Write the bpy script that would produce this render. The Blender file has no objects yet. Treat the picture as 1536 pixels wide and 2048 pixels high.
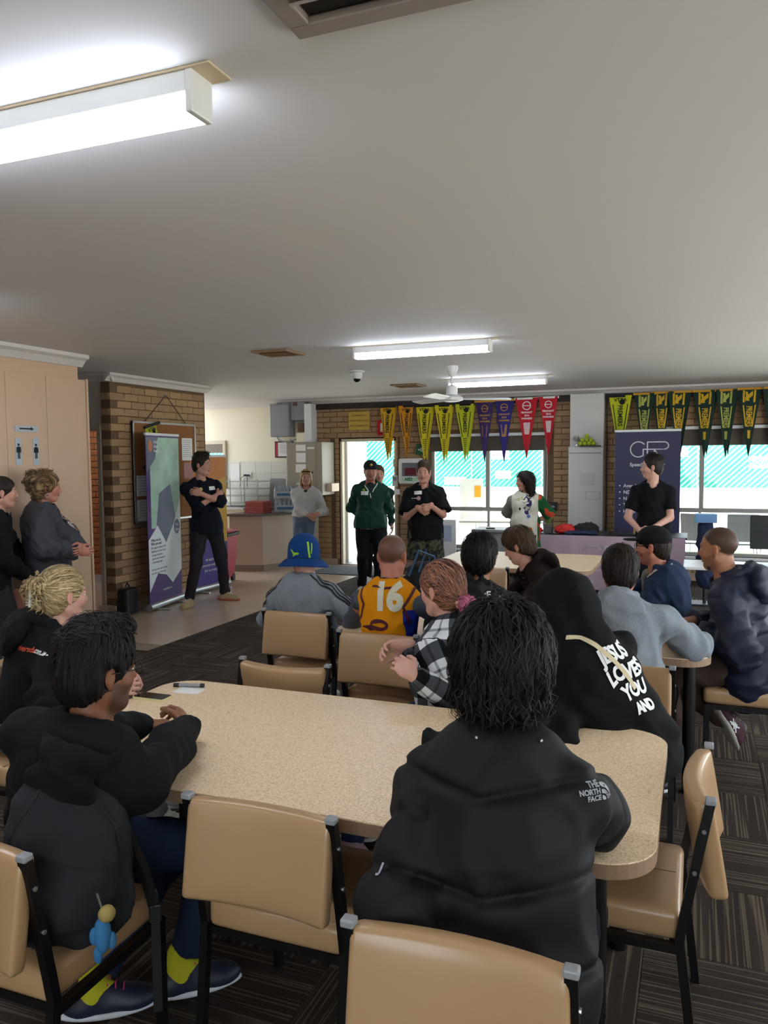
import bpy, bmesh, math, random
import numpy as np
from mathutils import Vector, Matrix
from mathutils.bvhtree import BVHTree
C = bpy.context.scene.collection
rnd = random.Random(7)
def rad(a): return math.radians(a)
# ---------------------------------------------------------------- camera
cam_d = bpy.data.cameras.new('camera'); cam = bpy.data.objects.new('camera', cam_d); C.objects.link(cam)
bpy.context.scene.camera = cam
yaw, pitch, roll, FPX = .376352, .0681995, -.00913827, 1586.4
fw = Vector((-math.sin(yaw)*math.cos(pitch), math.cos(yaw)*math.cos(pitch), -math.sin(pitch)))
r0 = Vector((math.cos(yaw), math.sin(yaw), 0)); u0 = r0.cross(fw)
rr = math.cos(roll)*r0 + math.sin(roll)*u0; uu = -math.sin(roll)*r0 + math.cos(roll)*u0
cam.matrix_world = Matrix(((rr.x, uu.x, -fw.x, 0), (rr.y, uu.y, -fw.y, 0), (rr.z, uu.z, -fw.z, 1.74), (0, 0, 0, 1)))
cam_d.sensor_fit = 'VERTICAL'; cam_d.sensor_height = 36.0; cam_d.lens = 36.0*FPX/2048.0
cam_d.clip_start = .05; cam_d.clip_end = 300
# ---------------------------------------------------------------- world, sun, exposure
sc = bpy.context.scene
w = bpy.data.worlds.new('sky'); sc.world = w; w.use_nodes = True
nt = w.node_tree; bg = nt.nodes['Background']
bg.inputs[0].default_value = (.80, .90, 1.0, 1); bg.inputs[1].default_value = 2.3
sun_d = bpy.data.lights.new('sun', 'SUN'); sun = bpy.data.objects.new('sun', sun_d); C.objects.link(sun)
sun_d.energy = 5.5; sun_d.angle = rad(.6); sun_d.color = (1, .96, .9)
sun.rotation_euler = (rad(30), 0, rad(122))
TUBE_EMIT = 13.5
vs = sc.view_settings; vs.view_transform = 'Standard'; vs.look = 'None'; vs.gamma = 1; vs.use_curve_mapping = False
vs.exposure = 1.5
sc.cycles.max_bounces = 9; sc.cycles.diffuse_bounces = 5; sc.cycles.transparent_max_bounces = 12
sc.cycles.caustics_reflective = False; sc.cycles.caustics_refractive = False; sc.cycles.sample_clamp_indirect = 6
# ---------------------------------------------------------------- helpers: colours and materials
def srgb(h):
    if not isinstance(h, str): return tuple(h)
    h = h.lstrip('#'); o = []
    for i in (0, 2, 4):
        v = int(h[i:i+2], 16)/255.; o.append(v/12.92 if v <= .04045 else ((v+.055)/1.055)**2.4)
    return tuple(o)
class G:
    """tiny node graph helper"""
    def __init__(s, m): s.nt = m.node_tree; s.m = m
    def n(s, t, **k):
        nd = s.nt.nodes.new(t)
        for a, b in k.items(): setattr(nd, a, b)
        return nd
    def l(s, a, b): s.nt.links.new(a, b)
    def put(s, sock, v):
        if isinstance(v, (int, float)): sock.default_value = v
        elif isinstance(v, tuple): sock.default_value = v if len(v) == len(sock.default_value) else tuple(v)+(1,)
        else: s.l(v, sock)
    def math(s, op, a, b=0.0, c=None, clamp=False):
        nd = s.n('ShaderNodeMath', operation=op); nd.use_clamp = clamp
        s.put(nd.inputs[0], a); s.put(nd.inputs[1], b)
        if c is not None: s.put(nd.inputs[2], c)
        return nd.outputs[0]
    def mix(s, f, a, b, blend='MIX'):
        nd = s.n('ShaderNodeMix', data_type='RGBA', blend_type=blend)
        s.put(nd.inputs[0], f); s.put(nd.inputs[6], a); s.put(nd.inputs[7], b)
        return nd.outputs[2]
    def noise(s, vec, scale, detail=2, rough=.5):
        nd = s.n('ShaderNodeTexNoise'); nd.inputs['Scale'].default_value = scale; nd.inputs['Detail'].default_value = detail
        nd.inputs['Roughness'].default_value = rough
        if vec is not None: s.l(vec, nd.inputs['Vector'])
        return nd.outputs[0]
    def obj(s): return s.n('ShaderNodeTexCoord').outputs['Object']
    def geo(s): return s.n('ShaderNodeNewGeometry').outputs['Position']
    def attr(s, name): return s.n('ShaderNodeAttribute', attribute_name=name)
    def ramp(s, f, stops, interp='LINEAR'):
        nd = s.n('ShaderNodeValToRGB'); nd.color_ramp.interpolation = interp
        el = nd.color_ramp.elements
        while len(el) < len(stops): el.new(.5)
        for e, (p, c) in zip(el, stops): e.position = p; e.color = tuple(c)+(1,)
        s.put(nd.inputs[0], f); return nd.outputs[0]
    def bump(s, h, strength, dist=.01):
        nd = s.n('ShaderNodeBump'); nd.inputs['Strength'].default_value = strength; nd.inputs['Distance'].default_value = dist
        s.l(h, nd.inputs['Height']); s.l(nd.outputs[0], s.nt.nodes['Principled BSDF'].inputs['Normal'])
MATS = {}
def mat(name, color=(.5, .5, .5), rough=.6, metal=0., spec=.5, var=None, bump=None, sheen=0., coat=0., emit=None, island=0., sss=0., alpha=None):
    """procedural principled material. var=(noise scale, amount); bump=(scale, strength, distance)"""
    if name in MATS: return MATS[name]
    m = bpy.data.materials.new(name); m.use_nodes = True; MATS[name] = m
    g = G(m); b = m.node_tree.nodes['Principled BSDF']; c = srgb(color)
    b.inputs['Base Color'].default_value = c+(1,); b.inputs['Roughness'].default_value = rough
    b.inputs['Metallic'].default_value = metal; b.inputs['Specular IOR Level'].default_value = spec
    if sheen: b.inputs['Sheen Weight'].default_value = sheen; b.inputs['Sheen Roughness'].default_value = .4
    if coat: b.inputs['Coat Weight'].default_value = coat; b.inputs['Coat Roughness'].default_value = .15
    if sss: b.inputs['Subsurface Weight'].default_value = sss; b.inputs['Subsurface Radius'].default_value = (.02, .008, .004)
    col = c+(1,)
    if var:
        n = g.noise(g.obj(), var[0], 3)
        col = g.mix(n, tuple(x*(1-var[1]) for x in c), tuple(min(1, x*(1+var[1])) for x in c))
    if island:
        oi = g.n('ShaderNodeObjectInfo').outputs['Random']
        col = g.mix(oi, tuple(x*(1-island) for x in c), tuple(min(1, x*(1+island)) for x in c)) if not var else g.mix(.5, col, g.mix(oi, tuple(x*(1-2*island) for x in c), tuple(min(1, x*(1+2*island)) for x in c)))
    if var or island: g.l(col, b.inputs['Base Color'])
    if bump: g.bump(g.noise(g.obj(), bump[0], 3, .6), bump[1], bump[2] if len(bump) > 2 else .005)
    if emit:
        b.inputs['Emission Color'].default_value = c+(1,); b.inputs['Emission Strength'].default_value = emit
    return m
# ---------------------------------------------------------------- helpers: meshes
class MB:
    """collects shapes, builds ONE mesh object"""
    def __init__(s): s.v = []; s.f = []; s.mi = []; s.cur = 0
    def add(s, vs, fs, M=None):
        o = len(s.v)
        if M is not None: vs = [tuple(M @ Vector(p)) for p in vs]
        s.v += [tuple(p) for p in vs]; s.f += [tuple(i+o for i in f) for f in fs]; s.mi += [s.cur]*len(fs); return s
    def mat(s, i): s.cur = i; return s
    def box(s, x0, x1, y0, y1, z0, z1, M=None, bev=0.):
        if bev <= 0:
            vs = [(x, y, z) for z in (z0, z1) for y in (y0, y1) for x in (x0, x1)]
            return s.add(vs, [(0, 2, 3, 1), (4, 5, 7, 6), (0, 1, 5, 4), (2, 6, 7, 3), (0, 4, 6, 2), (1, 3, 7, 5)], M)
        bm = bmesh.new(); bmesh.ops.create_cube(bm, size=1)
        for v in bm.verts:
            v.co = Vector(((x0+x1)/2+v.co.x*(x1-x0), (y0+y1)/2+v.co.y*(y1-y0), (z0+z1)/2+v.co.z*(z1-z0)))
        bmesh.ops.bevel(bm, geom=bm.edges[:], offset=min(bev, .49*min(x1-x0, y1-y0, z1-z0)), segments=2, affect='EDGES', profile=.5)
        return s.bm(bm, M)
    def bm(s, bm, M=None):
        bm.verts.ensure_lookup_table(); bm.verts.index_update()
        s.add([v.co[:] for v in bm.verts], [[v.index for v in f.verts] for f in bm.faces], M); bm.free(); return s
    def tube(s, pts, r, n=8, M=None, cap=True, sq=False):
        """tube along points; r number or list; sq = square section"""
        pts = [Vector(p) for p in pts]; k = len(pts); rs = r if isinstance(r, (list, tuple)) else [r]*k
        vs = []; fs = []; ref = None
        for i, p in enumerate(pts):
            t = (pts[min(i+1, k-1)]-pts[max(i-1, 0)]).normalized()
            if ref is None:
                ref = Vector((0, 0, 1)) if abs(t.z) < .9 else Vector((0, 1, 0))
                if sq and abs(t.z) >= .9: ref = Vector((0, 1, 0))
            a = t.cross(ref).normalized(); b = a.cross(t).normalized(); ref = b
            m = 4 if sq else n
            for j in range(m):
                an = 2*math.pi*(j+(.5 if sq else 0))/m; q = rs[i]*(1.414 if sq else 1)
                vs.append(p+a*math.cos(an)*q+b*math.sin(an)*q)
        m = 4 if sq else n
        for i in range(k-1):
            for j in range(m): fs.append((i*m+j, i*m+(j+1) % m, (i+1)*m+(j+1) % m, (i+1)*m+j))
        if cap: fs.append(tuple(range(m-1, -1, -1))); fs.append(tuple((k-1)*m+j for j in range(m)))
        return s.add(vs, fs, M)
    def lathe(s, prof, n=16, M=None):
        vs = []; fs = []; k = len(prof)
        for r_, z in prof:
            for j in range(n): vs.append((r_*math.cos(2*math.pi*j/n), r_*math.sin(2*math.pi*j/n), z))
        for i in range(k-1):
            for j in range(n): fs.append((i*n+j, i*n+(j+1) % n, (i+1)*n+(j+1) % n, (i+1)*n+j))
        fs.append(tuple(range(n-1, -1, -1))); fs.append(tuple((k-1)*n+j for j in range(n)))
        return s.add(vs, fs, M)
    def prism(s, poly, z0, z1, M=None):
        n = len(poly)
        vs = [(x, y, z0) for x, y in poly]+[(x, y, z1) for x, y in poly]
        fs = [tuple(range(n-1, -1, -1)), tuple(range(n, 2*n))]+[(i, (i+1) % n, n+(i+1) % n, n+i) for i in range(n)]
        return s.add(vs, fs, M)
    def sphere(s, c, r, seg=12, rings=8, M=None):
        rx, ry, rz = r if isinstance(r, (tuple, list)) else (r, r, r)
        vs = [(c[0], c[1], c[2]-rz)]
        for i in range(1, rings):
            a = math.pi*i/rings-math.pi/2
            for j in range(seg):
                b = 2*math.pi*j/seg; vs.append((c[0]+rx*math.cos(a)*math.cos(b), c[1]+ry*math.cos(a)*math.sin(b), c[2]+rz*math.sin(a)))
        vs.append((c[0], c[1], c[2]+rz)); fs = []
        for j in range(seg): fs.append((0, 1+(j+1) % seg, 1+j))
        for i in range(rings-2):
            for j in range(seg): fs.append((1+i*seg+j, 1+i*seg+(j+1) % seg, 1+(i+1)*seg+(j+1) % seg, 1+(i+1)*seg+j))
        o = 1+(rings-2)*seg
        for j in range(seg): fs.append((o+j, o+(j+1) % seg, len(vs)-1))
        return s.add(vs, fs, M)
    def mesh(s, name, mats):
        me = bpy.data.meshes.new(name); me.from_pydata(s.v, [], s.f); me.update()
        for m in (mats if isinstance(mats, (list, tuple)) else [mats]): me.materials.append(m)
        if any(s.mi): me.polygons.foreach_set('material_index', s.mi)
        return me
    def build(s, name, mats, parent=None, smooth=False, loc=None, rot=None, M=None):
        me = s.mesh(name, mats)
        if smooth:
            me.polygons.foreach_set('use_smooth', [True]*len(me.polygons))
            if smooth != 'all': me.set_sharp_from_angle(angle=rad(38))
        return link(name, me, parent, loc, rot, M)
def link(name, me, parent=None, loc=None, rot=None, M=None):
    o = bpy.data.objects.new(name, me); C.objects.link(o)
    if parent is not None: o.parent = parent
    if loc is not None: o.location = loc
    if rot is not None: o.rotation_euler = rot
    if M is not None: o.matrix_local = M
    return o
def tag(o, label=None, cat=None, group=None, kind=None):
    if label: o['label'] = label
    if cat: o['category'] = cat
    if group: o['group'] = group
    if kind: o['kind'] = kind
    return o
def empty(name, loc=(0, 0, 0), rz=0., label=None, cat=None, group=None, kind=None):
    o = bpy.data.objects.new(name, None); C.objects.link(o); o.location = loc; o.rotation_euler = (0, 0, rz)
    return tag(o, label, cat, group, kind)
def copy_tree(o, parent=None):
    c = o.copy(); C.objects.link(c)
    if parent is not None: c.parent = parent
    for ch in list(o.children): copy_tree(ch, c)
    return c
def T(x, y, z, rz=0., rx=0., ry=0.): return Matrix.Translation((x, y, z)) @ Matrix.Rotation(rz, 4, 'Z') @ Matrix.Rotation(ry, 4, 'Y') @ Matrix.Rotation(rx, 4, 'X')
def rrect(x0, x1, y0, y1, r, n=6):
    p = []
    for cx, cy, a in ((x1-r, y1-r, 0), (x0+r, y1-r, 90), (x0+r, y0+r, 180), (x1-r, y0+r, 270)):
        for i in range(n+1): t = rad(a+90*i/n); p.append((cx+r*math.cos(t), cy+r*math.sin(t)))
    return p
_tc = {}
def text_geo(s, size=.1, bold=0., spacing=1., shear=0., align='CENTER', fine=None):
    """lettering as flat vertices and faces, centred on the baseline middle"""
    key = (s, size, bold, spacing, shear, align, fine)
    if key in _tc: return _tc[key]
    cu = bpy.data.curves.new('lettering', 'FONT'); cu.body = s; cu.size = size; cu.offset = bold; cu.space_character = spacing
    cu.shear = shear; cu.align_x = align; cu.resolution_u = 3; cu.dimensions = '2D'; cu.fill_mode = 'BOTH'
    o = bpy.data.objects.new('lettering', cu); C.objects.link(o)
    me = o.to_mesh()
    bm = bmesh.new(); bm.from_mesh(me); o.to_mesh_clear(); bpy.data.objects.remove(o); bpy.data.curves.remove(cu)
    if fine:
        bmesh.ops.triangulate(bm, faces=bm.faces[:])
        for _ in range(4):
            e = [e for e in bm.edges if e.calc_length() > fine]
            if not e: break
            bmesh.ops.subdivide_edges(bm, edges=e, cuts=1); bmesh.ops.triangulate(bm, faces=[f for f in bm.faces if len(f.verts) > 3])
    bm.verts.index_update()
    r = ([(v.co.x, v.co.y, 0) for v in bm.verts], [[v.index for v in f.verts] for f in bm.faces]); bm.free()
    _tc[key] = r; return r
def put_text(mb, s, M, size=.1, bold=0., spacing=1., shear=0., align='CENTER'):
    v, f = text_geo(s, size, bold, spacing, shear, align); mb.add(v, f, M)
def XZ(x, y, z, flip=False):
    """matrix mapping local (x,y) onto a wall facing -Y (x to +X, y to +Z), z out of wall"""
    return Matrix(((1, 0, 0, x), (0, 0, -1, y), (0, 1, 0, z), (0, 0, 0, 1)))
def YZ(x, y, z):
    """local x -> +Y, local y -> +Z, facing +X"""
    return Matrix(((0, 0, 1, x), (1, 0, 0, y), (0, 1, 0, z), (0, 0, 0, 1)))
def frame2(o, ex, ey):
    ex = Vector(ex).normalized(); ey = Vector(ey); ey = (ey-ex*ey.dot(ex)).normalized(); n = ex.cross(ey)
    return Matrix(((ex.x, ey.x, n.x, o[0]), (ex.y, ey.y, n.y, o[1]), (ex.z, ey.z, n.z, o[2]), (0, 0, 0, 1)))
def flat(name, poly, m, M, parent=None, t=.0012):
    """a thin printed/paper shape lying on a surface"""
    return MB().prism(poly, 0, t, M).build(name, m, parent)
# ---------------------------------------------------------------- common materials
m_plaster = mat('ceiling_paint', '#d2cfcf', .75, var=(.6, .03), bump=(60, .05))
m_cream = mat('cream_wall_paint', '#e8e1c8', .7, var=(1.5, .04))
m_grey_plaster = mat('grey_plaster', '#b9b1a9', .7)
m_cornice = mat('cornice_white', '#cfc9c6', .6)
m_peach = mat('peach_laminate', '#c7a78a', .45, var=(3, .03))
m_mortar = mat('mortar', '#6b543d', .95, var=(30, .2), bump=(80, .4))
m_brick = mat('brown_brick', '#a58663', .9, var=(14, .22), bump=(45, .6, .006), island=.16)
m_brick_red = mat('orange_brick', '#a4602f', .9, var=(14, .25), bump=(45, .6, .006), island=.16)
m_black = mat('black_enamel', '#0b0b0c', .35)
m_dark = mat('dark_plastic', '#17181a', .5)
m_white = mat('white_plastic', '#d9d9d6', .4)
m_whitemetal = mat('white_enamel', '#dadcdc', .35)
m_grey = mat('grey_metal', '#8e9092', .4)
m_alu = mat('aluminium', '#b9babb', .3, metal=.8)
m_beige = mat('beige_plastic', '#cbb79a', .5)
m_paper = mat('paper', '#e4e3df', .8)
m_print = mat('black_print', '#111111', .8)
m_wprint = mat('white_print', '#e6e6e4', .7)
m_frame = mat('window_frame', '#a39e94', .45)
m_glass = bpy.data.materials.new('window_glass'); m_glass.use_nodes = True
_n = m_glass.node_tree; _n.nodes.remove(_n.nodes['Principled BSDF'])
_t = _n.nodes.new('ShaderNodeBsdfTransparent'); _g = _n.nodes.new('ShaderNodeBsdfGlossy'); _g.inputs['Roughness'].default_value = .02
_m = _n.nodes.new('ShaderNodeMixShader'); _f = _n.nodes.new('ShaderNodeFresnel'); _f.inputs[0].default_value = 1.35
_t.inputs[0].default_value = (.96, .98, .97, 1)
_n.links.new(_f.outputs[0], _m.inputs[0]); _n.links.new(_t.outputs[0], _m.inputs[1]); _n.links.new(_g.outputs[0], _m.inputs[2])
_n.links.new(_m.outputs[0], _n.nodes['Material Output'].inputs[0])
# ================================================================ STRUCTURE
H = 2.7; WY = 11.75
def struct(o): o['kind'] = 'structure'; return o
# ---- floor: slab, vinyl, carpet tiles
floor = struct(MB().box(-10, 3.2, -3.2, 12.0, -.12, -.006).build('floor', mat('floor_slab', '#8b7a68', .6)))
m_vinyl = mat('tan_vinyl', '#c0a993', .26, spec=.5, var=(2.2, .06), bump=(25, .04))
MB().box(-10, -4.65, 6.1, WY, -.006, 0).build('vinyl_sheet', m_vinyl, floor)
MB().box(-10, -6.2, 3.2, 6.1, -.006, 0).build('vinyl_sheet', m_vinyl, floor)
m_carpet = bpy.data.materials.new('striped_carpet'); m_carpet.use_nodes = True
g = G(m_carpet); b = m_carpet.node_tree.nodes['Principled BSDF']; b.inputs['Roughness'].default_value = .95; b.inputs['Specular IOR Level'].default_value = .1
sx = g.n('ShaderNodeSeparateXYZ'); g.l(g.obj(), sx.inputs[0])
cv = g.n('ShaderNodeCombineXYZ'); g.l(g.math('MULTIPLY', sx.outputs[0], 105), cv.inputs[0]); g.l(g.math('MULTIPLY', sx.outputs[1], 1.2), cv.inputs[1])
rn = g.n('ShaderNodeObjectInfo').outputs['Random']; g.l(g.math('MULTIPLY', rn, 40), cv.inputs[2])
nz = g.noise(cv.outputs[0], 1.0, 0)
cv2 = g.n('ShaderNodeCombineXYZ'); g.l(g.math('MULTIPLY', sx.outputs[0], 16), cv2.inputs[0]); g.l(g.math('MULTIPLY', rn, 17), cv2.inputs[1])
broad = g.noise(cv2.outputs[0], 1.0, 1)
base = g.mix(g.math('MULTIPLY', broad, 1.0), srgb('#25201d'), srgb('#4c4038'))
line = g.ramp(nz, [(.54, (0, 0, 0)), (.64, (1, 1, 1))])
col = g.mix(g.math('MULTIPLY', line, .62), base, srgb('#7a6d5c'))
tw = g.noise(g.obj(), 260, 1); col = g.mix(g.math('MULTIPLY', tw, .5), col, srgb('#1a1614'))
g.l(col, b.inputs['Base Color']); g.bump(tw, .5, .004)
me = MB().box(-.249, .249, -.249, .249, -.006, .0005, bev=.0016).mesh('carpet_tile', m_carpet)
cells = []
for i in range(-13, 7):
    for j in range(-6, 24):
        x = -4.65+.25+.5*(i+9.3)-.15; y = .1+.5*j
        cells.append((x, y))
cells = [(x, y) for k in range(-13, 17) for x in [-4.4+.5*k] for y in [.1+.5*j for j in range(-6, 24)] if x < 3 and not (x < -4.5 and y > 5.9) and not (x < -5.5)]
def in_view(x, y, z=0., pad=120):
    d = Vector((x, y, z))-Vector((0, 0, 1.74)); dz = d.dot(fw)
    if dz < .3: return False
    px = 768+FPX*d.dot(rr)/dz; py = 1024-FPX*d.dot(uu)/dz
    return -pad < px < 1536+pad and -pad < py < 2048+pad
vis = [c for c in cells if in_view(c[0], c[1], 0, 260)]; vis.sort(key=lambda c: c[0]**2+c[1]**2)
near = vis[:296]; rest = [c for c in cells if c not in set(near)]
for k, (x, y) in enumerate(near):
    t = link('carpet_tile', me, floor, (x, y, 0), (0, 0, (k_ := (0 if (round((x+4.4)*2)+round((y-.1)*2)) % 2 else math.pi/2))))
mb = MB()
for x, y in rest: mb.box(x-.249, x+.249, y-.249, y+.249, -.006, .0005)
o = mb.build('carpet_tile', m_carpet, floor); o['kind'] = 'stuff'
# ---- ceiling
ceiling = struct(MB().box(-10, 3.2, -3.2, 12.0, H, H+.15).build('ceiling', m_plaster))
# ---- bricks
def brick_mesh(name, L, m, seed):
    r = random.Random(seed); h = .0755; d = .016; e = .004
    j = lambda a=.0042: r.uniform(-a, a)
    back = [(-L/2, d, 0), (L/2, d, 0), (L/2, d, h), (-L/2, d, h)]
    mid = [(x+j()*1.2, .004, z+j()) for x, _, z in back]
    fr = [((x > 0 and x-e or x+e)+j(), -.0+j(.001), (z > 0 and z-e or z+e)+j()) for x, _, z in back]
    cen = [(r.uniform(-.04, .04), -.002+j(.001), h/2)]
    vs = back+mid+fr+cen
    fs = []
    for a in (0, 4):
        for i in range(4): fs.append((a+i, a+(i+1) % 4, a+4+(i+1) % 4, a+4+i))
    for i in range(4): fs.append((8+i, 8+(i+1) % 4, 12))
    return vs, fs
class Bricks:
    def __init__(s, m):
        s.m = m; s.me = {}
        for k in range(5):
            for L in (.230, .110): v, f = brick_mesh('brick', L, m, k*7+int(L*100)); s.me[(k, L)] = (MB().add(v, f).mesh('brick', m), v, f)
    def wall(s, parent, M, x0, x1, z0, z1, holes=(), limit=290, dist=None):
        """courses on local plane facing -y; M places it"""
        todo = []; row = 0; z = z0
        while z+.07 < z1:
            x = x0-(0 if row % 2 else .12)
            while x < x1:
                L = .230; a, bq = x, x+L
                ok = a >= x0-.001 and bq <= x1+.001
                if not ok:
                    if a < x0 and bq-.12 >= x0-.001: a = bq-.110; L = .110; ok = True
                    elif bq > x1 and a+.11 <= x1: bq = a+.110; L = .110; ok = True
                if ok:
                    for hx0, hx1, hz0, hz1 in holes:
                        if bq > hx0 and a < hx1 and z+.0755 > hz0+.01 and z < hz1-.01:
                            ok = False
                            if a+.11 <= hx0+.005 and L > .2: bq = a+.110; L = .110; ok = True
                            elif bq-.11 >= hx1-.005 and L > .2: a = bq-.110; L = .110; ok = True
                            break
                if ok: todo.append(((a+bq)/2, z, L))
                x += .240
            z += .0857; row += 1
        cc = Vector((0, 0, 1.74))
        def vis_(t):
            p = M @ Vector((t[0], 0, t[1])); return (0 if in_view(p.x, p.y, p.z, 10) else 1, (p-cc).length)
        todo.sort(key=vis_)
        mb = MB(); nr = 0
        for i, (x, z, L) in enumerate(todo):
            k = rnd.randrange(5); P = M @ T(x, rnd.uniform(-.0025, .0025), z)
            if i < limit: link('brick', s.me[(k, L)][0], parent, M=P)
            else: mb.add(s.me[(k, L)][1], s.me[(k, L)][2], P); nr += 1
        if nr: o = mb.build('brick', s.m, parent); o['kind'] = 'stuff'
BR = Bricks(m_brick); BO = Bricks(m_brick_red)
# ---- back wall with door and two windows
D0, D1, DZ = -5.40, -4.43, 2.05
A0, A1, AZ0, AZ1 = -3.86, -2.08, .34, 2.10
B0, B1, BZ0, BZ1 = -.42, 2.0, .34, 2.14
def wall_with_holes(mb, x0, x1, y0, y1, holes):
    xs = sorted({x0, x1}|{h[0] for h in holes}|{h[1] for h in holes})
    for a, b_ in zip(xs, xs[1:]):
        h = [q for q in holes if q[0] <= a+1e-6 and q[1] >= b_-1e-6]
        if not h: mb.box(a, b_, y0, y1, 0, H)
        else:
            if h[0][2] > 0: mb.box(a, b_, y0, y1, 0, h[0][2])
            if h[0][3] < H: mb.box(a, b_, y0, y1, h[0][3], H)
mb = MB(); wall_with_holes(mb, -5.95, 3.2, WY, WY+.25, [(D0, D1, 0, DZ), (A0, A1, AZ0, AZ1), (B0, B1, BZ0, BZ1)])
wall_back = struct(mb.build('wall_back', m_mortar))
BR.wall(wall_back, T(0, WY-.012, 0), -5.92, 3.1, .10, 2.62, [(D0-.08, D1+.02, 0, DZ+.03), (A0-.015, A1+.02, AZ0-.04, AZ1+.01), (B0-.015, B1+.02, BZ0-.04, BZ1+.01)], 298)
# reveal bricks on the left jamb of the door
mb = MB()
for k in range(23): mb.box(D0-.085, D0-.02, WY-.02, WY+.10, .10+k*.0857, .10+k*.0857+.075, bev=.006)
o = mb.build('reveal_bricks', m_brick, wall_back); o['kind'] = 'stuff'
mb = MB()
for k in range(23): mb.box(D1+.005, D1+.03, WY-.02, WY+.25, .10+k*.0857, .10+k*.0857+.075, bev=.006)
o = mb.build('reveal_bricks', m_brick, wall_back); o['kind'] = 'stuff'
mb = MB(); mb.box(-10, -8.27, WY, WY+.2, 0, H); mb.box(-7.58, -5.95, WY, WY+.2, 0, H); mb.box(-8.27, -7.58, WY, WY+.2, 0, 1.28); mb.box(-8.27, -7.58, WY, WY+.2, 2.03, H)
wall_kitchen = mb.build('wall_kitchen', m_cream); struct(wall_kitchen)
# splash tiles in kitchen
m_tile = mat('white_tile', '#dcdad0', .2, var=(4, .03))
me = MB().box(-.148, .148, -.008, 0, -.098, .098, bev=.003).mesh('tile', m_tile)
for i in range(7):
    for j in range(4):
        x = -7.42+i*.30
        if x < -5.95 and not (j == 9): link('tile', me, wall_kitchen, (x, WY, 1.0+j*.2))
# other walls
mb = MB(); wall_with_holes(mb, -10, 3.2, -3.35, -3.2, [(-1.6, 2.2, .7, 2.2)])  # opening behind the camera, unseen, added to let daylight in
wall_front = struct(mb.build('wall_front', m_cream))
def side_wall(name, x0, x1, ya, yb, holes):
    mb = MB(); ys_ = sorted({ya, yb}|{h[0] for h in holes}|{h[1] for h in holes})
    for a, b_ in zip(ys_, ys_[1:]):
        h = [q for q in holes if q[0] <= a+1e-6 and q[1] >= b_-1e-6]
        if not h: mb.box(x0, x1, a, b_, 0, H)
        else: mb.box(x0, x1, a, b_, 0, h[0][2]); mb.box(x0, x1, a, b_, h[0][3], H)
    return struct(mb.build(name, m_cream))
wall_right = side_wall('wall_right', 3.2, 3.35, -3.2, 12, [(1.6, 4.9, .5, 2.2), (5.6, 8.9, .5, 2.2)])  # openings out of view, added for more daylight from the right
wall_left = side_wall('wall_left', -10.15, -10, -3.2, 12, [(9.4, 11.5, .5, 2.3)])  # hidden opening added to brighten the kitchen
# brick wall with notice board
wall_mid = struct(MB().box(-6.19, -6.062, 7.115, 8.93, 0, H).build('wall_notice', m_mortar))
Mw = Matrix(((0, -1, 0, -6.055), (1, 0, 0, 0), (0, 0, 1, 0), (0, 0, 0, 1)))
BR.wall(wall_mid, Mw, 7.11, 8.93, .10, 2.62, [], 280)
BR.wall(wall_mid, T(0, 7.105, 0), -6.185, -6.06, .10, 2.62, [], 60)
# plaster wall facing the room with the doorway to the amenities
mb = MB(); mb.box(-10, -7.15, 7.12, 7.25, 0, H); mb.box(-7.15, -6.25, 7.12, 7.25, 2.09, H); mb.box(-6.25, -6.19, 7.12, 7.25, 0, H)
wall_door = struct(mb.build('wall_amenities', m_grey_plaster))
d2 = struct(empty('door_2', (-6.7, 7.12, 0))); m_jamb = mat('taupe_jamb', '#b0a493', .5)
MB().box(.45, .50, -.02, .15, 0, 2.13).build('jamb', m_jamb, d2); MB().box(-.5, -.45, -.02, .15, 0, 2.13).build('jamb', m_jamb, d2)
MB().box(-.45, .45, -.02, .15, 2.08, 2.13).build('head_jamb', m_jamb, d2)
wall_cor = struct(MB().box(-10, -6.40, 9.05, 9.15, 0, H).build('wall_corridor', m_mortar))
BO.wall(wall_cor, T(0, 9.038, 0), -9.2, -6.5, .1, 2.6, [], 280)
MB().box(-10, -6.40, 9.01, 9.05, 0, .10).build('baseboard', m_grey_plaster, wall_cor)
struct(MB().box(-6.45, -6.19, 8.93, 9.05, 0, H).build('wall_corridor_side', m_cream))
# ---- laminate partition at left with panels
part = empty('wall_partition', (0, 0, 0)); struct(part)
MB().box(-5.62, -5.30, -3.2, 5.80, 0, 2.62).build('carcass', m_peach, part)
ys = [.61+.44*0, 1.49, 2.37, 3.19, 4.06, 4.95, 5.39, 5.87]
ys = [-.7, .2, 1.1, 2.0, 2.9, 3.9, 4.95, 5.39, 5.87]
for a, b_ in zip(ys, ys[1:]): MB().box(-5.30, -5.278, a+.002, b_-.002, .04, 2.48, bev=.002).build('panel', m_peach, part)
MB().box(-5.62, -5.268, 5.872, 5.895, .0, 2.49).build('edge_strip', m_peach, part)
tr = empty('trim_1', (0, 0, 0)); struct(tr)
prof = [(0, 0), (.10, 0), (.10, -.03), (.06, -.05), (.02, -.10), (0, -.10)]
def cornice(name, a, b_, out, m=m_cornice, s=1.0, parent=None):
    """plaster cornice between floor-plan points a and b under the ceiling; out = direction into the room"""
    a = Vector((a[0], a[1], H)); b_ = Vector((b_[0], b_[1], H)); o = Vector((out[0], out[1], 0)); vs = []
    for p in (a, b_):
        for x, z in prof: vs.append(p+o*x*s+Vector((0, 0, z*s)))
    n = len(prof); fs = [(i, (i+1) % n, n+(i+1) % n, n+i) for i in range(n)]+[tuple(range(n)), tuple(range(2*n-1, n-1, -1))]
    return MB().add(vs, fs).build(name, m, parent)
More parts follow.
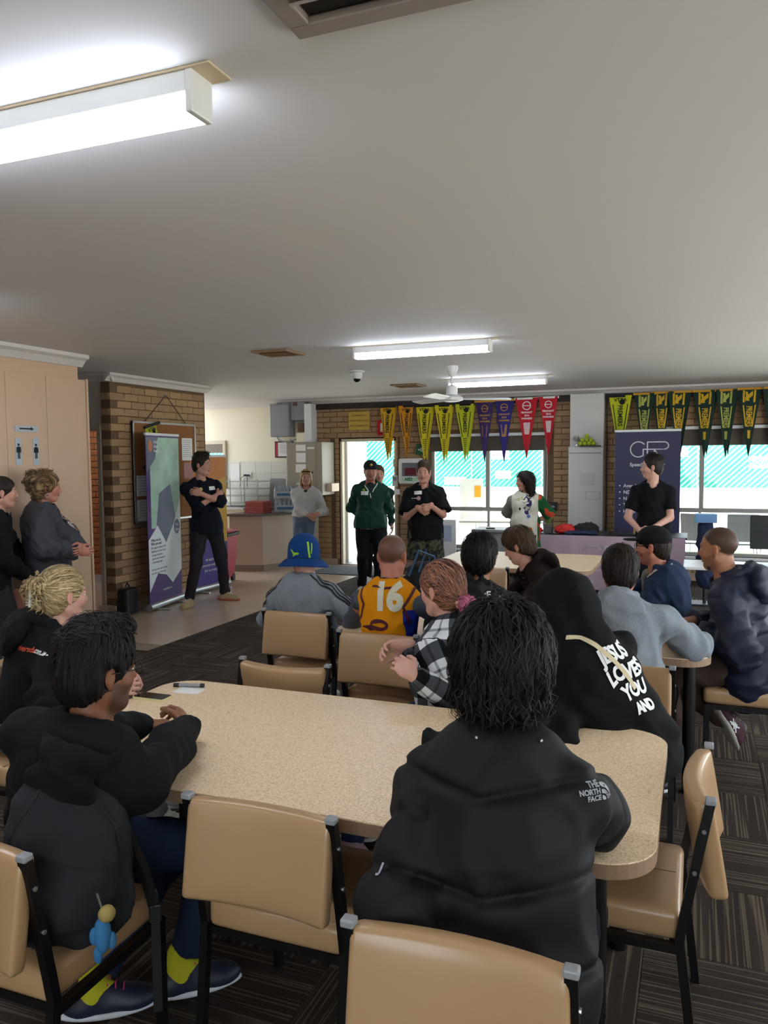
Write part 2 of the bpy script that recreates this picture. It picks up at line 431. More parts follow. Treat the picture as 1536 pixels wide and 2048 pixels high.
cornice('cornice', (-5.30, -3.2), (-5.30, 5.84), (1, 0), parent=tr, s=1.05)
cornice('cornice', (-6.06, 7.02), (-6.06, 8.98), (1, 0), parent=tr, s=.9)
cornice('cornice', (-10, 7.12), (-6.0, 7.12), (0, -1), parent=tr, s=.9)
cornice('cornice', (-10, WY), (3.2, WY), (0, -1), parent=tr, s=.9)
MB().box(-5.95, 3.2, WY-.055, WY, 2.53, 2.62).build('dark_rail', mat('dark_timber', '#231b16', .6), tr)
bb = empty('baseboard_back', (0, 0, 0)); struct(bb)
m_bb = mat('beige_baseboard', '#a89684', .5)
MB().box(-5.95, D0-.06, WY-.035, WY, 0, .10, bev=.004).build('board', m_bb, bb); MB().box(D1+.02, 3.2, WY-.035, WY, 0, .10, bev=.004).build('board', m_bb, bb)
bb = empty('baseboard_notice', (0, 0, 0)); struct(bb)
MB().box(-6.06, -6.025, 7.06, 8.95, 0, .11, bev=.004).build('board', m_bb, bb); MB().box(-6.26, -6.025, 7.07, 7.11, 0, .11, bev=.004).build('board', m_bb, bb)
# ---- the glazed entry door opening
d1 = struct(empty('door_1', (0, WY, 0)))
m_dframe = mat('cream_door_frame', '#c9bfa6', .5)
for x in (D0-.02, D1-.035): MB().box(x, x+.055, -.0, .12, 0, DZ, bev=.004).build('jamb', m_dframe, d1)
MB().box(D0-.02, D1+.02, 0, .12, DZ-.045, DZ+.02, bev=.004).build('head_jamb', m_dframe, d1)
MB().box(D0+.035, D0+.075, .12, .95, 0.02, DZ-.04, bev=.004).build('open_door_leaf', m_white, d1)
MB().box(D0, D1, 0, .25, -.01, .015).build('threshold', m_alu, d1)
MB().box(D0+.075, D0+.09, .80, .83, 1.0, 1.12).build('door_handle', m_alu, d1)
# ---- windows
def window(nm, x0, x1, z0, z1, mull, rail, head, lower_mull, blind):
    w_ = struct(empty(nm, (0, WY+.06, 0))); f = .045
    for a in (x0, x1-f): MB().box(a, a+f, 0, .07, z0, z1, bev=.003).build('window_frame', m_frame, w_)
    for z in (z0, z1-f): MB().box(x0+f, x1-f, 0, .07, z, z+f, bev=.003).build('window_frame', m_frame, w_)
    MB().box(x0+f, x1-f, -.01, .07, rail-.03, rail+.03, bev=.003).build('transom', m_frame, w_)
    for m_ in mull: MB().box(m_-.03, m_+.03, -.01, .07, rail+.03, z1-f, bev=.003).build('mullion', m_frame, w_)
    for m_ in lower_mull: MB().box(m_-.018, m_+.018, -.005, .06, z0+f, rail-.03, bev=.003).build('mullion', m_frame, w_)
    xs = [x0+f]+mull+[x1-f]
    for a, b_ in zip(xs, xs[1:]): MB().box(a+.02, b_-.02, .03, .034, rail+.03, z1-f).build('pane', m_glass, w_)
    xs = [x0+f]+lower_mull+[x1-f]
    for a, b_ in zip(xs, xs[1:]): MB().box(a+.01, b_-.01, .03, .034, z0+f, rail-.03).build('pane', m_glass, w_)
    MB().box(x0-.03, x1+.03, -.13, .02, z0-.035, z0, bev=.006).build('window_sill', m_white, w_)
    MB().box(x0-.04, x1+.04, -.10, -.06, z1-.05, z1-.005, bev=.006).build('blind_rail', m_whitemetal, w_)
    MB().box(x0+.02, x1-.02, -.055, -.045, blind, z1-.02).build('blind', mat('brown_blind', '#574c42', .8, var=(3, .3)), w_)
    return w_
w1 = window('window_1', A0, A1, AZ0, AZ1, [-2.965], .945, None, [-2.955], 1.83)
w2 = window('window_2', B0, B1, BZ0, BZ1, [.055, 1.05], .975, None, [.04, 1.05], 1.87)
MB().tube([(A1+.02, -.085, 1.95), (A1+.03, -.085, 1.5), (A1+.02, -.085, 1.05)], .004, 6).build('blind_cord', m_white, w1)
# ---- kitchen window at far left
w3 = struct(empty('window_3', (0, WY-.02, 0)))
m_teal = mat('teal_shade_cloth', '#1fa39a', .8, var=(30, .15))
for a, b_, c_, d_ in ((-8.3, -7.6, 2.0, 2.06), (-8.3, -7.6, 1.25, 1.3), (-7.6, -7.55, 1.25, 2.06)): MB().box(a, b_, -.02, .02, c_, d_, bev=.003).build('window_frame', m_dframe, w3)
MB().box(-8.3, -7.6, -.01, 0, 1.85, 2.0).build('blind', mat('taupe_blind', '#7c7266', .8), w3)
# ================================================================ OUTSIDE
m_ground = mat('bright_concrete', '#d8d6cf', .8, var=(.5, .05))
ground = struct(MB().box(-60, 60, 12.0, 120, -.15, -.02).box(-60, -10.15, -60, 12, -.15, -.02).box(3.35, 60, -60, 12, -.15, -.02).box(-10.15, 3.35, -60, -3.35, -.15, -.02).build('ground', m_ground))
m_green = mat('bowling_green', '#9fb08a', .9, var=(2, .1))
tag(MB().box(-25, 20, 14.6, 15.2, -.02, .02).build('grass_strip', mat('grass', '#4f8f3a', .9, var=(12, .3))), 'narrow strip of green grass beyond the windows', 'grass', kind='stuff')
m_fence = bpy.data.materials.new('teal_shade_mesh'); m_fence.use_nodes = True
g = G(m_fence); b = m_fence.node_tree.nodes['Principled BSDF']; b.inputs['Roughness'].default_value = .8
sx = g.n('ShaderNodeSeparateXYZ'); g.l(g.obj(), sx.inputs[0])
dg = g.math('FRACT', g.math('MULTIPLY', g.math('SUBTRACT', g.math('MULTIPLY', sx.outputs[0], .95), sx.outputs[2]), 3.6))
st = g.math('GREATER_THAN', dg, .60)
big = g.noise(g.obj(), .35, 3)
teal = g.mix(g.ramp(big, [(.4, (0, 0, 0)), (.65, (1, 1, 1))]), srgb('#0b6e60'), srgb('#3a9a80'))
g.l(g.mix(g.math('MULTIPLY', st, .6), teal, srgb('#9cc4b4')), b.inputs['Base Color'])
fence = empty('boundary_fence', (0, 44, 0), 0, 'long teal shade cloth fence across the bowling green', 'fence')
for i in range(-8, 6): MB().box(i*4+.03, i*4+3.97, -.02, .02, .05, 4.6).build('mesh_panel', m_fence, fence)
for i in range(-8, 7): MB().tube([(i*4, .06, 0), (i*4, .06, 4.7)], .05, 8).build('post', m_whitemetal, fence)
m_hoard = mat('white_hoarding', '#e8eae8', .6)
def hoarding(x0, x1, z0, z1, lab, deco=None, col=None):
    t = empty('advertising_board', ((x0+x1)/2, 43.95, z0), 0, lab, 'sign')
    MB().box(-(x1-x0)/2, (x1-x0)/2, -.03, .03, 0, z1-z0, bev=.01).build('board', col or m_hoard, t)
    if deco: 
        mb = MB(); put_text(mb, deco[0], XZ(0, -.04, (z1-z0)*.3), deco[1], bold=.01); mb.build('lettering', deco[2], t)
    return t
m_blue = mat('sky_blue_print', '#3aa0c9', .6); m_pinkp = mat('pink_print', '#d8649a', .6); m_yel = mat('soft_yellow', '#d8d27a', .7)
hoarding(-19.9, -18.5, 1.0, 2.1, 'white board on the teal fence seen through the doorway')
hoarding(-1.30, -.45, 1.65, 2.15, 'white lettered board on the fence left of the right window mullion', ('EDW', .34, m_grey))
hoarding(2.4, 3.35, 1.05, 1.65, 'white board with blue lettering on the fence at right', ('AQUA', .36, m_blue))
hoarding(-10.9, -9.8, 1.6, 2.1, 'white board with pink lettering on the fence', ('PINK', .34, m_pinkp))
hoarding(-10.6, -9.7, .5, .95, 'pale yellow board low on the fence', None, m_yel)
hoarding(-13.6, -12.3, .15, .6, 'white box shaped board low on the fence')
# unseen roof over the entry, added to keep direct sun out
tag(struct(MB().box(-9, 3.4, 12.0, 13.6, 2.62, 2.72).build('unseen_entry_roof', m_whitemetal)))
# outdoor furniture seen through the windows
m_ochair = mat('pale_grey_resin', '#8b9096', .5)
def outdoor_chair(x, y, rz, lab):
    t = empty('outdoor_chair', (x, y, -.02), rz, lab, 'chair', 'grey chairs outside the windows')
    MB().box(-.22, .22, -.22, .22, .42, .45, bev=.012).build('seat', m_ochair, t)
    mb = MB(); mb.box(-.22, .22, -.015, .015, .03, .45, bev=.014, M=T(0, .24, .45, 0, rad(-10))); mb.build('backrest', m_ochair, t)
    for sx_ in (-1, 1):
        for sy in (-1, 1): MB().tube([(sx_*.19, sy*.19, .43), (sx_*.23, sy*.24, 0)], .014, 6).build('leg', m_alu, t)
for x, y, r_, l_ in ((.06, 12.9, 2.9, 'grey outdoor chair left of the right window mullion'), (.62, 12.95, 3.2, 'grey outdoor chair behind the navy jacket man'), (1.15, 13.0, 3.4, 'grey outdoor chair at the right edge outside')): outdoor_chair(x, y, r_, l_)
ft = empty('outdoor_table', (-3.05, 13.2, -.02), .1, 'white folding trestle table outside the middle window', 'table')
MB().box(-.7, .7, -.35, .35, .66, .70, bev=.01).build('table_top', m_white, ft)
for s_ in (-.55, .55): MB().tube([(s_, -.3, 0), (s_*.75, .3, .67)], .014, 6).build('leg', m_alu, ft); MB().tube([(s_, .3, 0), (s_*.75, -.3, .67)], .014, 6).build('leg', m_alu, ft)
ss = empty('sandwich_board', (-3.72, 13.6, -.02), .2, 'white pavement sign with yellow panel outside the window', 'sign')
MB().box(-.2, .2, -.02, .02, .55, 1.38, M=T(0, 0, 0, 0, rad(-6))).build('panel', m_white, ss); MB().box(.06, .17, -.03, -.021, 1.05, 1.25, M=T(0, 0, 0, 0, rad(-6))).build('poster', mat('amber_print', '#d99a1f', .6), ss)
for s_ in (-.28, .28): MB().tube([(s_, .02, .56), (s_, .10, 0)], .012, 6).build('leg', m_alu, ss)
hp = empty('bicycle_wheel', (-5.35, 12.9, -.02), 0, 'thin bicycle wheel standing outside the open door', 'bicycle wheel')
mb = MB(); mb.tube([(.0+.33*math.cos(a*math.pi/12), 0, .345+.33*math.sin(a*math.pi/12)) for a in range(25)], .013, 6, cap=False); mb.build('tyre', m_grey, hp)
mb = MB()
for a in range(12): mb.tube([(0, 0, .345), (.32*math.cos(a*math.pi/6), 0, .345+.32*math.sin(a*math.pi/6))], .002, 4)
mb.build('spokes', m_alu, hp)
# ================================================================ CEILING FITTINGS
m_diff_side = mat('lamp_diffuser_side', '#e2ecfb', .4, emit=TUBE_EMIT*.68)
m_diff = mat('lamp_diffuser', '#e2ecfb', .4, emit=TUBE_EMIT)
def batten(x, y, lab, grp='fluorescent battens on the ceiling'):
    t = empty('fluorescent_light', (x, y, H), 0, lab, 'light', grp)
    MB().box(-.66, .66, -.052, .052, -.006, 0, bev=.002).build('mounting_plate', m_beige, t)
    MB().box(-.585, .585, -.045, .045, -.058, -.006, bev=.003).build('body', m_whitemetal, t)
    mb = MB().box(-.583, .583, -.044, .044, -.104, -.058); mb.mi = [1]+[0]*5; mb.build('diffuser', [m_diff_side, m_diff], t)
    for s_ in (-1, 1): MB().box(min(s_*.585, s_*.605), max(s_*.585, s_*.605), -.047, .047, -.107, -.004, bev=.004).build('end_cap', m_white, t)
batten(-1.77, 1.74, 'lit white fluorescent batten nearest the camera, top left of ceiling')
batten(-2.18, 6.39, 'lit fluorescent batten on the ceiling before the fan')
batten(-2.27, 9.48, 'lit fluorescent batten behind the ceiling fan blades')
batten(2.1, 3.2, 'lit fluorescent batten right of the frame', 'unseen battens'); batten(-4.2, 2.3, 'added unseen batten left of the frame for fill', 'unseen battens'); batten(1.4, -1.0, 'added unseen batten behind the camera', 'unseen battens'); batten(-2.6, -1.2, 'added unseen batten behind the camera at left', 'unseen battens')  # left and rear battens are unseen, added as fill light
batten(-8.6, 10.6, 'lit fluorescent batten in the kitchen', 'unseen battens'); batten(-8.9, 9.8, 'second kitchen batten, unseen, added for brightness', 'unseen battens'); batten(-9.0, 11.2, 'third kitchen batten, unseen, added for brightness', 'unseen battens'); batten(-7.6, 8.1, 'lit fluorescent batten in the corridor', 'unseen battens')  # second and third kitchen battens are added to brighten the kitchen
batten(1.85, 9.4, 'added unseen batten right of the frame by the far wall', 'unseen battens'); batten(-4.55, 3.3, 'added unseen batten left of the frame above the two women', 'unseen battens'); batten(2.1, 6.4, 'added unseen batten right of the frame in the middle', 'unseen battens')  # unseen battens added to brighten the far wall and the left ceiling
def vent(x, y, sz, lab, m, rz=0., n=5):
    t = empty('ceiling_vent', (x, y, H), rz, lab, 'vent', 'ceiling vents')
    h = sz/2
    mb = MB(); mb.box(-h, h, -h, -h+.05, -.02, 0, bev=.004); mb.box(-h, h, h-.05, h, -.02, 0, bev=.004); mb.box(-h, -h+.05, -h+.05, h-.05, -.02, 0, bev=.004); mb.box(h-.05, h, -h+.05, h-.05, -.02, 0, bev=.004)
    mb.build('frame', m, t)
    for i in range(n):
        yy = -h+.07+(sz-.14)*(i+.5)/n
        MB().box(-h+.05, h-.05, -.018, .018, -.003, .003, M=T(0, yy, -.016, 0, rad(35))).build('slat', m, t)
    MB().box(-h+.05, h-.05, -h+.05, h-.05, -.001, 0).build('duct', m_dark, t)
m_vent = mat('brown_vent', '#8a6d4c', .5); m_ventg = mat('greige_vent', '#8e837c', .5)
vent(-3.53, 6.38, .36, 'square brown ceiling vent left of the middle light', m_vent)
vent(-3.58, 9.98, .38, 'square brown ceiling vent nearest the far wall', m_vent)
vent(-.55, 1.36, .60, 'large grey ceiling vent at the top edge', m_ventg, 0, 4)
dc = empty('security_camera', (-3.52, 8.13, H), 0, 'white dome security camera on the ceiling', 'camera')
MB().lathe([(.085, 0), (.085, -.012), (.062, -.02), (.062, -.055), (.045, -.085)], 20).build('housing', m_whitemetal, dc, smooth=True)
MB().sphere((0, 0, -.085), (.043, .043, .04), 16, 10).build('lens_dome', mat('black_gloss', '#080808', .08), dc, smooth='all')
fan = empty('ceiling_fan', (-2.43, 8.13, H), 0, 'white three bladed ceiling fan', 'fan')
MB().lathe([(.068, 0), (.066, -.03), (.04, -.085), (.022, -.11)], 18).build('canopy', m_whitemetal, fan, smooth=True)
MB().tube([(0, 0, -.09), (0, 0, -.25)], .012, 10).build('downrod', m_whitemetal, fan, smooth=True)
MB().lathe([(.02, -.20), (.055, -.215), (.06, -.26), (.06, -.30), (.10, -.315), (.12, -.335), (.12, -.36), (.07, -.375)], 24).build('motor', m_whitemetal, fan, smooth=True)
for a in (50, 170, 290):
    bl = MB().prism([(.08, -.03), (.2, -.06), (.62, -.07), (.64, 0), (.62, .065), (.2, .05), (.08, .03)], -.004, .004, M=Matrix.Rotation(rad(a-24), 4, 'Z') @ T(0, 0, -.345, 0, rad(11)))
    bl.build('blade', m_white, fan)
sp = empty('smoke_detector', (1.3, 8, H), 0)
bpy.data.objects.remove(sp)
# ================================================================ TABLES AND CHAIRS
m_lam = bpy.data.materials.new('speckled_laminate'); m_lam.use_nodes = True
g = G(m_lam); b = m_lam.node_tree.nodes['Principled BSDF']; b.inputs['Roughness'].default_value = .45
n1 = g.noise(g.obj(), 190, 2, .7); n2 = g.noise(g.obj(), 420, 1)
c1 = g.ramp(n1, [(.32, srgb('#bfa07a')), (.48, srgb('#ebcea8')), (.68, srgb('#f8e4c2'))])
g.l(g.mix(g.ramp(n2, [(.3, (.8, .8, .8)), (.45, (0, 0, 0))]), c1, srgb('#c2a47d')), b.inputs['Base Color'])
m_lame = mat('speckled_edge', '#8f7259', .5, var=(220, .3))
def table(x0, x1, y0, y1, lab, legs, z=.74, r=.14, top=None, edge=None, grp='laminate tables'):
    cx, cy = (x0+x1)/2, (y0+y1)/2
    t = empty('laminate_table', (cx, cy, 0), 0, lab, 'table', grp)
    P = rrect(x0-cx, x1-cx, y0-cy, y1-cy, r, 8); n = len(P)
    MB().prism(P, z-.004, z).build('table_top', top or m_lam, t)
    Q = [(p[0]*1.0, p[1]*1.0) for p in P]
    MB().prism(Q, z-.042, z-.004).build('edge_band', edge or m_lame, t)
    for lx, ly in legs:
        MB().tube([(lx-cx, ly-cy, .0), (lx-cx, ly-cy, z-.042)], .031, 18).build('leg', m_black, t, smooth=True)
    xs = [l[0]-cx for l in legs]; ys_ = [l[1]-cy for l in legs]
    mb = MB()
    for yy in sorted(set(round(y_, 3) for y_ in ys_)): mb.box(min(xs), max(xs), yy-.02, yy+.02, z-.085, z-.042)
    for xx in (min(xs), max(xs)): mb.box(xx-.02, xx+.02, min(ys_), max(ys_), z-.085, z-.042)
    mb.build('apron_frame', m_black, t)
    return t
table(-2.20, -.08, 1.95, 2.98, 'long speckled beige laminate table in the foreground', [(-2.0, 2.12), (-.235, 2.10), (-2.0, 2.82), (-.235, 2.82)])
table(-1.97, .08, 4.11, 5.12, 'beige table where the navy jacket man leans his arms', [(-1.8, 4.28), (-.02, 4.28), (-1.8, 4.95), (-.1, 4.95)])
table(-2.35, -.85, 7.0, 8.2, 'pale cream table behind the brown hoodie boy', [(-2.1, 7.25), (-1.1, 7.25), (-2.1, 7.95), (-1.1, 7.95)])
m_vinylp = mat('tan_vinyl_upholstery', '#b08d66', .32, spec=.5, var=(5, .07), bump=(70, .07, .003), coat=.15)
m_stitch = mat('seam_tan', '#7a5c3c', .7)
def padded(mb, w_, d_, h_, curve=0., nx=12, ny=10, r=.03, M=None, puff=.01):
    """upholstered pad: superellipse block w x d x h with a bulging face, bent along x by curve"""
    vs = []; fs = []; grid = {}
    bm = bmesh.new(); bmesh.ops.create_cube(bm, size=1)
    for v in bm.verts: v.co = Vector((v.co.x*w_, v.co.y*d_, v.co.z*h_))
    bmesh.ops.bevel(bm, geom=bm.edges[:], offset=r, segments=3, affect='EDGES', profile=.5)
    bmesh.ops.subdivide_edges(bm, edges=[e for e in bm.edges if e.calc_length() > .1], cuts=7, use_grid_fill=True)
    for v in bm.verts:
        u_, t_, q_ = v.co.x/(w_/2), v.co.y/(d_/2), v.co.z/(h_/2)
        v.co.z += puff*(1 if q_ > 0 else -1)*(abs(q_) > .6)*(1-u_**4)*(1-t_**4)
        v.co.z += curve*(u_*u_)
    return mb.bm(bm, M)
def bev_pad(o):
    return o
def make_chair():
    t = empty('dining_chair', (0, 0, 0))
    # seat pad: centre origin, faces +Y
    o = padded(MB(), .43, .44, .085, 0, r=.022, puff=.008, M=T(0, 0, .425)).build('seat', m_vinylp, t, smooth='all')
    mb = MB(); mb.tube([(-.208, .13, .470), (.208, .13, .470)], .0018, 4); mb.tube([(0, .13, .4755), (0, -.2, .4755)], .0012, 4)
    mb.build('seam', m_stitch, o)
    # backrest pad, curved, leaning back
    Mb = T(0, -.262, .655, 0, rad(-9.5)) @ Matrix.Rotation(rad(90), 4, 'X')
    o = padded(MB(), .44, .275, .05, -.035, r=.015, puff=.007, M=Mb @ Matrix.Scale(-1, 4, (0, 0, 1)))
    ob = o.build('backrest', m_vinylp, t, smooth='all')
    for s_ in (-1, 1):
        x = s_*.222
        MB().tube([(x, -.262, 0), (x, -.215, .40), (x, -.225, .46), (x, -.288, .80)], .0125, sq=True).build('leg', m_black, t)
        MB().tube([(x, .20, 0), (x, .20, .38)], .0125, sq=True).build('leg', m_black, t)
        MB().box(x-.015, x+.015, -.304, -.275, .795, .812, bev=.004).build('post_cap', m_grey, t)
        mb = MB()
        for z in (.60, .72):
            yy = -.225-(z-.46)*.185; mb.tube([(x+s_*.010, yy, z), (x+s_*.016, yy, z)], .006, 8)
        mb.build('bolts', m_alu, t)
    mb = MB()
    for x in (-.222, .222): mb.box(x-.012, x+.012, -.21, .20, .358, .382)
    for y in (-.2, .19): mb.box(-.21, .21, y-.012, y+.012, .358, .382)
    mb.build('seat_frame', m_black, t)
    return t
chair0 = make_chair(); used = [False]
def chair(x, y, rz, lab, grp='tan vinyl dining chairs'):
    if used[0]: t = copy_tree(chair0)
    else: t = chair0; used[0] = True
    t.location = (x, y, 0); t.rotation_euler = (0, 0, rad(rz)); tag(t, lab, 'chair', grp); return t
chair(-1.09, 2.095, 0, 'empty tan vinyl chair pushed under the foreground table')
chair(-.42, 1.70, 0, 'tan vinyl chair under the black puffer jacket')
chair(-1.69, 1.665, 0, 'tan vinyl chair holding the backpack at bottom left')
chair(-.24, 2.49, 90, 'tan chair tucked at the right end of the foreground table')
chair(-1.76, 2.895, 180, 'empty tan chair at the far side of the foreground table')
chair(-2.28, 4.57, 0, 'tan chair of the person in the blue bucket hat')
chair(-1.58, 4.17, 0, 'tan chair of the person in the number 16 jersey')
chair(-.31, 3.955, 0, 'tan chair of the man in the grey hoodie')
chair(.27, 4.82, 90, 'tan chair under the man in the navy jacket')
chair(-2.80, 2.62, -90, 'tan chair at left edge under the blonde woman')
chair(-1.0, 3.42, 75, 'tan chair under the woman in the plaid shirt')
chair(-.47, 3.22, 180, 'tan chair under the hooded person')
chair(-1.02, 4.0, 0, 'tan chair of the man in the black hooded jacket')
chair(-.02, 5.55, 90, 'tan chair behind the man in the black cap')
chair(-1.0, 5.75, 170, 'tan chair under the brown hoodie boy')
chair(-1.7, 6.85, 0, 'tan chair at the cream table between heads')
# ================================================================ THINGS ON THE TABLES
t = empty('mobile_phone', (-2.115, 2.685, .74), .02, 'phone in a pale yellow case lying by the blonde woman', 'phone')
MB().prism(rrect(-.078, .078, -.038, .038, .012), 0, .011).build('case', mat('pale_yellow_case', '#d8cf9a', .4), t)
MB().prism(rrect(-.073, .073, -.034, .034, .009), .011, .0122).build('screen', mat('phone_glass', '#0a0b0a', .06), t)
tag(MB().prism([(-.06, -.04), (.06, -.04), (.06, .04), (-.06, .04)], 0, .0015).build('name_card', m_paper, loc=(-2.035, 2.83, .74), rot=(0, 0, .1)), 'white blank card lying under the marker pen', 'card')
t = empty('marker_pen', (-2.06, 2.875, .7495), .28, 'grey and black marker pen on the white card', 'pen')
MB().tube([(-.05, 0, 0), (.045, 0, 0)], .0085, 12).build('barrel', m_grey, t, smooth=True)
MB().tube([(-.075, 0, 0), (-.05, 0, 0)], .009, 12).build('cap', m_dark, t, smooth=True); MB().tube([(.045, 0, 0), (.062, 0, 0)], .009, 12).build('end_plug', m_dark, t, smooth=True)
# ================================================================ BODY MODELLING (signed distance fields -> one continuous mesh)
V3 = lambda *a: np.array(a, dtype=float)
def nrm(v): v = np.asarray(v, float); return v/(np.linalg.norm(v)+1e-9)
class P:
    """one primitive of a field. kind: cone (a,b,ra,rb, flat=(axis,factor), cut) / ell (c, radii, R)"""
    def __init__(s, kind, k=.03, op='add', **q): s.kind = kind; s.k = k; s.op = op; s.q = q
    def box(s):
        q = s.q
        if s.kind == 'cone': r = max(q['ra'], q['rb']); lo = np.minimum(q['a'], q['b'])-r; hi = np.maximum(q['a'], q['b'])+r
        elif s.kind == 'ell': r = max(q['r']); lo = q['c']-r; hi = q['c']+r
        else: return None
        m = .03+s.k; return lo-m, hi+m
    def dist(s, X, Y, Z):
        q = s.q
        if s.kind == 'cone':
            a, b = q['a'], q['b']; ab = b-a; L2 = float(ab@ab)+1e-9
            x, y, z = X-a[0], Y-a[1], Z-a[2]
            t0 = (x*ab[0]+y*ab[1]+z*ab[2])/L2; t = np.clip(t0, 0, 1)
            dx, dy, dz = x-t*ab[0], y-t*ab[1], z-t*ab[2]
            d2 = dx*dx+dy*dy+dz*dz
            if q.get('flat') is not None:
                n, f = q['flat']; pn = dx*n[0]+dy*n[1]+dz*n[2]; d2 = d2+(f*f-1)*pn*pn
                d = np.sqrt(np.maximum(d2, 0))-(q['ra']+(q['rb']-q['ra'])*t)
            else: d = np.sqrt(d2)-(q['ra']+(q['rb']-q['ra'])*t)
            L = math.sqrt(L2); c = q.get('cut', '')
            if 'b' in c: d = np.maximum(d, (t0-1)*L)
            if 'a' in c: d = np.maximum(d, -t0*L)
            return d
        if s.kind == 'ell':
            c, r, R = q['c'], q['r'], q.get('R'); x, y, z = X-c[0], Y-c[1], Z-c[2]
            if R is not None: x, y, z = (x*R[0][0]+y*R[0][1]+z*R[0][2], x*R[1][0]+y*R[1][1]+z*R[1][2], x*R[2][0]+y*R[2][1]+z*R[2][2])
            k0 = np.sqrt((x/r[0])**2+(y/r[1])**2+(z/r[2])**2); k1 = np.sqrt((x/r[0]**2)**2+(y/r[1]**2)**2+(z/r[2]**2)**2)+1e-6
            return k0*(k0-1)/k1
        if s.kind == 'plane':
            n, p = q['n'], q['p']; return (X-p[0])*n[0]+(Y-p[1])*n[1]+(Z-p[2])*n[2]
def cone(a, b, ra, rb=None, k=.03, **q): return P('cone', k, q.pop('op', 'add'), a=np.asarray(a, float), b=np.asarray(b, float), ra=ra, rb=ra if rb is None else rb, **q)
def ell(c, r, R=None, k=.03, op='add'): return P('ell', k, op, c=np.asarray(c, float), r=r, R=R)
def plane(n, p, op='max'): return P('plane', 0, op, n=nrm(n), p=np.asarray(p, float))
def axis_coords(lo, hi, h, fine):
    """grid lines: spacing h, finer inside the fine intervals (a, b, spacing)"""
    out = [lo]; x = lo
    while x < hi:
        st = h
        for a, b, f in fine:
            if a <= x < b: st = min(st, f)
            elif x < a and x+st > a: st = min(st, max(f, a-x))
        x += st; out.append(x)
    return np.array(out)
CAP = .08
def eval_field(prims, xs, ys, zs):
    F = np.full((len(xs), len(ys), len(zs)), CAP, np.float32)
    for p in prims:
        bx = p.box()
        if bx is None: sl = (slice(None),)*3
        else:
            sl = tuple(slice(max(0, np.searchsorted(ax, bx[0][i])-1), np.searchsorted(ax, bx[1][i])+1) for i, ax in enumerate((xs, ys, zs)))
            if any(q.stop-q.start < 1 for q in sl): continue
        d = p.dist(xs[sl[0]][:, None, None], ys[sl[1]][None, :, None], zs[sl[2]][None, None, :]).astype(np.float32)
        Gd = F[sl]
        if p.op == 'add':
            if p.k > 0: h = np.clip(.5+.5*(Gd-d)/p.k, 0, 1); F[sl] = Gd*(1-h)+d*h-p.k*h*(1-h)
            else: F[sl] = np.minimum(Gd, d)
        elif p.op == 'sub':
            k = max(p.k, 1e-4); h = np.clip(.5-.5*(Gd+d)/k, 0, 1); F[sl] = Gd*(1-h)-d*h+k*h*(1-h)
        elif p.op == 'max': F[sl] = np.maximum(Gd, d)
    return F
def surface_nets(xs, ys, zs, F):
    S = F < 0; cnt = np.zeros(tuple(n-1 for n in F.shape), np.int8)
    nx, ny, nz = cnt.shape
    for i in (0, 1):
        for j in (0, 1):
            for k in (0, 1): cnt += S[i:i+nx, j:j+ny, k:k+nz]
    act = (cnt > 0) & (cnt < 8); I, J, K = np.nonzero(act); n = len(I)
    idx = np.full(cnt.shape, -1, np.int32); idx[act] = np.arange(n)
    acc = np.zeros((n, 3)); w = np.zeros(n)
    cs = [(i, j, k) for i in (0, 1) for j in (0, 1) for k in (0, 1)]
    val = {c: F[I+c[0], J+c[1], K+c[2]].astype(float) for c in cs}
    pos = {c: np.stack([xs[I+c[0]], ys[J+c[1]], zs[K+c[2]]], 1) for c in cs}
    for a in cs:
        for ax in range(3):
            if a[ax]: continue
            b = list(a); b[ax] = 1; b = tuple(b); va, vb = val[a], val[b]; m = (va < 0) != (vb < 0)
            if not m.any(): continue
            t = (va[m]/(va[m]-vb[m]))[:, None]; acc[m] += pos[a][m]*(1-t)+pos[b][m]*t; w[m] += 1
    V = acc/w[:, None]; quads = []
    A = S[:-1, 1:-1, 1:-1] != S[1:, 1:-1, 1:-1]; i, j, k = np.nonzero(A); fl = S[i, j+1, k+1]
    q = np.stack([idx[i, j, k], idx[i, j+1, k], idx[i, j+1, k+1], idx[i, j, k+1]], 1); quads.append(np.where(fl[:, None], q, q[:, ::-1]))
    A = S[1:-1, :-1, 1:-1] != S[1:-1, 1:, 1:-1]; i, j, k = np.nonzero(A); fl = S[i+1, j, k+1]
    q = np.stack([idx[i, j, k], idx[i, j, k+1], idx[i+1, j, k+1], idx[i+1, j, k]], 1); quads.append(np.where(fl[:, None], q, q[:, ::-1]))
    A = S[1:-1, 1:-1, :-1] != S[1:-1, 1:-1, 1:]; i, j, k = np.nonzero(A); fl = S[i+1, j+1, k]
    q = np.stack([idx[i, j, k], idx[i+1, j, k], idx[i+1, j+1, k], idx[i, j+1, k]], 1); quads.append(np.where(fl[:, None], q, q[:, ::-1]))
    Q = np.concatenate(quads); Q = Q[(Q >= 0).all(1)]
    return V, Q
def relax(V, Q, it=2, a=.5):
    e = np.concatenate([Q[:, [0, 1]], Q[:, [1, 2]], Q[:, [2, 3]], Q[:, [3, 0]]]); e = np.concatenate([e, e[:, ::-1]])
    deg = np.bincount(e[:, 0], minlength=len(V)).astype(float)
    for _ in range(it):
        s = np.stack([np.bincount(e[:, 0], weights=V[e[:, 1], c], minlength=len(V)) for c in range(3)], 1)/np.maximum(deg, 1)[:, None]
        V = V+a*(s-V)
    return V
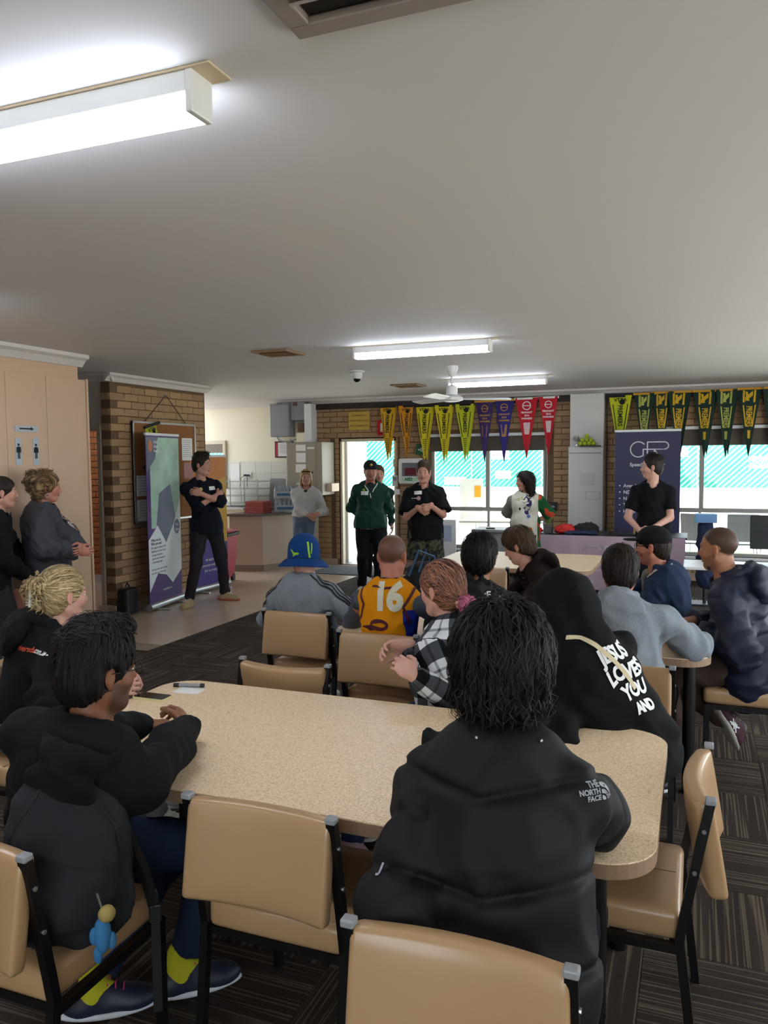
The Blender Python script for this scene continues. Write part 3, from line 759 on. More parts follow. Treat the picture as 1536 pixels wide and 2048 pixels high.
def np_mesh(name, V, Q, mats, attrs=None, smooth=True):
    me = bpy.data.meshes.new(name); n = len(Q)
    me.vertices.add(len(V)); me.vertices.foreach_set('co', V.astype(np.float32).ravel())
    me.loops.add(4*n); me.loops.foreach_set('vertex_index', Q.astype(np.int32).ravel())
    me.polygons.add(n); me.polygons.foreach_set('loop_start', np.arange(0, 4*n, 4, dtype=np.int32)); me.polygons.foreach_set('loop_total', np.full(n, 4, np.int32))
    if smooth: me.polygons.foreach_set('use_smooth', np.ones(n, bool))
    me.update(calc_edges=True)
    for m in (mats if isinstance(mats, (list, tuple)) else [mats]): me.materials.append(m)
    for k, a in (attrs or {}).items():
        at = me.attributes.new(k, 'FLOAT_VECTOR', 'POINT'); at.data.foreach_set('vector', a.astype(np.float32).ravel())
    return me
def sdf_mesh(name, prims, h, mats, parent=None, fine=(), disp=None, it=2, attrs=None, keep=False):
    """fine: list of (lo, hi, spacing) boxes. disp(P)->metres, positive grows"""
    bs = [p.box() for p in prims if p.op == 'add']; lo = np.min([b[0] for b in bs], 0); hi = np.max([b[1] for b in bs], 0)
    ax = [axis_coords(lo[i], hi[i], h, [(f[0][i], f[1][i], f[2]) for f in fine]) for i in range(3)]
    F = eval_field(prims, *ax)
    if disp is not None:
        m = np.abs(F) < .035; i, j, k = np.nonzero(m); Pp = np.stack([ax[0][i], ax[1][j], ax[2][k]], 1)
        F[m] -= disp(Pp).astype(np.float32)
    V, Q = surface_nets(*ax, F); V = relax(V, Q, it)
    me = np_mesh(name, V, Q, mats, {k: f(V) for k, f in (attrs or {}).items()})
    o = link(name, me, parent)
    if keep: o_ = (V, Q); return o, o_
    return o
def bvh_of(V, Q): return BVHTree.FromPolygons([Vector(v) for v in V], [tuple(q) for q in Q])
def sines(seed, n, fr, stretch=(1, 1, 1)):
    r = np.random.RandomState(seed); K = r.normal(size=(n, 3)); K /= np.linalg.norm(K, axis=1)[:, None]; K *= fr*r.uniform(.6, 1.5, n)[:, None]*np.array(stretch)
    return K, r.uniform(0, 6.28, n)
def folds(seed, fr=28, amp=.004, stretch=(1, 1, .6), focus=()):
    fr = fr*2.3; amp = amp*1.0; focus = [(c, s_, e*1.) for c, s_, e in focus]
    K, ph = sines(seed, 5, fr, stretch); K2, ph2 = sines(seed+1, 3, fr*.35)
    def f(Pp):
        wob = sum(np.sin(Pp@K2[i]+ph2[i]) for i in range(3)); v = np.zeros(len(Pp))
        for i in range(5): v += 1-2*np.abs(np.sin(.5*(Pp@K[i]+ph[i]+1.4*wob)))
        a = np.full(len(Pp), amp)
        for c, s_, e in focus: a = a+e*np.exp(-((Pp-c)**2).sum(1)/(s_*s_))
        return a*v*.35
    return f
# ---------------------------------------------------------------- materials for people
def skin_mat(name, col, hair='#2a1d15', lips='#8f4f46'):
    if name in MATS: return MATS[name]
    m = mat(name, col, .5, sss=.06, spec=.35); g = G(m); b = m.node_tree.nodes['Principled BSDF']
    a = g.attr('msk'); s_ = g.n('ShaderNodeSeparateXYZ'); g.l(a.outputs['Vector'], s_.inputs[0])
    n = g.noise(g.obj(), 9, 3); c = srgb(col)
    c0 = g.mix(n, tuple(x*.9 for x in c), tuple(min(1, x*1.1) for x in c))
    c1 = g.mix(s_.outputs[1], c0, srgb(lips))
    c1 = g.mix(g.math('MULTIPLY', s_.outputs[2], .35), c1, (c[0]*1.0, c[1]*.5, c[2]*.42))
    sp = g.noise(g.obj(), 420, 1); hm = g.math('MULTIPLY', s_.outputs[0], g.math('ADD', .62, g.math('MULTIPLY', sp, .6)), clamp=True)
    g.l(g.mix(hm, c1, srgb(hair)), b.inputs['Base Color']); g.bump(g.noise(g.obj(), 140, 2), .15, .002)
    return m
def hair_mat(name, c1, c2, rough=.55):
    if name in MATS: return MATS[name]
    m = mat(name, c1, rough, spec=.25); g = G(m); b = m.node_tree.nodes['Principled BSDF']
    a = g.attr('strand'); s_ = g.n('ShaderNodeSeparateXYZ'); g.l(a.outputs['Vector'], s_.inputs[0])
    n = g.noise(a.outputs['Vector'], 1.0, 2, .6)
    g.l(g.mix(g.ramp(n, [(.42, (0, 0, 0)), (.6, (1, 1, 1))]), srgb(c1), srgb(c2)), b.inputs['Base Color']); g.bump(n, .5, .006)
    return m
def cloth_mat(name, col, rough=.9, weave=420, sheen=.0, var=(12, .1), strength=.25, spec=.2):
    if name in MATS: return MATS[name]
    m = mat(name, col, rough, var=var, sheen=sheen, spec=spec); g = G(m); g.bump(g.noise(g.obj(), weave, 2, .7), strength, .002); return m
m_sclera = mat('eye_white', '#cfc8c2', .25); m_iris = mat('brown_iris', '#2a1a10', .2)
m_lens = mat('spectacle_lens', '#c8d0d0', .05)
# ---------------------------------------------------------------- the figure
def ik(a, b, l1, l2, hint):
    a = np.asarray(a, float); b = np.asarray(b, float); d = np.linalg.norm(b-a); mx = (l1+l2)*.995
    if d > mx: b = a+(b-a)*mx/d; d = mx
    u = (b-a)/d; x = (l1*l1-l2*l2+d*d)/(2*d); y = math.sqrt(max(l1*l1-x*x, 1e-6))
    h = np.asarray(hint, float); h = h-u*(h@u); h = nrm(h); return a+u*x+h*y, b
def hand_prims(w, d, palm, thumb, curl=.5, spread=.12, s=1., k=.004, L=None):
    """hand from wrist w, pointing d, palm normal, thumb side direction; curl scalar or 4 values. returns prims, list of finger tips"""
    d = nrm(d); palm = nrm(np.asarray(palm, float)-d*(np.asarray(palm)@d)); th = nrm(np.cross(palm, d)); 
    if th@np.asarray(thumb, float) < 0: th = -th
    pr = []; c = w+d*.045*s
    R = [list(d), list(th), list(palm)]
    pr.append(ell(c+d*.004*s, (.052*s, .041*s, .0165*s), R, .012)); pr.append(cone(w-d*.02*s, w+d*.03*s, .0235*s, .026*s, .015, flat=(palm, 1.25)))
    pr.append(cone(w+d*.025*s+th*.022*s-palm*-.006*s, w+d*.062*s+th*.026*s, .016*s, .013*s, .012))
    cu = curl if isinstance(curl, (list, tuple)) else [curl]*4
    lens = [(.040, .024, .019), (.044, .028, .020), (.041, .026, .020), (.032, .020, .017)]
    for i, ls in enumerate(lens):
        off = (.029-.0195*i)*s; base = w+d*(.083-.003*abs(i-1.2)**1.5)*s+th*off
        a = spread*(1.3-i)*.6; dirv = nrm(d*math.cos(a)+th*math.sin(a)); ang = 0; p = base; r0_ = (.0092-.0006*abs(i-1))*s
        for j, l_ in enumerate(ls):
            ang += cu[i]*(.75, 1.0, .7)[j]; dv = dirv*math.cos(ang)+palm*math.sin(ang); q = p+dv*l_*s
            pr.append(cone(p, q, r0_*(1-.06*j), r0_*(.93-.07*j), k)); p = q
    tb = w+d*.032*s+th*.030*s+palm*.006*s; mc = np.mean(cu)
    t1 = tb+nrm(th*.75+d*.65+palm*.35)*.034*s; t2 = t1+nrm(th*(.25-.2*mc)+d*.9+palm*.5)*.030*s; t3 = t2+nrm(d*.85+palm*(.35+.5*mc)-th*.1*mc)*.024*s
    pr += [cone(tb, t1, .0145*s, .0115*s, .008), cone(t1, t2, .0108*s, .0098*s, k), cone(t2, t3, .0098*s, .0082*s, k)]
    return pr, c
def head_frame(yaw_, pitch_, roll_=0.):
    f = V3(math.cos(yaw_)*math.cos(pitch_), math.sin(yaw_)*math.cos(pitch_), -math.sin(pitch_)); l = V3(-math.sin(yaw_), math.cos(yaw_), 0); u = np.cross(f, l)
    c, s_ = math.cos(roll_), math.sin(roll_); return f, c*l+s_*u, -s_*l+c*u
def head_prims(Hc, fr, s=1., fem=False, jaw=1., nose=1., ears=True, full=1.):
    f, l, u = fr; W = lambda a, b, c: Hc+(f*a+l*b+u*c)*s; R = [list(f), list(l), list(u)]; q = lambda *r: tuple(x*s for x in r); j = .92 if fem else 1.
    pr = [ell(W(-.012, 0, .036), q(.097, .076*full, .085), R, .02), ell(W(.022, 0, -.028), q(.070, .062*j*full, .085), R, .03),
          cone(W(.058, .014, -.096), W(.058, -.014, -.096), .021*s*j*jaw, None, .028), 
          cone(W(-.005, .050*j*full, -.058), W(.045, .022, -.094), .022*s*jaw, .018*s*jaw, .03), cone(W(-.005, -.050*j*full, -.058), W(.045, -.022, -.094), .022*s*jaw, .018*s*jaw, .03),
          ell(W(.054, .033, -.030), q(.030, .026, .028), R, .02), ell(W(.054, -.033, -.030), q(.030, .026, .028), R, .02),
          cone(W(.078, .034, .024), W(.086, .008, .020), .011*s, .010*s, .014), cone(W(.078, -.034, .024), W(.086, -.008, .020), .011*s, .010*s, .014),
          ell(W(.108, .031, .000), q(.024, .017, .0115), R, .010, 'sub'), ell(W(.108, -.031, .000), q(.024, .017, .0115), R, .010, 'sub'),
          cone(W(.086, 0, .012), W(.106*nose, 0, -.030), .0075*s, .0105*s, .010), cone(W(.094, .011, -.036), W(.094, -.011, -.036), .0085*s, None, .006), 
          cone(W(.083, .022, -.058), W(.091, 0, -.055), .005*s, .0068*s, .006), cone(W(.083, -.022, -.058), W(.091, 0, -.055), .005*s, .0068*s, .006),
          cone(W(.082, .018, -.067), W(.089, 0, -.069), .005*s, .0078*s, .006), cone(W(.082, -.018, -.067), W(.089, 0, -.069), .005*s, .0078*s, .006),
          cone(W(.088, .024, -.0625), W(.098, 0, -.0625), .0028*s, .0034*s, .002, op='sub'), cone(W(.088, -.024, -.0625), W(.098, 0, -.0625), .0028*s, .0034*s, .002, op='sub')]
    for sg in (1, -1): pr += [cone(W(.0825, sg*.020, .0085), W(.0800, sg*.042, .0075), .0072*s, .0068*s, .003), cone(W(.0835, sg*.022, -.0105), W(.0800, sg*.041, -.0095), .0055*s, None, .003)]
    if ears:
        for sg in (1, -1):
            Re = [list(nrm(f*.94-l*sg*.3)), list(nrm(l*sg*.94+f*.3)), list(u)]
            pr += [ell(W(-.008, sg*.079*full, -.006), q(.019, .008, .032), Re, .006), ell(W(-.002, sg*.090*full, -.002), q(.010, .008, .019), Re, .004, 'sub'), ell(W(-.004, sg*.078*full, -.034), q(.009, .006, .010), Re, .006)]
    return pr
class Person:
    def __init__(s, label, pelvis, head, yaw_hip, yaw_chest=None, head_yaw=None, head_pitch=0, head_roll=0, sc=1., g=1., wide=1., fem=False, belly=0., slouch=.02, cat='person', skin='skin_light', grp=None, jaw=1., nose=1., ears=True, res=1., shrug=0., wide_head=1.):
        s.sc = sc; s.g = g; s.fem = fem; s.P = V3(*pelvis); s.Hc = V3(*head); s.res = res; s.belly = belly; s.slouch = slouch; s.skin = skin; s.jaw = jaw; s.nose = nose; s.ears = ears; s.full = wide_head
        yh = rad(yaw_hip); yc = rad(yaw_chest if yaw_chest is not None else yaw_hip); hy = rad(head_yaw if head_yaw is not None else (yaw_chest if yaw_chest is not None else yaw_hip))
        s.Fh = V3(math.cos(yh), math.sin(yh), 0); s.Lh = V3(-math.sin(yh), math.cos(yh), 0); s.Fc = V3(math.cos(yc), math.sin(yc), 0); s.Lc = V3(-math.sin(yc), math.cos(yc), 0)
        s.hf = head_frame(hy, rad(head_pitch), rad(head_roll)); f, l, u = s.hf; U = V3(0, 0, 1)
        s.N = s.Hc-(.55*U+.45*u)*.178*sc-f*.012*sc-s.Fc*.022*sc
        sp = nrm(s.N-s.P); s.sp = sp; s.Cc = s.P+(s.N-s.P)*.70-s.Fc*slouch; s.Wc = s.P+(s.N-s.P)*.36-(s.Fc+s.Fh)*.5*slouch*.7
        s.Fct = nrm(s.Fc-sp*(s.Fc@sp)); s.Lct = nrm(np.cross(sp, s.Fct))
        sw = .172*sc*wide; s.sw = sw; s.shrug = shrug
        s.S = {1: s.N-sp*(.078-shrug)*sc+s.Lct*sw-s.Fct*.012, -1: s.N-sp*(.078-shrug)*sc-s.Lct*sw-s.Fct*.012}
        s.hip = {1: s.P+s.Lh*.088*sc*g**.5, -1: s.P-s.Lh*.088*sc*g**.5}
        s.root = empty('person', (s.P[0], s.P[1], 0)); tag(s.root, label, cat, grp); s.root.location = (s.P[0], s.P[1], 0)
        s.off = Matrix.Translation((-s.P[0], -s.P[1], 0)); s.hands = {}; s.legs = {}; s.eyes = True
    def arm(s, side, wrist, hint=(0, 0, -1), d=None, palm=None, thumb=None, curl=.5, spread=.1, l=(.285, .255)):
        e, w_ = ik(s.S[side], wrist, l[0]*s.sc, l[1]*s.sc, hint); fd = nrm(w_-e)
        s.hands[side] = dict(e=e, w=w_, d=nrm(d) if d is not None else fd, palm=palm if palm is not None else (0, 0, -1), thumb=thumb if thumb is not None else s.Fc, curl=curl, spread=spread)
    def arm2(s, side, elbow, wrist, d=None, palm=None, thumb=None, curl=.5, spread=.1):
        e = s.S[side]+nrm(np.asarray(elbow, float)-s.S[side])*.285*s.sc; s.arm(side, e+nrm(np.asarray(wrist, float)-e)*.25*s.sc, e-(s.S[side]+np.asarray(wrist, float))/2, d, palm, thumb, curl, spread)
        s.hands[side]['e'] = e
    def leg(s, side, ankle, hint=None, toe=None):
        k, a = ik(s.hip[side], ankle, .43*s.sc, .42*s.sc, hint if hint is not None else s.Fh+V3(0, 0, .3)); s.legs[side] = dict(k=k, a=a, toe=nrm(toe) if toe is not None else s.Fh)
    def add(s, o):
        o.parent = s.root; o.location = (-s.P[0], -s.P[1], 0); return o
    def H(s, a, b, c): f, l, u = s.hf; return s.Hc+(f*a+l*b+u*c)*s.sc
    def R(s): return [list(x) for x in s.hf]
    def hl(s, Pp):
        D = (Pp-s.Hc)/s.sc; return np.stack([D@s.hf[0], D@s.hf[1], D@s.hf[2]], 1)
    def cl(s, Pp):
        D = Pp-s.Cc; return np.stack([D@s.Fct, D@s.Lct, D@s.sp], 1)
    def torso(s, t, k=.06, hem=.0, low=True):
        """torso primitives inflated by t"""
        sc, g = s.sc, s.g; Rc = [list(s.Fct), list(s.Lct), list(s.sp)]; Rh = [list(s.Fh), list(s.Lh), [0, 0, 1]]
        pr = [ell(s.Cc+s.sp*.01, ((.104*g+t)*sc, (.156*g**.7+t)*sc, (.185+t)*sc), Rc, k), ell(s.Wc+s.Fc*s.belly*.5, ((.098*g+t+s.belly*.55)*sc, (.136*g+t+s.belly*.3)*sc, (.165+t)*sc), Rc, k)]
        if low: pr.append(ell(s.P+V3(0, 0, .02), ((.112*g+t+s.belly*.3)*sc, (.155*g+t)*sc, (.135+t)*sc), Rh, k))
        for sd in (1, -1):
            pr.append(cone(s.N-s.sp*.016*sc+s.Lct*sd*.03*sc, s.S[sd]+s.sp*.010*sc, (.045+t*.9)*sc, (.040+t*.7)*sc, .035)); pr.append(cone(s.Cc+s.sp*.04*sc+s.Lct*sd*.07*sc, s.S[sd]-s.sp*.01*sc, (.072+t*.8)*sc, (.044+t*.7)*sc, .04))
        if s.fem:
            for sd in (1, -1): pr.append(ell(s.Cc+s.Fct*.085*sc*g+s.Lct*sd*.068*sc-s.sp*.02, ((.052*g+t)*sc, (.062+t)*sc, (.065+t)*sc), Rc, .04))
        return pr
    def body(s, beard=0., buzz=0., lips=1., cheek=.6, extra=None, brows=True, hair_line=None, browcol=None):
        sc = s.sc; fine = []
        hs = .0045*s.res if s.res < 1.3 else .0055
        f, l, u = s.hf; pr = []
        for p in s.torso(-.022): pr.append(p)
        for sd in (1, -1):
            if sd in s.legs:
                L_ = s.legs[sd]; pr += [cone(s.hip[sd], L_['k'], .078*sc*s.g**.5, .050*sc, .03), cone(L_['k'], L_['a'], .048*sc, .032*sc, .02), cone(L_['a'], L_['a']+L_['toe']*.10*sc-V3(0, 0, .05)*sc, .028*sc, .018*sc, .01)]
        pr.append(cone(s.N-s.sp*.03, s.Hc-u*.055*sc-f*.022*sc, .060*sc*(.86 if s.fem else 1)*s.g**.4, .053*sc*(.84 if s.fem else 1)*s.g**.3, .025))
        pr += head_prims(s.Hc, s.hf, sc, s.fem, s.jaw, s.nose, s.ears, s.full)
        a_ = s.Hc-.135*sc; b_ = s.Hc+.135*sc; fine.append((a_, b_, hs))
        for sd, h_ in s.hands.items():
            pr += [cone(s.S[sd], h_['e'], .045*sc*s.g**.6, .038*sc*s.g**.5, .02), cone(h_['e'], h_['w'], .040*sc*s.g**.5, .026*sc, .02)]
            hp_, c = hand_prims(h_['w'], h_['d'], h_['palm'], h_['thumb'], h_['curl'], h_['spread'], s.sc); pr += hp_
            m = h_['w']+h_['d']*.08*sc; fine.append((m-.10*sc, m+.10*sc, .0048*min(s.res, 1.15)))
        m = skin_mat(s.skin, SKINS[s.skin][0], SKINS[s.skin][1], SKINS[s.skin][2])
        def msk(V):
            q = s.hl(V); r = np.linalg.norm(q, axis=1) < .16; x, y, z = q.T; o = np.zeros((len(V), 3))
            if beard: 
                bz = np.clip((-.034-z+.35*np.clip(.05-x, 0, 1))/.012, 0, 1)*np.clip((x+.012)/.02, 0, 1)*np.clip((z+.14)/.03, 0, 1); bz *= 1-np.exp(-((z+.063)/.010)**2-(y/.026)**2)*np.clip((x-.07)/.01, 0, 1); o[:, 0] = np.maximum(o[:, 0], beard*bz*r)
            if buzz:
                hz = np.clip((z-.064+.9*np.clip(.055-x, 0, .12)+.25*np.clip(np.abs(y)-.04, 0, 1))/.012, 0, 1); hz *= np.clip((z+.075)/.02, 0, 1); ear = np.clip(1-((x+.005)**2+(z+.005)**2)/.034**2*1., 0, 1)*(np.abs(y) > .067); hz *= 1-np.clip(ear*4, 0, 1); o[:, 0] = np.maximum(o[:, 0], buzz*hz*r)
            o[:, 1] = lips*np.exp(-((z+.0625)/.0085)**2-(y/.024)**2)*np.clip((x-.078)/.006, 0, 1)*r
            o[:, 2] = cheek*(np.exp(-((z+.03)/.022)**2-((np.abs(y)-.045)/.02)**2)*(x > .03)+np.exp(-((z+.035)/.012)**2-(y/.02)**2)*(x > .09)+np.clip((np.abs(y)-.072)/.01, 0, 1)*(np.abs(z) < .045)*(x > -.04))*r
            return o
        o, (V, Q) = sdf_mesh('body', pr, .024, m, None, fine, None, 1, {'msk': msk}, True); s.add(o); s.bV = V
        if s.eyes:
            for sd in (1, -1):
                mb = MB(); c = s.H(.0775, sd*.031, -.0005); mb.sphere(tuple(c), .0120*sc, 16, 12)
                g_ = nrm(f+.0*l); mb.mi = [0 if (np.array([sum(mb.v[i][c_] for i in fc)/len(fc) for c_ in range(3)])-c)@g_ < .0092*sc else 1 for fc in mb.f]
                s.add(mb.build('eye', [m_sclera, m_iris], None, smooth='all'))
            if brows:
                pr = []
                for sd in (1, -1): pr += [cone(s.H(.092, sd*.014, .0215), s.H(.0875, sd*.034, .0275), .0032*sc, .0040*sc, .003), cone(s.H(.0875, sd*.034, .0275), s.H(.074, sd*.050, .0215), .0040*sc, .0022*sc, .003)]
                s.add(sdf_mesh('eyebrows', pr, .0025, mat('brow_'+(browcol or SKINS[s.skin][1]).strip('#'), browcol or SKINS[s.skin][1], .8), None, it=1))
        return o
    def arms(s, t, sd, upto=1., ra=(.046, .044, .042, .034), cuff=True):
        h_ = s.hands[sd]; e, w_ = h_['e'], h_['w']; g = s.g**.6; sc = s.sc; S_ = s.S[sd]
        ra = (ra[0]*.84,)+tuple(ra[1:])
        if upto > 1: return [cone(S_, e, (ra[0]*g+t*.8)*sc, (ra[1]*g+t)*sc, .035), cone(e, e+(w_-e)*(upto-1), (ra[2]*g+t)*sc, (ra[2]*g+t*1.1)*sc, .03, cut='b')]
        if upto >= 1: return [cone(S_, e, (ra[0]*g+t*.8)*sc, (ra[1]*g+t)*sc, .035), cone(e, w_+(w_-e)*0.03, (ra[2]*g+t)*sc, (ra[3]+t*.7)*sc, .03, cut='b')]
        return [cone(S_, S_+(e-S_)*upto, (ra[0]*g+t)*sc, (ra[1]*g+t*1.3)*sc, .035, cut='b')]
    def top(s, name, m, t=.014, sleeve=1., h=.009, hem=None, neck=.058, amp=.004, seed=1, extra=(), extra_after=(), attrs=None, hemskirt=0., neckdrop=0., fr=26, ra=(.050, .046, .043, .034), neckcut=True, disp2=None, sides=(1, -1), fine=(), relax_it=2):
        """jersey, hoodie, jacket: torso and sleeves as one garment"""
        pr = s.torso(t); sc = s.sc
        if hemskirt: pr.append(cone(s.P+V3(0, 0, .06), s.P-V3(0, 0, hemskirt), (.166*s.g+t)*sc, (.176*s.g+t)*sc, .04, flat=(s.Fh, 1.26)))
        if hem is not None: pr.append(plane((0, 0, -1), (0, 0, hem)))
        foc = []
        for sd in sides:
            if sd in s.hands:
                if sleeve >= 1: pr += s.arms(t, sd, sleeve, ra); foc.append((s.hands[sd]['e'], .10, amp*1.2)); foc.append((s.hands[sd]['w'], .07, amp*.8))
                elif sleeve > 0: pr += s.arms(t+.004, sd, sleeve, ra)
                foc.append((s.S[sd]-V3(0, 0, .1), .09, amp*.7))
        foc.append((s.Wc, .16, amp*.6)); pr += list(extra)
        f, l, u = s.hf
        if neckcut: pr.append(cone(s.N-s.sp*(.012+neckdrop)*sc+s.Fct*.01, s.N+nrm(s.Hc-s.N)*.16*sc, neck*sc, (neck+.02)*sc, .01, op='sub'))
        pr += list(extra_after)
        fd = folds(seed, fr, amp, (1, 1, .8), foc)
        dd = fd if disp2 is None else (lambda Pp: fd(Pp)+disp2(Pp))
        at = {'cl': s.cl}; at.update(attrs or {})
        o, (V, Q) = sdf_mesh(name, pr, h, m, None, fine, dd, relax_it, at, True); s.add(o); return o, V, Q
    def hood(s, m, big=1., seed=1, h=.0075):
        F_, L_, S_, N_ = s.Fct, s.Lct, s.sp, s.N; k = s.sc; R_ = [list(F_), list(L_), list(S_)]; pr = []; ring = []
        for a in np.linspace(-150, 150, 11):
            c_, s_ = math.cos(rad(a)), math.sin(rad(a)); ring.append((N_-F_*(.078*c_+.012+max(c_, 0)*(s.slouch*.7+.02))*k+L_*.088*s_*k+S_*(.018+.030*c_)*k, (.026+.016*max(c_, 0))*k))
        for (a, ra_), (b, rb_) in zip(ring, ring[1:]): pr.append(cone(a, b, ra_, rb_, .012))
        b0 = s.slouch*.75+.025
        pr += [ell(N_-F_*(.105+.01*big+b0)*k-S_*.030*k*big, (.048*k*big, .122*k*big, .078*k*big), R_, .018), ell(N_-F_*(.115+b0)*k-S_*.085*k*big, (.036*k*big, .075*k*big, .055*k*big), R_, .03), ell(N_-F_*.070*k+S_*.055*k, (.050*k, .088*k, .055*k), R_, .010, 'sub')]
        s.add(sdf_mesh('hood', pr, h, m, None, (), folds(seed, 30, .006, (1, .5, 1)), 2, {'cl': s.cl}))
    def trousers(s, m, t=.014, h=.012, amp=.004, seed=3, upto=1., name='trousers', flare=0., ankle=.0):
        pr = [ell(s.P+V3(0, 0, .01), ((.112*s.g+t)*s.sc, (.152*s.g+t)*s.sc, (.125+t)*s.sc), [list(s.Fh), list(s.Lh), [0, 0, 1]], .05)]; foc = []
        for sd, L_ in s.legs.items():
            k, a = L_['k'], L_['a']; g = s.g**.6
            if upto >= 1: pr += [cone(s.hip[sd], k, (.083*g+t)*s.sc, (.056+t)*s.sc, .035), cone(k, a+(a-k)*ankle, (.054+t)*s.sc, (.040+t+flare)*s.sc, .03, cut='b')]
            else: pr += [cone(s.hip[sd], s.hip[sd]+(k-s.hip[sd])*upto, (.083*g+t)*s.sc, (.070+t*1.8)*s.sc, .035, cut='b')]
            foc += [(k, .12, amp*1.1), (a, .10, amp*1.2)]
        o = sdf_mesh(name, pr, h, m, None, (), folds(seed, 24, amp, (1, 1, .7), foc), 2, {'cl': s.cl}); return s.add(o)
    def shoe(s, sd, mu, ms=None, sole=.022, name='shoe', tongue=True, laces=None):
        L_ = s.legs[sd]; a = L_['a']; d = L_['toe']; up = nrm(np.cross(d, np.cross(V3(0, 0, 1), d))) if abs(d[2]) < .9 else s.Fh
        side = np.cross(up, d); b = a-up*.078*s.sc; R_ = [list(d), list(side), list(up)]; k = s.sc
        pr = [ell(b+d*.05*k+up*.030*k, (.145*k, .046*k, .042*k), R_, .02), cone(b-d*.03*k+up*.03*k, a+up*.0*k, .040*k, .040*k, .03), ell(b+d*.125*k+up*.028*k, (.060*k, .046*k, .034*k), R_, .02), cone(b+d*.015*k+up*.068*k, b+d*.085*k+up*.045*k, .036*k, .032*k, .02), plane(-up, b+up*.010)]
        o = s.add(sdf_mesh(name, pr, .006, mu, None, it=2))
        sl = [ell(b+d*.045*k+up*.010*k, (.155*k, .051*k, .022*k), R_, .01), plane(-up, b-up*.004*k), plane(up, b+up*.020*k)]
        q = sdf_mesh('sole', sl, .006, ms or m_white, None, it=1); q.parent = o
        if laces is not None:
            mb = MB()
            for i in range(4):
                c = b+d*(.045+.024*i)*k+up*(.096-.010*i)*k; mb.tube([c-side*.022*k-up*.004, c+up*.004*k, c+side*.022*k-up*.004], .0025*k, 5)
            q = mb.build('laces', laces); q.parent = o
        return o
    # ---- hair
    def hair(s, name, prims, m, h=.0055, strands=120, amp=.004, seed=5, flow='down', it=1, brush=(1, .35, .35)):
        K, ph = sines(seed, 6, 1.0)
        def sc_(V):
            q = s.hl(V); x, y, z = q.T; az = np.arctan2(y, x+.0); rr_ = np.sqrt(x*x+y*y)
            if flow == 'down': c = np.stack([az*strands/6.28*1.2*np.clip(rr_/.08, .3, 1), z*14, rr_*10], 1)
            elif flow == 'back':   # pulled to a knot at the back
                kx, kz = -.10, -.01; th = np.arctan2(y, z-kz); c = np.stack([th*strands/6.28*1.1, x*10, np.sqrt(y*y+(z-kz)**2)*12], 1)
            else: c = np.stack([y*strands*8, x*18, z*18], 1)*.6
            return c
        def disp(V):
            c = sc_(V); w_ = np.sin(c[:, 0]*1.7+np.sin(c[:, 1]*1.3+ph[0])*1.6)+.7*np.sin(c[:, 0]*.61+c[:, 1]*.8+ph[1])+.6*np.sin(c[:, 0]*3.1+c[:, 2])
            return amp*w_*.5
        o, (V, Q) = sdf_mesh(name, prims, h*s.res if s.res > 1 else h, m, None, (), disp, it, {'strand': sc_}, True)
        return s.add(o), V, Q
    def cap_hair(s, thick=.012, front=.0, back=-.05, top=.0, side=1.):
        R_ = s.R(); q = s.sc; H = s.H; t = thick
        return [ell(H(-.016, 0, .034), ((.098+t)*q, (.078+t*side)*q, (.088+t+top)*q), R_, .01), ell(H(-.045, 0, -.025), ((.058+t)*q, (.064+t*side)*q, (.070+t)*q), R_, .03),
                ell(H(.105, 0, -.045+front), (.080*q, .090*q, .100*q), R_, .012, 'sub'), ell(H(-.004, .092, -.012), (.024*q, .022*q, .036*q), R_, .006, 'sub'), ell(H(-.004, -.092, -.012), (.024*q, .022*q, .036*q), R_, .006, 'sub'),
                plane(-s.hf[2], H(0, 0, -.035+back)), plane(nrm(s.hf[0]*.6-s.hf[2]*.8), H(-.02, 0, (-.050 if back > -.095 else -.15)))]
def strands(V, Q, n, length, flow, mats, name, width=.003, lift=.006, seed=1, steps=5, curl=0., keep=None, taper=True):
    """locks of hair as thin tapering strips laid along a surface; flow(p)->direction"""
    r = random.Random(seed); bv = bvh_of(V, Q); mb = MB(); sv = []; m_ = len(V)
    for i in range(n):
        p = Vector(V[r.randrange(m_)])
        if keep is not None and not keep(np.array(p)): continue
        L_ = length*r.uniform(.6, 1.25); st = L_/steps; pts = []; side0 = None; wv = width*r.uniform(.6, 1.3); lf = lift*r.uniform(.3, 1.2); off = r.uniform(-.2, .2); ph = r.uniform(0, 6)
        vs = []
        for k in range(steps+1):
            loc, nr, _, dist = bv.find_nearest(p)
            if loc is None: break
            d = Vector(flow(np.array(loc))); d = d-nr*d.dot(nr)
            if d.length < 1e-5: break
            d.normalize(); sd = nr.cross(d).normalized(); d = (d+sd*(off+curl*math.sin(ph+k*1.5))).normalized()
            t = k/steps; q = loc+nr*(.001+lf*math.sin(math.pi*min(t*1.15, 1))+(lf*.8*t)); ww = wv*((1-t)**.6 if taper else 1)
            vs += [q-sd*ww, q+nr*ww*.5, q+sd*ww]; p = loc+d*st
        nn = len(vs)//3
        if nn < 3: continue
        fs = [(3*a+b, 3*a+b+1, 3*a+b+4, 3*a+b+3) for a in range(nn-1) for b in (0, 1)]
        mb.add(vs, fs); sv += [(i*1.37, 0, 0)]*len(vs)
    me = mb.mesh(name, mats); me.polygons.foreach_set('use_smooth', [True]*len(me.polygons))
    at = me.attributes.new('strand', 'FLOAT_VECTOR', 'POINT'); at.data.foreach_set('vector', np.array(sv, np.float32).ravel())
    o = link(name, me); o['kind'] = 'stuff'; return o
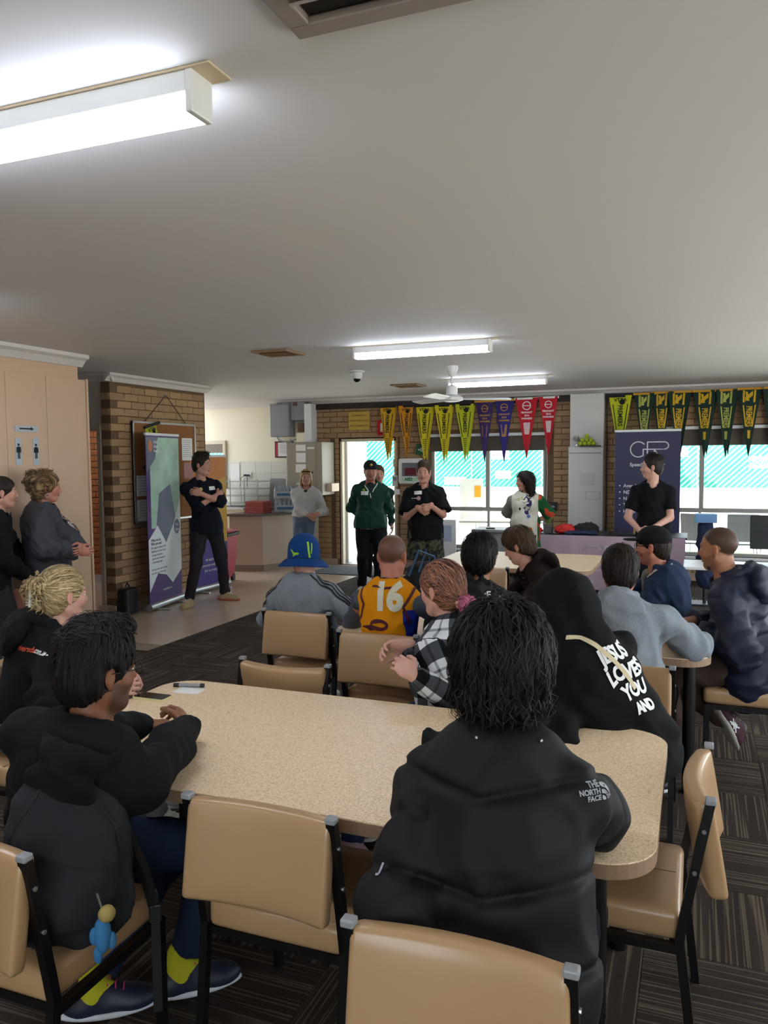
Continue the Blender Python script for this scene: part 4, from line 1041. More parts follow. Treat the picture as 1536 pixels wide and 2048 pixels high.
SKINS = {'skin_light': ('#b98772', '#3a281d', '#7e3d36'), 'skin_pale': ('#c99a88', '#5b4636', '#8a443f'), 'skin_tan': ('#a06f53', '#171311', '#83493d'), 'skin_brown': ('#80543a', '#0f0c0b', '#6b3a30'), 'skin_ruddy': ('#b57862', '#4a3528', '#7c3d36')}
def decal(name, geo, M, V, Q, m, off=.0025, depth=.35):
    """lay flat lettering or shapes (vertices in the plane of M) onto a garment"""
    bv = bvh_of(V, Q) if not isinstance(V, BVHTree) else V; vs = []; n = (M.to_3x3() @ Vector((0, 0, 1))).normalized(); good = []
    for p in geo[0]:
        w_ = M @ Vector(p); hit = bv.ray_cast(w_+n*depth, -n, depth*2)
        if hit[0] is None: vs.append(w_); good.append(False)
        else: vs.append(hit[0]+n*off+hit[1]*off*.5); good.append(True)
    fs = [f for f in geo[1] if all(good[i] for i in f)]
    me = bpy.data.meshes.new(name); me.from_pydata([tuple(v) for v in vs], [], fs); me.update(); me.materials.append(m); me.polygons.foreach_set('use_smooth', [True]*len(me.polygons))
    return link(name, me)
def ribbon(name, pts, width, V, Q, m, off=.003, n=40, thick=0., parent=None):
    """a band following a surface through guide points"""
    bv = bvh_of(V, Q) if not isinstance(V, BVHTree) else V; P_ = [Vector(p) for p in pts]; seg = []
    L_ = [0]
    for a, b in zip(P_, P_[1:]): L_.append(L_[-1]+(b-a).length)
    bv = bvh_of(V, Q) if not isinstance(V, BVHTree) else V
    for i in range(n+1):
        t = L_[-1]*i/n; k = max(j for j in range(len(P_)-1) if L_[j] <= t+1e-9); seg.append(P_[k].lerp(P_[k+1], (t-L_[k])/(L_[k+1]-L_[k])))
    rows = []
    for i, p in enumerate(seg):
        loc, nr, _, _ = bv.find_nearest(p); rows.append((loc, nr))
    vs = []
    for i, (p, nr) in enumerate(rows):
        d = (rows[min(i+1, n)][0]-rows[max(i-1, 0)][0]).normalized(); sd = nr.cross(d).normalized()
        for w_ in (-.5, 0, .5):
            q = p+sd*w_*width; loc, n2, _, _ = bv.find_nearest(q); vs.append(loc+n2*off)
    fs = [(3*i+j, 3*i+j+1, 3*i+j+4, 3*i+j+3) for i in range(n) for j in (0, 1)]
    return link(name, (lambda me: (me.from_pydata([tuple(v) for v in vs], [], fs), me.materials.append(m), me)[2])(bpy.data.meshes.new(name)), parent)
def rect_geo(w_, h_, n=6):
    vs = [(-w_/2+w_*i/n, -h_/2+h_*j/n, 0) for j in range(n+1) for i in range(n+1)]
    return vs, [(j*(n+1)+i, j*(n+1)+i+1, (j+1)*(n+1)+i+1, (j+1)*(n+1)+i) for j in range(n) for i in range(n)]
def disc_geo(r, n=16, r2=0.): 
    if r2: return [(q*math.cos(6.2832*i/n), q*math.sin(6.2832*i/n), 0) for q in (r2, r) for i in range(n)], [(i, (i+1) % n, n+(i+1) % n, n+i) for i in range(n)]
    return [(0, 0, 0)]+[(r*math.cos(6.2832*i/n), r*math.sin(6.2832*i/n), 0) for i in range(n)], [(0, 1+i, 1+(i+1) % n) for i in range(n)]
def glasses(s, m, lens=True, r=.021):
    mb = MB(); 
    for sd in (1, -1):
        c = s.H(.104, sd*.033, -.002); mb.tube([tuple(c+(s.hf[1]*math.cos(a)*r*1.15+s.hf[2]*math.sin(a)*r*.85)*s.sc) for a in np.linspace(0, 6.2832, 17)], .0016, 5, cap=False)
        mb.tube([tuple(s.H(.104, sd*.057, .004)), tuple(s.H(.06, sd*.078, .004)), tuple(s.H(-.005, sd*.085, .004))], .0017, 5)
    mb.tube([tuple(s.H(.105, .010, .003)), tuple(s.H(.107, 0, .006)), tuple(s.H(.105, -.010, .003))], .0017, 5)
    o = s.add(mb.build('spectacles', m))
    return o
# ================================================================ PEOPLE
_rr, _uu, _fw = (np.array(v) for v in (rr, uu, fw))
def at(px, py, y=None, x=None, z=None):
    """point on a pixel's ray at a chosen plane"""
    d = _rr*(px-768)/FPX-_uu*(py-1024)/FPX+_fw; o = V3(0, 0, 1.74)
    t = (y/d[1]) if y is not None else (x/d[0]) if x is not None else (z-1.74)/d[2]
    return o+d*t
def hit(bv, px, py):
    o = Vector((0, 0, 1.74)); d = (Vector(at(px, py, y=5.))-o).normalized(); r = bv.ray_cast(o, d)
    if r[0] is not None: return np.array(r[0]), np.array(r[1])
    best = min((bv.find_nearest(o+d*t) for t in np.arange(.8, 12, .1)), key=lambda q: q[3]); return np.array(best[0]), np.array(best[1])
def surf_frame(bv, px, py, ang=0.):
    """upright frame lying on the garment at the given spot; ang tilts the baseline"""
    c, n = hit(bv, px, py); n = nrm(n*V3(1, 1, .25)); ex = nrm(np.cross(V3(0, 0, 1), n)); ey = np.cross(n, ex); a = rad(ang)
    return frame2(tuple(c+n*.03), tuple(ex*math.cos(a)+ey*math.sin(a)), tuple(ey*math.cos(a)-ex*math.sin(a)))
def sit_legs(p, fwd=.40, apart=.13, z=.09, sh=(0, 0)):
    for sd in (1, -1): p.leg(sd, p.P*V3(1, 1, 0)+p.Fh*(fwd+sh[0 if sd > 0 else 1])+p.Lh*apart*sd+V3(0, 0, z), V3(0, 0, 1)+p.Fh*.6)
def stand_legs(p, apart=.13, z=.085, toe=.25):
    for sd in (1, -1): p.leg(sd, p.P*V3(1, 1, 0)+p.Lh*apart*sd-p.Fh*.02+V3(0, 0, z), p.Fh, toe=p.Fh+p.Lh*sd*toe)
def hood_down(p, big=1., t=.0):
    F_, L_, S_, N_ = p.Fct, p.Lct, p.sp, p.N; R_ = [list(F_), list(L_), list(S_)]; k = p.sc
    return [ell(N_-F_*.070*k+S_*.030*k, (.062*k*big, .118*k*big, .052*k*big), R_, .012), ell(N_-F_*.112*k-S_*.070*k*big, (.040*k*big, .112*k*big, .098*k*big), R_, .012),
            cone(N_+L_*.085*k+F_*.0-S_*.0, N_+L_*.05*k+F_*.075*k-S_*.045*k, .034*k, .026*k, .02), cone(N_-L_*.085*k-S_*.0, N_-L_*.05*k+F_*.075*k-S_*.045*k, .034*k, .026*k, .02),
            cone(N_+L_*.09*k-F_*.02, N_-F_*.075*k+L_*.03*k, .036*k, .03*k, .02), cone(N_-L_*.09*k-F_*.02, N_-F_*.075*k-L_*.03*k, .036*k, .03*k, .02)]
def hood_cut(p):
    return [ell(p.N-p.Fct*.062*p.sc+p.sp*.095*p.sc, (.042*p.sc, .088*p.sc, .050*p.sc), [list(p.Fct), list(p.Lct), list(p.sp)], .012, 'sub')]
def collar(p, r=.072, hgt=.045, thick=.012, lean=0.):
    k = p.sc; a = p.N-p.sp*.02*k; ax = nrm(p.Hc-p.hf[2]*.06-p.N)
    return [cone(a, a+ax*(hgt+.02)*k+p.Fct*lean, r*k+thick, r*k*.96+thick, .012, cut='b')], [cone(a-ax*.02, a+ax*(hgt+.12)*k, r*k, r*k, .006, op='sub')]
def clasp(p, c, drop=.0, hint=(0, 0, -1), out=.6, curl=.75):
    c = np.asarray(c, float); L_, F_ = p.Lct, p.Fct
    for sd in (1, -1):
        d = nrm(-L_*sd*.75+V3(0, 0, -.55)+F_*.15); w_ = c-d*.085*p.sc+V3(0, 0, .012*sd)+F_*.012*sd
        p.arm(sd, w_, np.asarray(hint, float)+L_*sd*out-F_*.25, d=d, palm=-F_*1.+L_*-sd*.25, thumb=V3(0, 0, 1), curl=[curl]*4)
def name_tag(p, V, Q, a, b, up=0, w_=.085, h_=.042):
    M_ = frame2(tuple(p.Cc+p.Fct*.2+p.Lct*a+p.sp*b), tuple(np.cross(p.sp, p.Fct)), tuple(p.sp)); p.add(decal('name_sticker', rect_geo(w_, h_), M_, V, Q, m_paper, .003))
m_blackhood = cloth_mat('black_fleece', '#101112', .95, var=(8, .25)); m_blackpuff = cloth_mat('black_nylon', '#0f0f11', .68, 300, var=(4, .2), strength=.1, spec=.25)
m_navy = cloth_mat('navy_nylon', '#141b30', .55, 300, var=(4, .2), strength=.1, spec=.35); m_greymarl = cloth_mat('grey_marl', '#7e848b', .95, var=(90, .22)); m_greymarl2 = cloth_mat('light_grey_marl', '#86898a', .95, var=(120, .2))
m_jeans = cloth_mat('dark_denim', '#1c2940', .85, 500, var=(9, .3)); m_jeansl = cloth_mat('light_denim', '#5e7183', .85, 500, var=(7, .25)); m_denimj = cloth_mat('denim_jacket', '#1f2c45', .85, 500, var=(12, .35))
m_blackt = cloth_mat('black_cotton', '#0e0f11', .92); m_blackpants = cloth_mat('black_trousers', '#121216', .9); m_charp = cloth_mat('charcoal_trousers', '#252124', .9); m_browntr = cloth_mat('brown_trousers', '#4a3a33', .85)
m_green = cloth_mat('bottle_green_tracksuit', '#12382b', .7); m_brownhood = cloth_mat('brown_fleece', '#1f1512', .95); m_greycardi = cloth_mat('grey_knit', '#3f3f44', .95, 160, var=(60, .3), strength=.6)
m_whitesw = cloth_mat('pale_grey_sweat', '#b4b2ae', .95, var=(40, .08)); m_polo = cloth_mat('navy_polo', '#0c101c', .85); m_skirt = cloth_mat('grey_skirt', '#2c2b2f', .9)
m_shoew = mat('worn_white_shoe', '#bdb8ae', .6); m_shoeb = mat('black_shoe', '#141414', .5); m_shoet = mat('tan_suede_shoe', '#a58e6c', .8)
m_specs = mat('black_spectacle_frame', '#0c0c0c', .25)
h_black = hair_mat('black_hair', '#080605', '#17110e'); h_dark = hair_mat('dark_brown_hair', '#120c09', '#2a1d15'); h_brown = hair_mat('brown_hair', '#2e2117', '#5d4731'); h_blonde = hair_mat('blonde_hair', '#66502f', '#dcc394'); h_blonde2 = hair_mat('dark_blonde_hair', '#6d5335', '#c29f6b')
h_pink = hair_mat('pink_streaked_hair', '#1c1410', '#c08468'); h_curl = hair_mat('curly_blond_brown_hair', '#3b2a1f', '#94774f'); h_bunpink = hair_mat('pink_hair', '#a04a68', '#cf7f98')
def flow_down(p, fr=.0, back=-.0):
    c = p.H(back, 0, .125)
    def f(q): d = q-c; d = nrm(d); return d*.9+p.hf[2]*-.6+p.hf[0]*fr
    return f
# ---------- man in the black puffer jacket, nearest the camera, seen from behind
def puffer_man():
    p = Person('person in a black puffer jacket with shaggy black hair, nearest the camera', (-.40, 1.70, .58), at(1003, 1325, y=1.86), 90, 93, 100, 4, g=1.02, wide=.95, slouch=.02, skin='skin_tan', shrug=-.035)
    p.arm2(1, at(800, 1800, y=1.58), V3(-.52, 1.95, .72), palm=(0, 0, -1), thumb=V3(1, 0, 0), curl=.4)
    p.arm2(-1, V3(-.235, 2.02, .835), V3(-.45, 2.15, .82), palm=(0, 0, -1), thumb=V3(-1, 0, 0), curl=.4)
    sit_legs(p, .42, .14); p.eyes = False; p.body()
    # quilting grooves: chevrons down the back
    def quilt(P_):
        q = p.cl(P_); x, y, z = q.T; v = z-.45*np.abs(y+.02)*0; o = np.zeros(len(P_))
        zz = z-.28*(np.abs(y-.02)-.10)*(-1); 
        for z0 in (.045, -.155, -.34):
            d = z-(z0+.34*(y*-1+.0)*np.where(y < .02, 1, -1)*.62); o -= .015*np.exp(-(d/.011)**2)*(np.hypot(x, y) < .27); o += .012*np.exp(-((d-.08)/.07)**2)*.5
        return o
    def arm_rings(P_):
        o = np.zeros(len(P_))
        for sd in (1, -1):
            h_ = p.hands[sd]
            for a, b, ts in ((p.S[sd], h_['e'], (.38, .80)), (h_['e'], h_['w'], (.35, .75))):
                ab = b-a; t = (P_-a)@ab/(ab@ab); r_ = np.linalg.norm(P_-a-t[:, None]*ab, axis=1)
                for t0 in ts: o -= .011*np.exp(-((t-t0)/.045)**2)*(r_ < .10)*(np.abs(t-.5) < .6)
        return o
    cA, cB = collar(p, .078, .065, .018)
    R_ = [list(p.Fct), list(p.Lct), list(p.sp)]
    ex = [ell(p.Cc-p.Fct*.02-p.sp*.03, (.145, .195, .22), R_, .06), ell(p.Wc-p.Fct*.015, (.165, .215, .22), R_, .06), ell(p.P+V3(0, -.01, -.0), (.19, .235, .20), R_, .05), cone(p.P+V3(.02, -.02, -.02), p.P+V3(.16, -.10, -.30), .13, .10, .06, flat=(p.Fh, 1.3))]
    for sd in (1, -1):
        h_ = p.hands[sd]; ex += [cone(p.S[sd], h_['e'], .078, .078, .04), cone(h_['e'], h_['w']-(h_['w']-h_['e'])*.05, .076, .056, .03)]
    _fl = at(858, 1484, y=1.85); ex += cA+[cone(p.N+p.Lct*.05-p.sp*.0, _fl, .034, .022, .015, flat=(p.Fct, 1.5)), cone(_fl+V3(0, 0, .02), _fl-V3(.0, 0, .03), .020, .016, .01, flat=(p.Fct, 1.4)), cone(p.N+p.Lct*.09+p.Fct*.02, p.N+p.Lct*.15+p.Fct*.10-p.sp*.03, .030, .020, .02), cone(p.N+p.Lct*.06-p.Fct*.06, p.N+p.Lct*.12+p.Fct*.06, .032, .022, .02), cone(p.N-p.Lct*.06-p.Fct*.06, p.N-p.Lct*.09+p.Fct*.06, .030, .022, .02)]
    o, V, Q = p.top('puffer_jacket', m_blackpuff, .03, extra=ex, extra_after=cB, neck=.07, amp=.007, h=.0085, seed=11, fr=20, disp2=lambda P_: quilt(P_)+arm_rings(P_), relax_it=1)
    bv = bvh_of(V, Q)
    # chest-back logo: small three line wordmark beside a quarter dome
    M_ = surf_frame(bv, 1196, 1585); k = .0165
    mb = MB()
    for i, s_ in enumerate(('THE', 'NORTH', 'FACE')): put_text(mb, s_, T(.006, .012-i*.0135, 0), .0150, bold=.0006, align='RIGHT')
    for i in range(3):
        r1 = .034-.0115*i; pts = [(r1*math.cos(rad(a)), r1*math.sin(rad(a))) for a in range(0, 91, 15)]; r2 = r1-.008; q_ = [(r2*math.cos(rad(a)), r2*math.sin(rad(a))) for a in range(90, -1, -15)]
        mb.prism(pts+q_, 0, .0001, T(.009, -.017, 0))
    p.add(decal('logo', (mb.v, mb.f), M_, bv, None, mat('grey_thread', '#9a9da3', .7), .002))
    mb = MB(); put_text(mb, 'J', T(0, 0, 0), .03, bold=.001); p.add(decal('sleeve_logo', (mb.v, mb.f), surf_frame(bv, 760, 1745), bv, None, mat('grey_thread', '#9a9da3', .7), .002))
    for q in (at(1105, 1457, y=1.72), at(953, 1475, y=1.70)): 
        l_ = bv.find_nearest(Vector(q)); mb = MB(); mb.sphere(tuple(l_[0]+l_[1]*.003), .004); p.add(mb.build('press_stud', m_alu))
    pr = p.cap_hair(.028, .0, -.13, .0, 1.2)[:3]+[ell(p.H(-.055, 0, -.065), (.062, .078, .075), p.R(), .03), ell(p.H(-.03, .072, -.005), (.05, .03, .07), p.R(), .02), ell(p.H(-.03, -.072, -.005), (.05, .03, .07), p.R(), .02), ell(p.H(.03, .0, .115), (.07, .07, .03), p.R(), .03)]
    o, V, Q = p.hair('hair', pr, h_black, .0055, 110, .006, 9, 'down', 1)
    fl = flow_down(p); p.add(strands(V, Q, 2600, .13, lambda q: fl(q)+V3(.25, 0, 0)*math.sin(q[0]*40), h_black, 'hair_locks', .0024, .012, 4, 6, .08))
    p.add(strands(V, Q, 1500, .11, fl, h_black, 'hair_ends', .0022, .030, 5, 6, .35, keep=lambda q: p.hl(q[None])[0][2] < -.03))
    p.trousers(m_blackpants); p.shoe(1, m_shoeb); p.shoe(-1, m_shoeb); return p
puffer_man()
# ---------- man with glasses and black hoodie
def glasses_man():
    p = Person('man with black glasses and black hoodie leaning on the table at left', (-1.78, 1.82, .58), at(198, 1340, y=1.75), 75, 112, 68, 3, g=1.12, wide=1.02, slouch=.045, skin='skin_brown', jaw=.95)
    p.arm2(-1, V3(-1.53, 2.0, .83), V3(-1.60, 2.16, .815), d=(-.45, .45, .25), palm=(-.8, -.2, -.3), thumb=V3(0, 0, 1), curl=[.85, .8, .8, .8])
    p.arm(1, V3(-1.76, 2.26, .80), V3(-.8, .1, -.6), d=(.7, .3, .1), palm=(0, -.2, -1), thumb=V3(0, 1, .3), curl=.6)
    p.leg(-1, V3(-1.53, 2.04, .10), V3(.5, .6, .5), toe=(.75, .66, 0)); p.leg(1, V3(-1.725, 1.86, .10), V3(.2, .8, .5), toe=(.70, .50, 0))
    p.body(beard=.75)
    o, V, Q = p.top('hoodie', m_blackhood, .025, extra=(), neck=.062, amp=.008, h=.0085, seed=21, fr=22, ra=(.056, .050, .046, .036)); p.hood(m_blackhood, .85, 13)
    pr = p.cap_hair(.016, .008, -.05, .022)+[ell(p.H(.045, 0, .122), (.055, .062, .028), p.R(), .02)]
    o, V, Q = p.hair('hair', pr, h_black, .005, 120, .004, 9, 'down', 1); fl = flow_down(p, -.2)
    p.add(strands(V, Q, 1500, .06, lambda q: fl(q), h_black, 'hair_locks', .0022, .004, 4, 4, .2, keep=lambda q: p.hl(q[None])[0][2] > .045))
    p.add(strands(V, Q, 500, .05, lambda q: -p.hf[0]*.6+p.hf[1]*.3+p.hf[2]*.2, h_black, 'fringe_locks', .0028, .010, 14, 4, .3, keep=lambda q: p.hl(q[None])[0][2] > .09))
    glasses(p, m_specs); p.trousers(m_jeans, .016, .010, .005, ankle=-.12)
    for sd in (1, -1):
        o = p.shoe(sd, mat('navy_running_shoe', '#1b2033', .5), mat('pale_sole', '#c7cbd2', .5), laces=mat('pink_laces', '#d2357c', .6))
        L_ = p.legs[sd]; q = sdf_mesh('sock', [cone(L_['a']+V3(0, 0, .05), L_['a']-V3(0, 0, .02), .040, .041, .01), cone(L_['a']-V3(0, 0, .02), L_['a']-V3(0, 0, .05)-L_['toe']*.03, .041, .034, .02), cone(L_['a'], L_['a']+L_['toe']*.07-V3(0, 0, .025), .036, .030, .02)], .006, mat('yellow_sock', '#b8b51f', .9)); p.add(q)
    return p
glasses_man()
# ---------- blonde woman with claw clip
def blonde():
    p = Person('blonde woman with hair in a claw clip and black hoodie, seated at left', (-2.78, 2.62, .58), at(128, 1188, y=2.80), 20, 50, 68, 5, fem=True, g=1.0, sc=.98, slouch=.04, skin='skin_pale')
    p.arm(-1, V3(-2.27, 2.60, .79), V3(.2, -.8, -.6), d=(.75, .5, .05), palm=(-.3, .7, -.3), thumb=V3(0, 0, 1), curl=.8); p.arm(1, V3(-2.33, 2.80, .79), V3(0, .6, -.8), d=(.8, -.35, .05), palm=(0, -.7, -.5), thumb=V3(0, 0, 1), curl=.6)
    p.leg(-1, at(318, 1628, z=.12), toe=V3(.9, .3, 0)); p.leg(1, at(300, 1600, z=.12)+V3(-.05, .1, 0)); p.body()
    o, V, Q = p.top('hoodie', m_blackhood, .026, extra=(), neck=.060, amp=.009, h=.010, seed=31, ra=(.055, .05, .046, .034)); p.hood(m_blackhood, 1.2, 29)
    bv = bvh_of(V, Q); n = at(65, 1306, y=2.55)-V3(0, 0, 1.74); 
    M_ = surf_frame(bv, 72, 1306)
    for s_, x0, c_ in (('riversdx', -.058, mat('orange_print', '#c2492f', .7)), ('.com.au', .038, m_wprint)):
        mb = MB(); put_text(mb, s_, T(x0, 0, 0), .033, bold=.0008, shear=.15); p.add(decal('lettering', (mb.v, mb.f), M_, bv, None, c_, .003))
    pr = p.cap_hair(.010, -.002, -.10, .004); o, V, Q = p.hair('hair', pr, h_blonde, .0045, 90, .0035, 9, 'back', 1)
    kn = p.H(-.115, 0, .03)
    p.add(strands(V, Q, 1500, .10, lambda q: kn-q, h_blonde, 'hair_locks', .0015, .003, 4, 5, .03))
    pr = [ell(p.H(-.125, .0, .045), (.045, .045, .038), p.R(), .01), ell(p.H(-.120, .0, -.015), (.032, .035, .055), p.R(), .02), ell(p.H(-.14, .015, .02), (.03, .03, .04), p.R(), .02)]
    o, V, Q = p.hair('bun', pr, h_blonde, .005, 60, .008, 19, 'x', 1); p.add(strands(V, Q, 260, .07, lambda q: -p.hf[2]+p.hf[1]*math.sin(q[2]*60), h_blonde, 'bun_locks', .0026, .02, 5, 5, .5))
    mb = MB()
    for i in range(7): mb.tube([tuple(p.H(-.130, -.035+.002*i, .035-.012*i)), tuple(p.H(-.165, -.020, .030-.012*i)), tuple(p.H(-.168, .012, .028-.012*i))], .0032, 5)
    mb.tube([tuple(p.H(-.165, -.02, .04)), tuple(p.H(-.165, -.02, -.05))], .006, 6); p.add(mb.build('claw_clip', mat('pearl_clip', '#c7c3ba', .25)))
    p.trousers(cloth_mat('grey_joggers', '#6c6e72', .9)); p.shoe(1, m_shoew, laces=m_white); p.shoe(-1, m_shoew, laces=m_white); return p
blonde()
# ---------- person in the black hood, JESUS LOVES YOU on the back
def hooded():
    p = Person('person with black hood up and white lettering on the back', (-.20, 3.16, .58), at(1128, 1218, y=3.12), 150, 138, 135, 12, g=1.12, wide=.98, slouch=.05, ears=False, shrug=-.02)
    p.arm(1, V3(-.62, 2.84, .80), V3(.15, -.9, -.6), palm=(0, 0, -1), thumb=V3(0, 1, 0), curl=.5); p.arm(-1, V3(-.62, 3.05, .80), V3(.2, .9, -.6), palm=(0, 0, -1), thumb=V3(0, -1, 0), curl=.5)
    sit_legs(p, .35); p.eyes = False; p.body(brows=False); R_ = p.R()
    hood = [ell(p.H(-.015, 0, .030), (.135, .122, .135), R_, .03), ell(p.H(-.045, 0, -.06), (.115, .118, .12), R_, .04), ell(p.N-p.Fct*.05+V3(0, 0, .02), (.11, .15, .075), [list(p.Fct), list(p.Lct), list(p.sp)], .04)]
    o, V, Q = p.top('hoodie', m_blackhood, .032, extra=hood, extra_after=[ell(p.H(.13, 0, -.03), (.10, .075, .105), R_, .02, 'sub')], neckcut=False, amp=.010, h=.009, seed=41, fr=20, ra=(.062, .058, .052, .038))
    bv = bvh_of(V, Q); c = at(1243, 1352, y=3.15)
    M_ = surf_frame(bv, 1252, 1352, 20)
    for i, (s_, z, sz, x0) in enumerate((('JESUS', .065, .066, 0), ('LOVES', -.010, .066, .006), ('YOU', -.084, .066, .014), ('AND', -.145, .045, .022))):
        v, f = text_geo(s_, sz, .0028, .92, .0, 'CENTER', .014); v = [(x*.92+x0, y*1.15+z-.5*x*x+.010*math.sin((x+.1)*30), 0) for x, y, _ in v]
        p.add(decal('lettering', (v, f), M_, bv, None, m_wprint, .003))
    gp = [p.S[1]+p.sp*.08-p.Lct*.04+p.Fct*.03, p.N-p.Fct*.16-p.sp*.06+p.Lct*.04, p.Cc-p.Fct*.2-p.Lct*.05, p.Wc-p.Fct*.2-p.Lct*.20, p.Wc-p.Lct*.26+p.Fct*.05-p.sp*.05]
    gp = [hit(bv, q_[0], q_[1])[0] for q_ in ((1132, 1274), (1160, 1275), (1190, 1290), (1220, 1315), (1248, 1345), (1268, 1378))]
    p.add(ribbon('bag_strap', gp, .016, None, None, mat('cream_webbing', '#cfc19e', .9), .005, 30) if False else ribbon('bag_strap', gp, .017, bv, None, mat('cream_webbing', '#cfc19e', .9), .006, 30))
    p.trousers(m_blackpants); p.shoe(1, m_shoeb); p.shoe(-1, m_shoeb); return p
hooded()
# ---------- woman in plaid shirt
def plaid():
    p = Person('woman in a black and white plaid shirt with a pink hair bun', (-.98, 3.36, .58), at(882, 1178, y=3.44), 175, 165, 160, 8, fem=True, g=1.2, wide=1.0, slouch=.03, skin='skin_pale', belly=.05)
    p.arm(1, at(828, 1352, y=3.02), V3(.5, -.6, -.8), d=(-.75, .2, .45), palm=(.1, .6, -.6), thumb=V3(-.2, .1, 1), curl=[.9, .9, .9, .9]); p.arm(-1, at(815, 1290, y=3.30), V3(.2, .6, -.8), d=(-.85, -.35, -.05), palm=(.2, -.7, -.5), thumb=V3(-.2, 0, -1), curl=[.7, .8, .9, .9])
    p.leg(1, at(705, 1688, z=.14), V3(-1, -.3, .6)); p.leg(-1, V3(-1.42, 3.2, .1)); p.body()
    def pl(V):
        # cloth coordinates: along each sleeve, else torso
        o = np.zeros((len(V), 3)); q = p.cl(V); best = np.full(len(V), 9.); o[:, 0] = np.arctan2(q[:, 1], q[:, 0])*.17; o[:, 1] = q[:, 2]; best = np.maximum(np.hypot(q[:, 0]/.14, q[:, 1]/.19)-1, 0)*.15+.002
        for sd in (1, -1):
            h_ = p.hands[sd]
            for a, b, off in ((p.S[sd], h_['e'], 0), (h_['e'], h_['w'], .285)):
                ab = b-a; L_ = np.linalg.norm(ab); u_ = ab/L_; t = (V-a)@u_; d = V-a-t[:, None]*u_; r_ = np.linalg.norm(d, axis=1); e1 = nrm(np.cross(u_, V3(.1, .2, 1))); e2 = np.cross(u_, e1)
                dd = np.maximum(r_-.062, 0)+np.maximum(-t, 0)+np.maximum(t-L_, 0); m_ = dd < best
                o[m_, 0] = np.arctan2(d[m_]@e1, d[m_]@e2)*.065; o[m_, 1] = t[m_]+off; best[m_] = dd[m_]
        return o
    m = cloth_mat('plaid_flannel', '#808080', .95); g = G(m); b = m.node_tree.nodes['Principled BSDF']; s_ = g.n('ShaderNodeSeparateXYZ'); g.l(g.attr('plaid').outputs['Vector'], s_.inputs[0])
    def band(sock): 
        fr_ = g.math('FRACT', g.math('MULTIPLY', sock, 1/.165)); wide = g.math('LESS_THAN', fr_, .48); thin = g.math('LESS_THAN', g.math('ABSOLUTE', g.math('SUBTRACT', fr_, .74)), .035); return g.math('ADD', wide, g.math('MULTIPLY', thin, .45))
    tot = g.math('MULTIPLY', g.math('ADD', band(s_.outputs[0]), band(s_.outputs[1])), .5, clamp=True)
    g.l(g.ramp(tot, [(0, srgb('#d5d8da')), (.35, srgb('#55595f')), (.55, srgb('#3e4147')), (1, srgb('#0c0d0f'))]), b.inputs['Base Color'])
    cA, cB = collar(p, .066, .02, .008)
    o, V, Q = p.top('plaid_shirt', m, .020, extra=cA, extra_after=cB, neck=.060, amp=.008, h=.0085, seed=51, attrs={'plaid': pl}, ra=(.060, .055, .050, .034), hemskirt=.05)
    pr = p.cap_hair(.012, .0, -.10, .004); o, V, Q = p.hair('hair', pr, h_pink, .0045, 80, .0035, 9, 'back', 1); kn = p.H(-.11, 0, -.06)
    p.add(strands(V, Q, 1500, .10, lambda q: kn-q, h_pink, 'hair_locks', .0016, .003, 4, 5, .03))
    pr = [ell(p.H(-.135, -.005, -.075), (.036, .048, .040), p.R(), .01), ell(p.H(-.125, -.02, -.105), (.03, .035, .035), p.R(), .02)]
    o, V, Q = p.hair('bun', pr, h_bunpink, .0045, 60, .006, 19, 'x', 1); p.add(strands(V, Q, 200, .07, lambda q: p.hf[1]*(q[2]-kn[2])*30+p.hf[2]*-(q[1]-kn[1])*30, h_bunpink, 'bun_locks', .0026, .006, 5, 5, .3))
    mb = MB()
    for i in range(9): a = i*.7; mb.sphere(tuple(p.H(-.105, .032*math.cos(a), -.060+.026*math.sin(a))), .0105, 8, 6)
    p.add(mb.build('scrunchie', mat('peach_scrunchie', '#d6a98a', .8), smooth='all')); m_ps = mat('dusty_pink_shoe', '#8d6f70', .7); p.trousers(m_jeans); p.shoe(1, m_ps, laces=m_white); p.shoe(-1, m_ps, laces=m_white); return p
plaid()
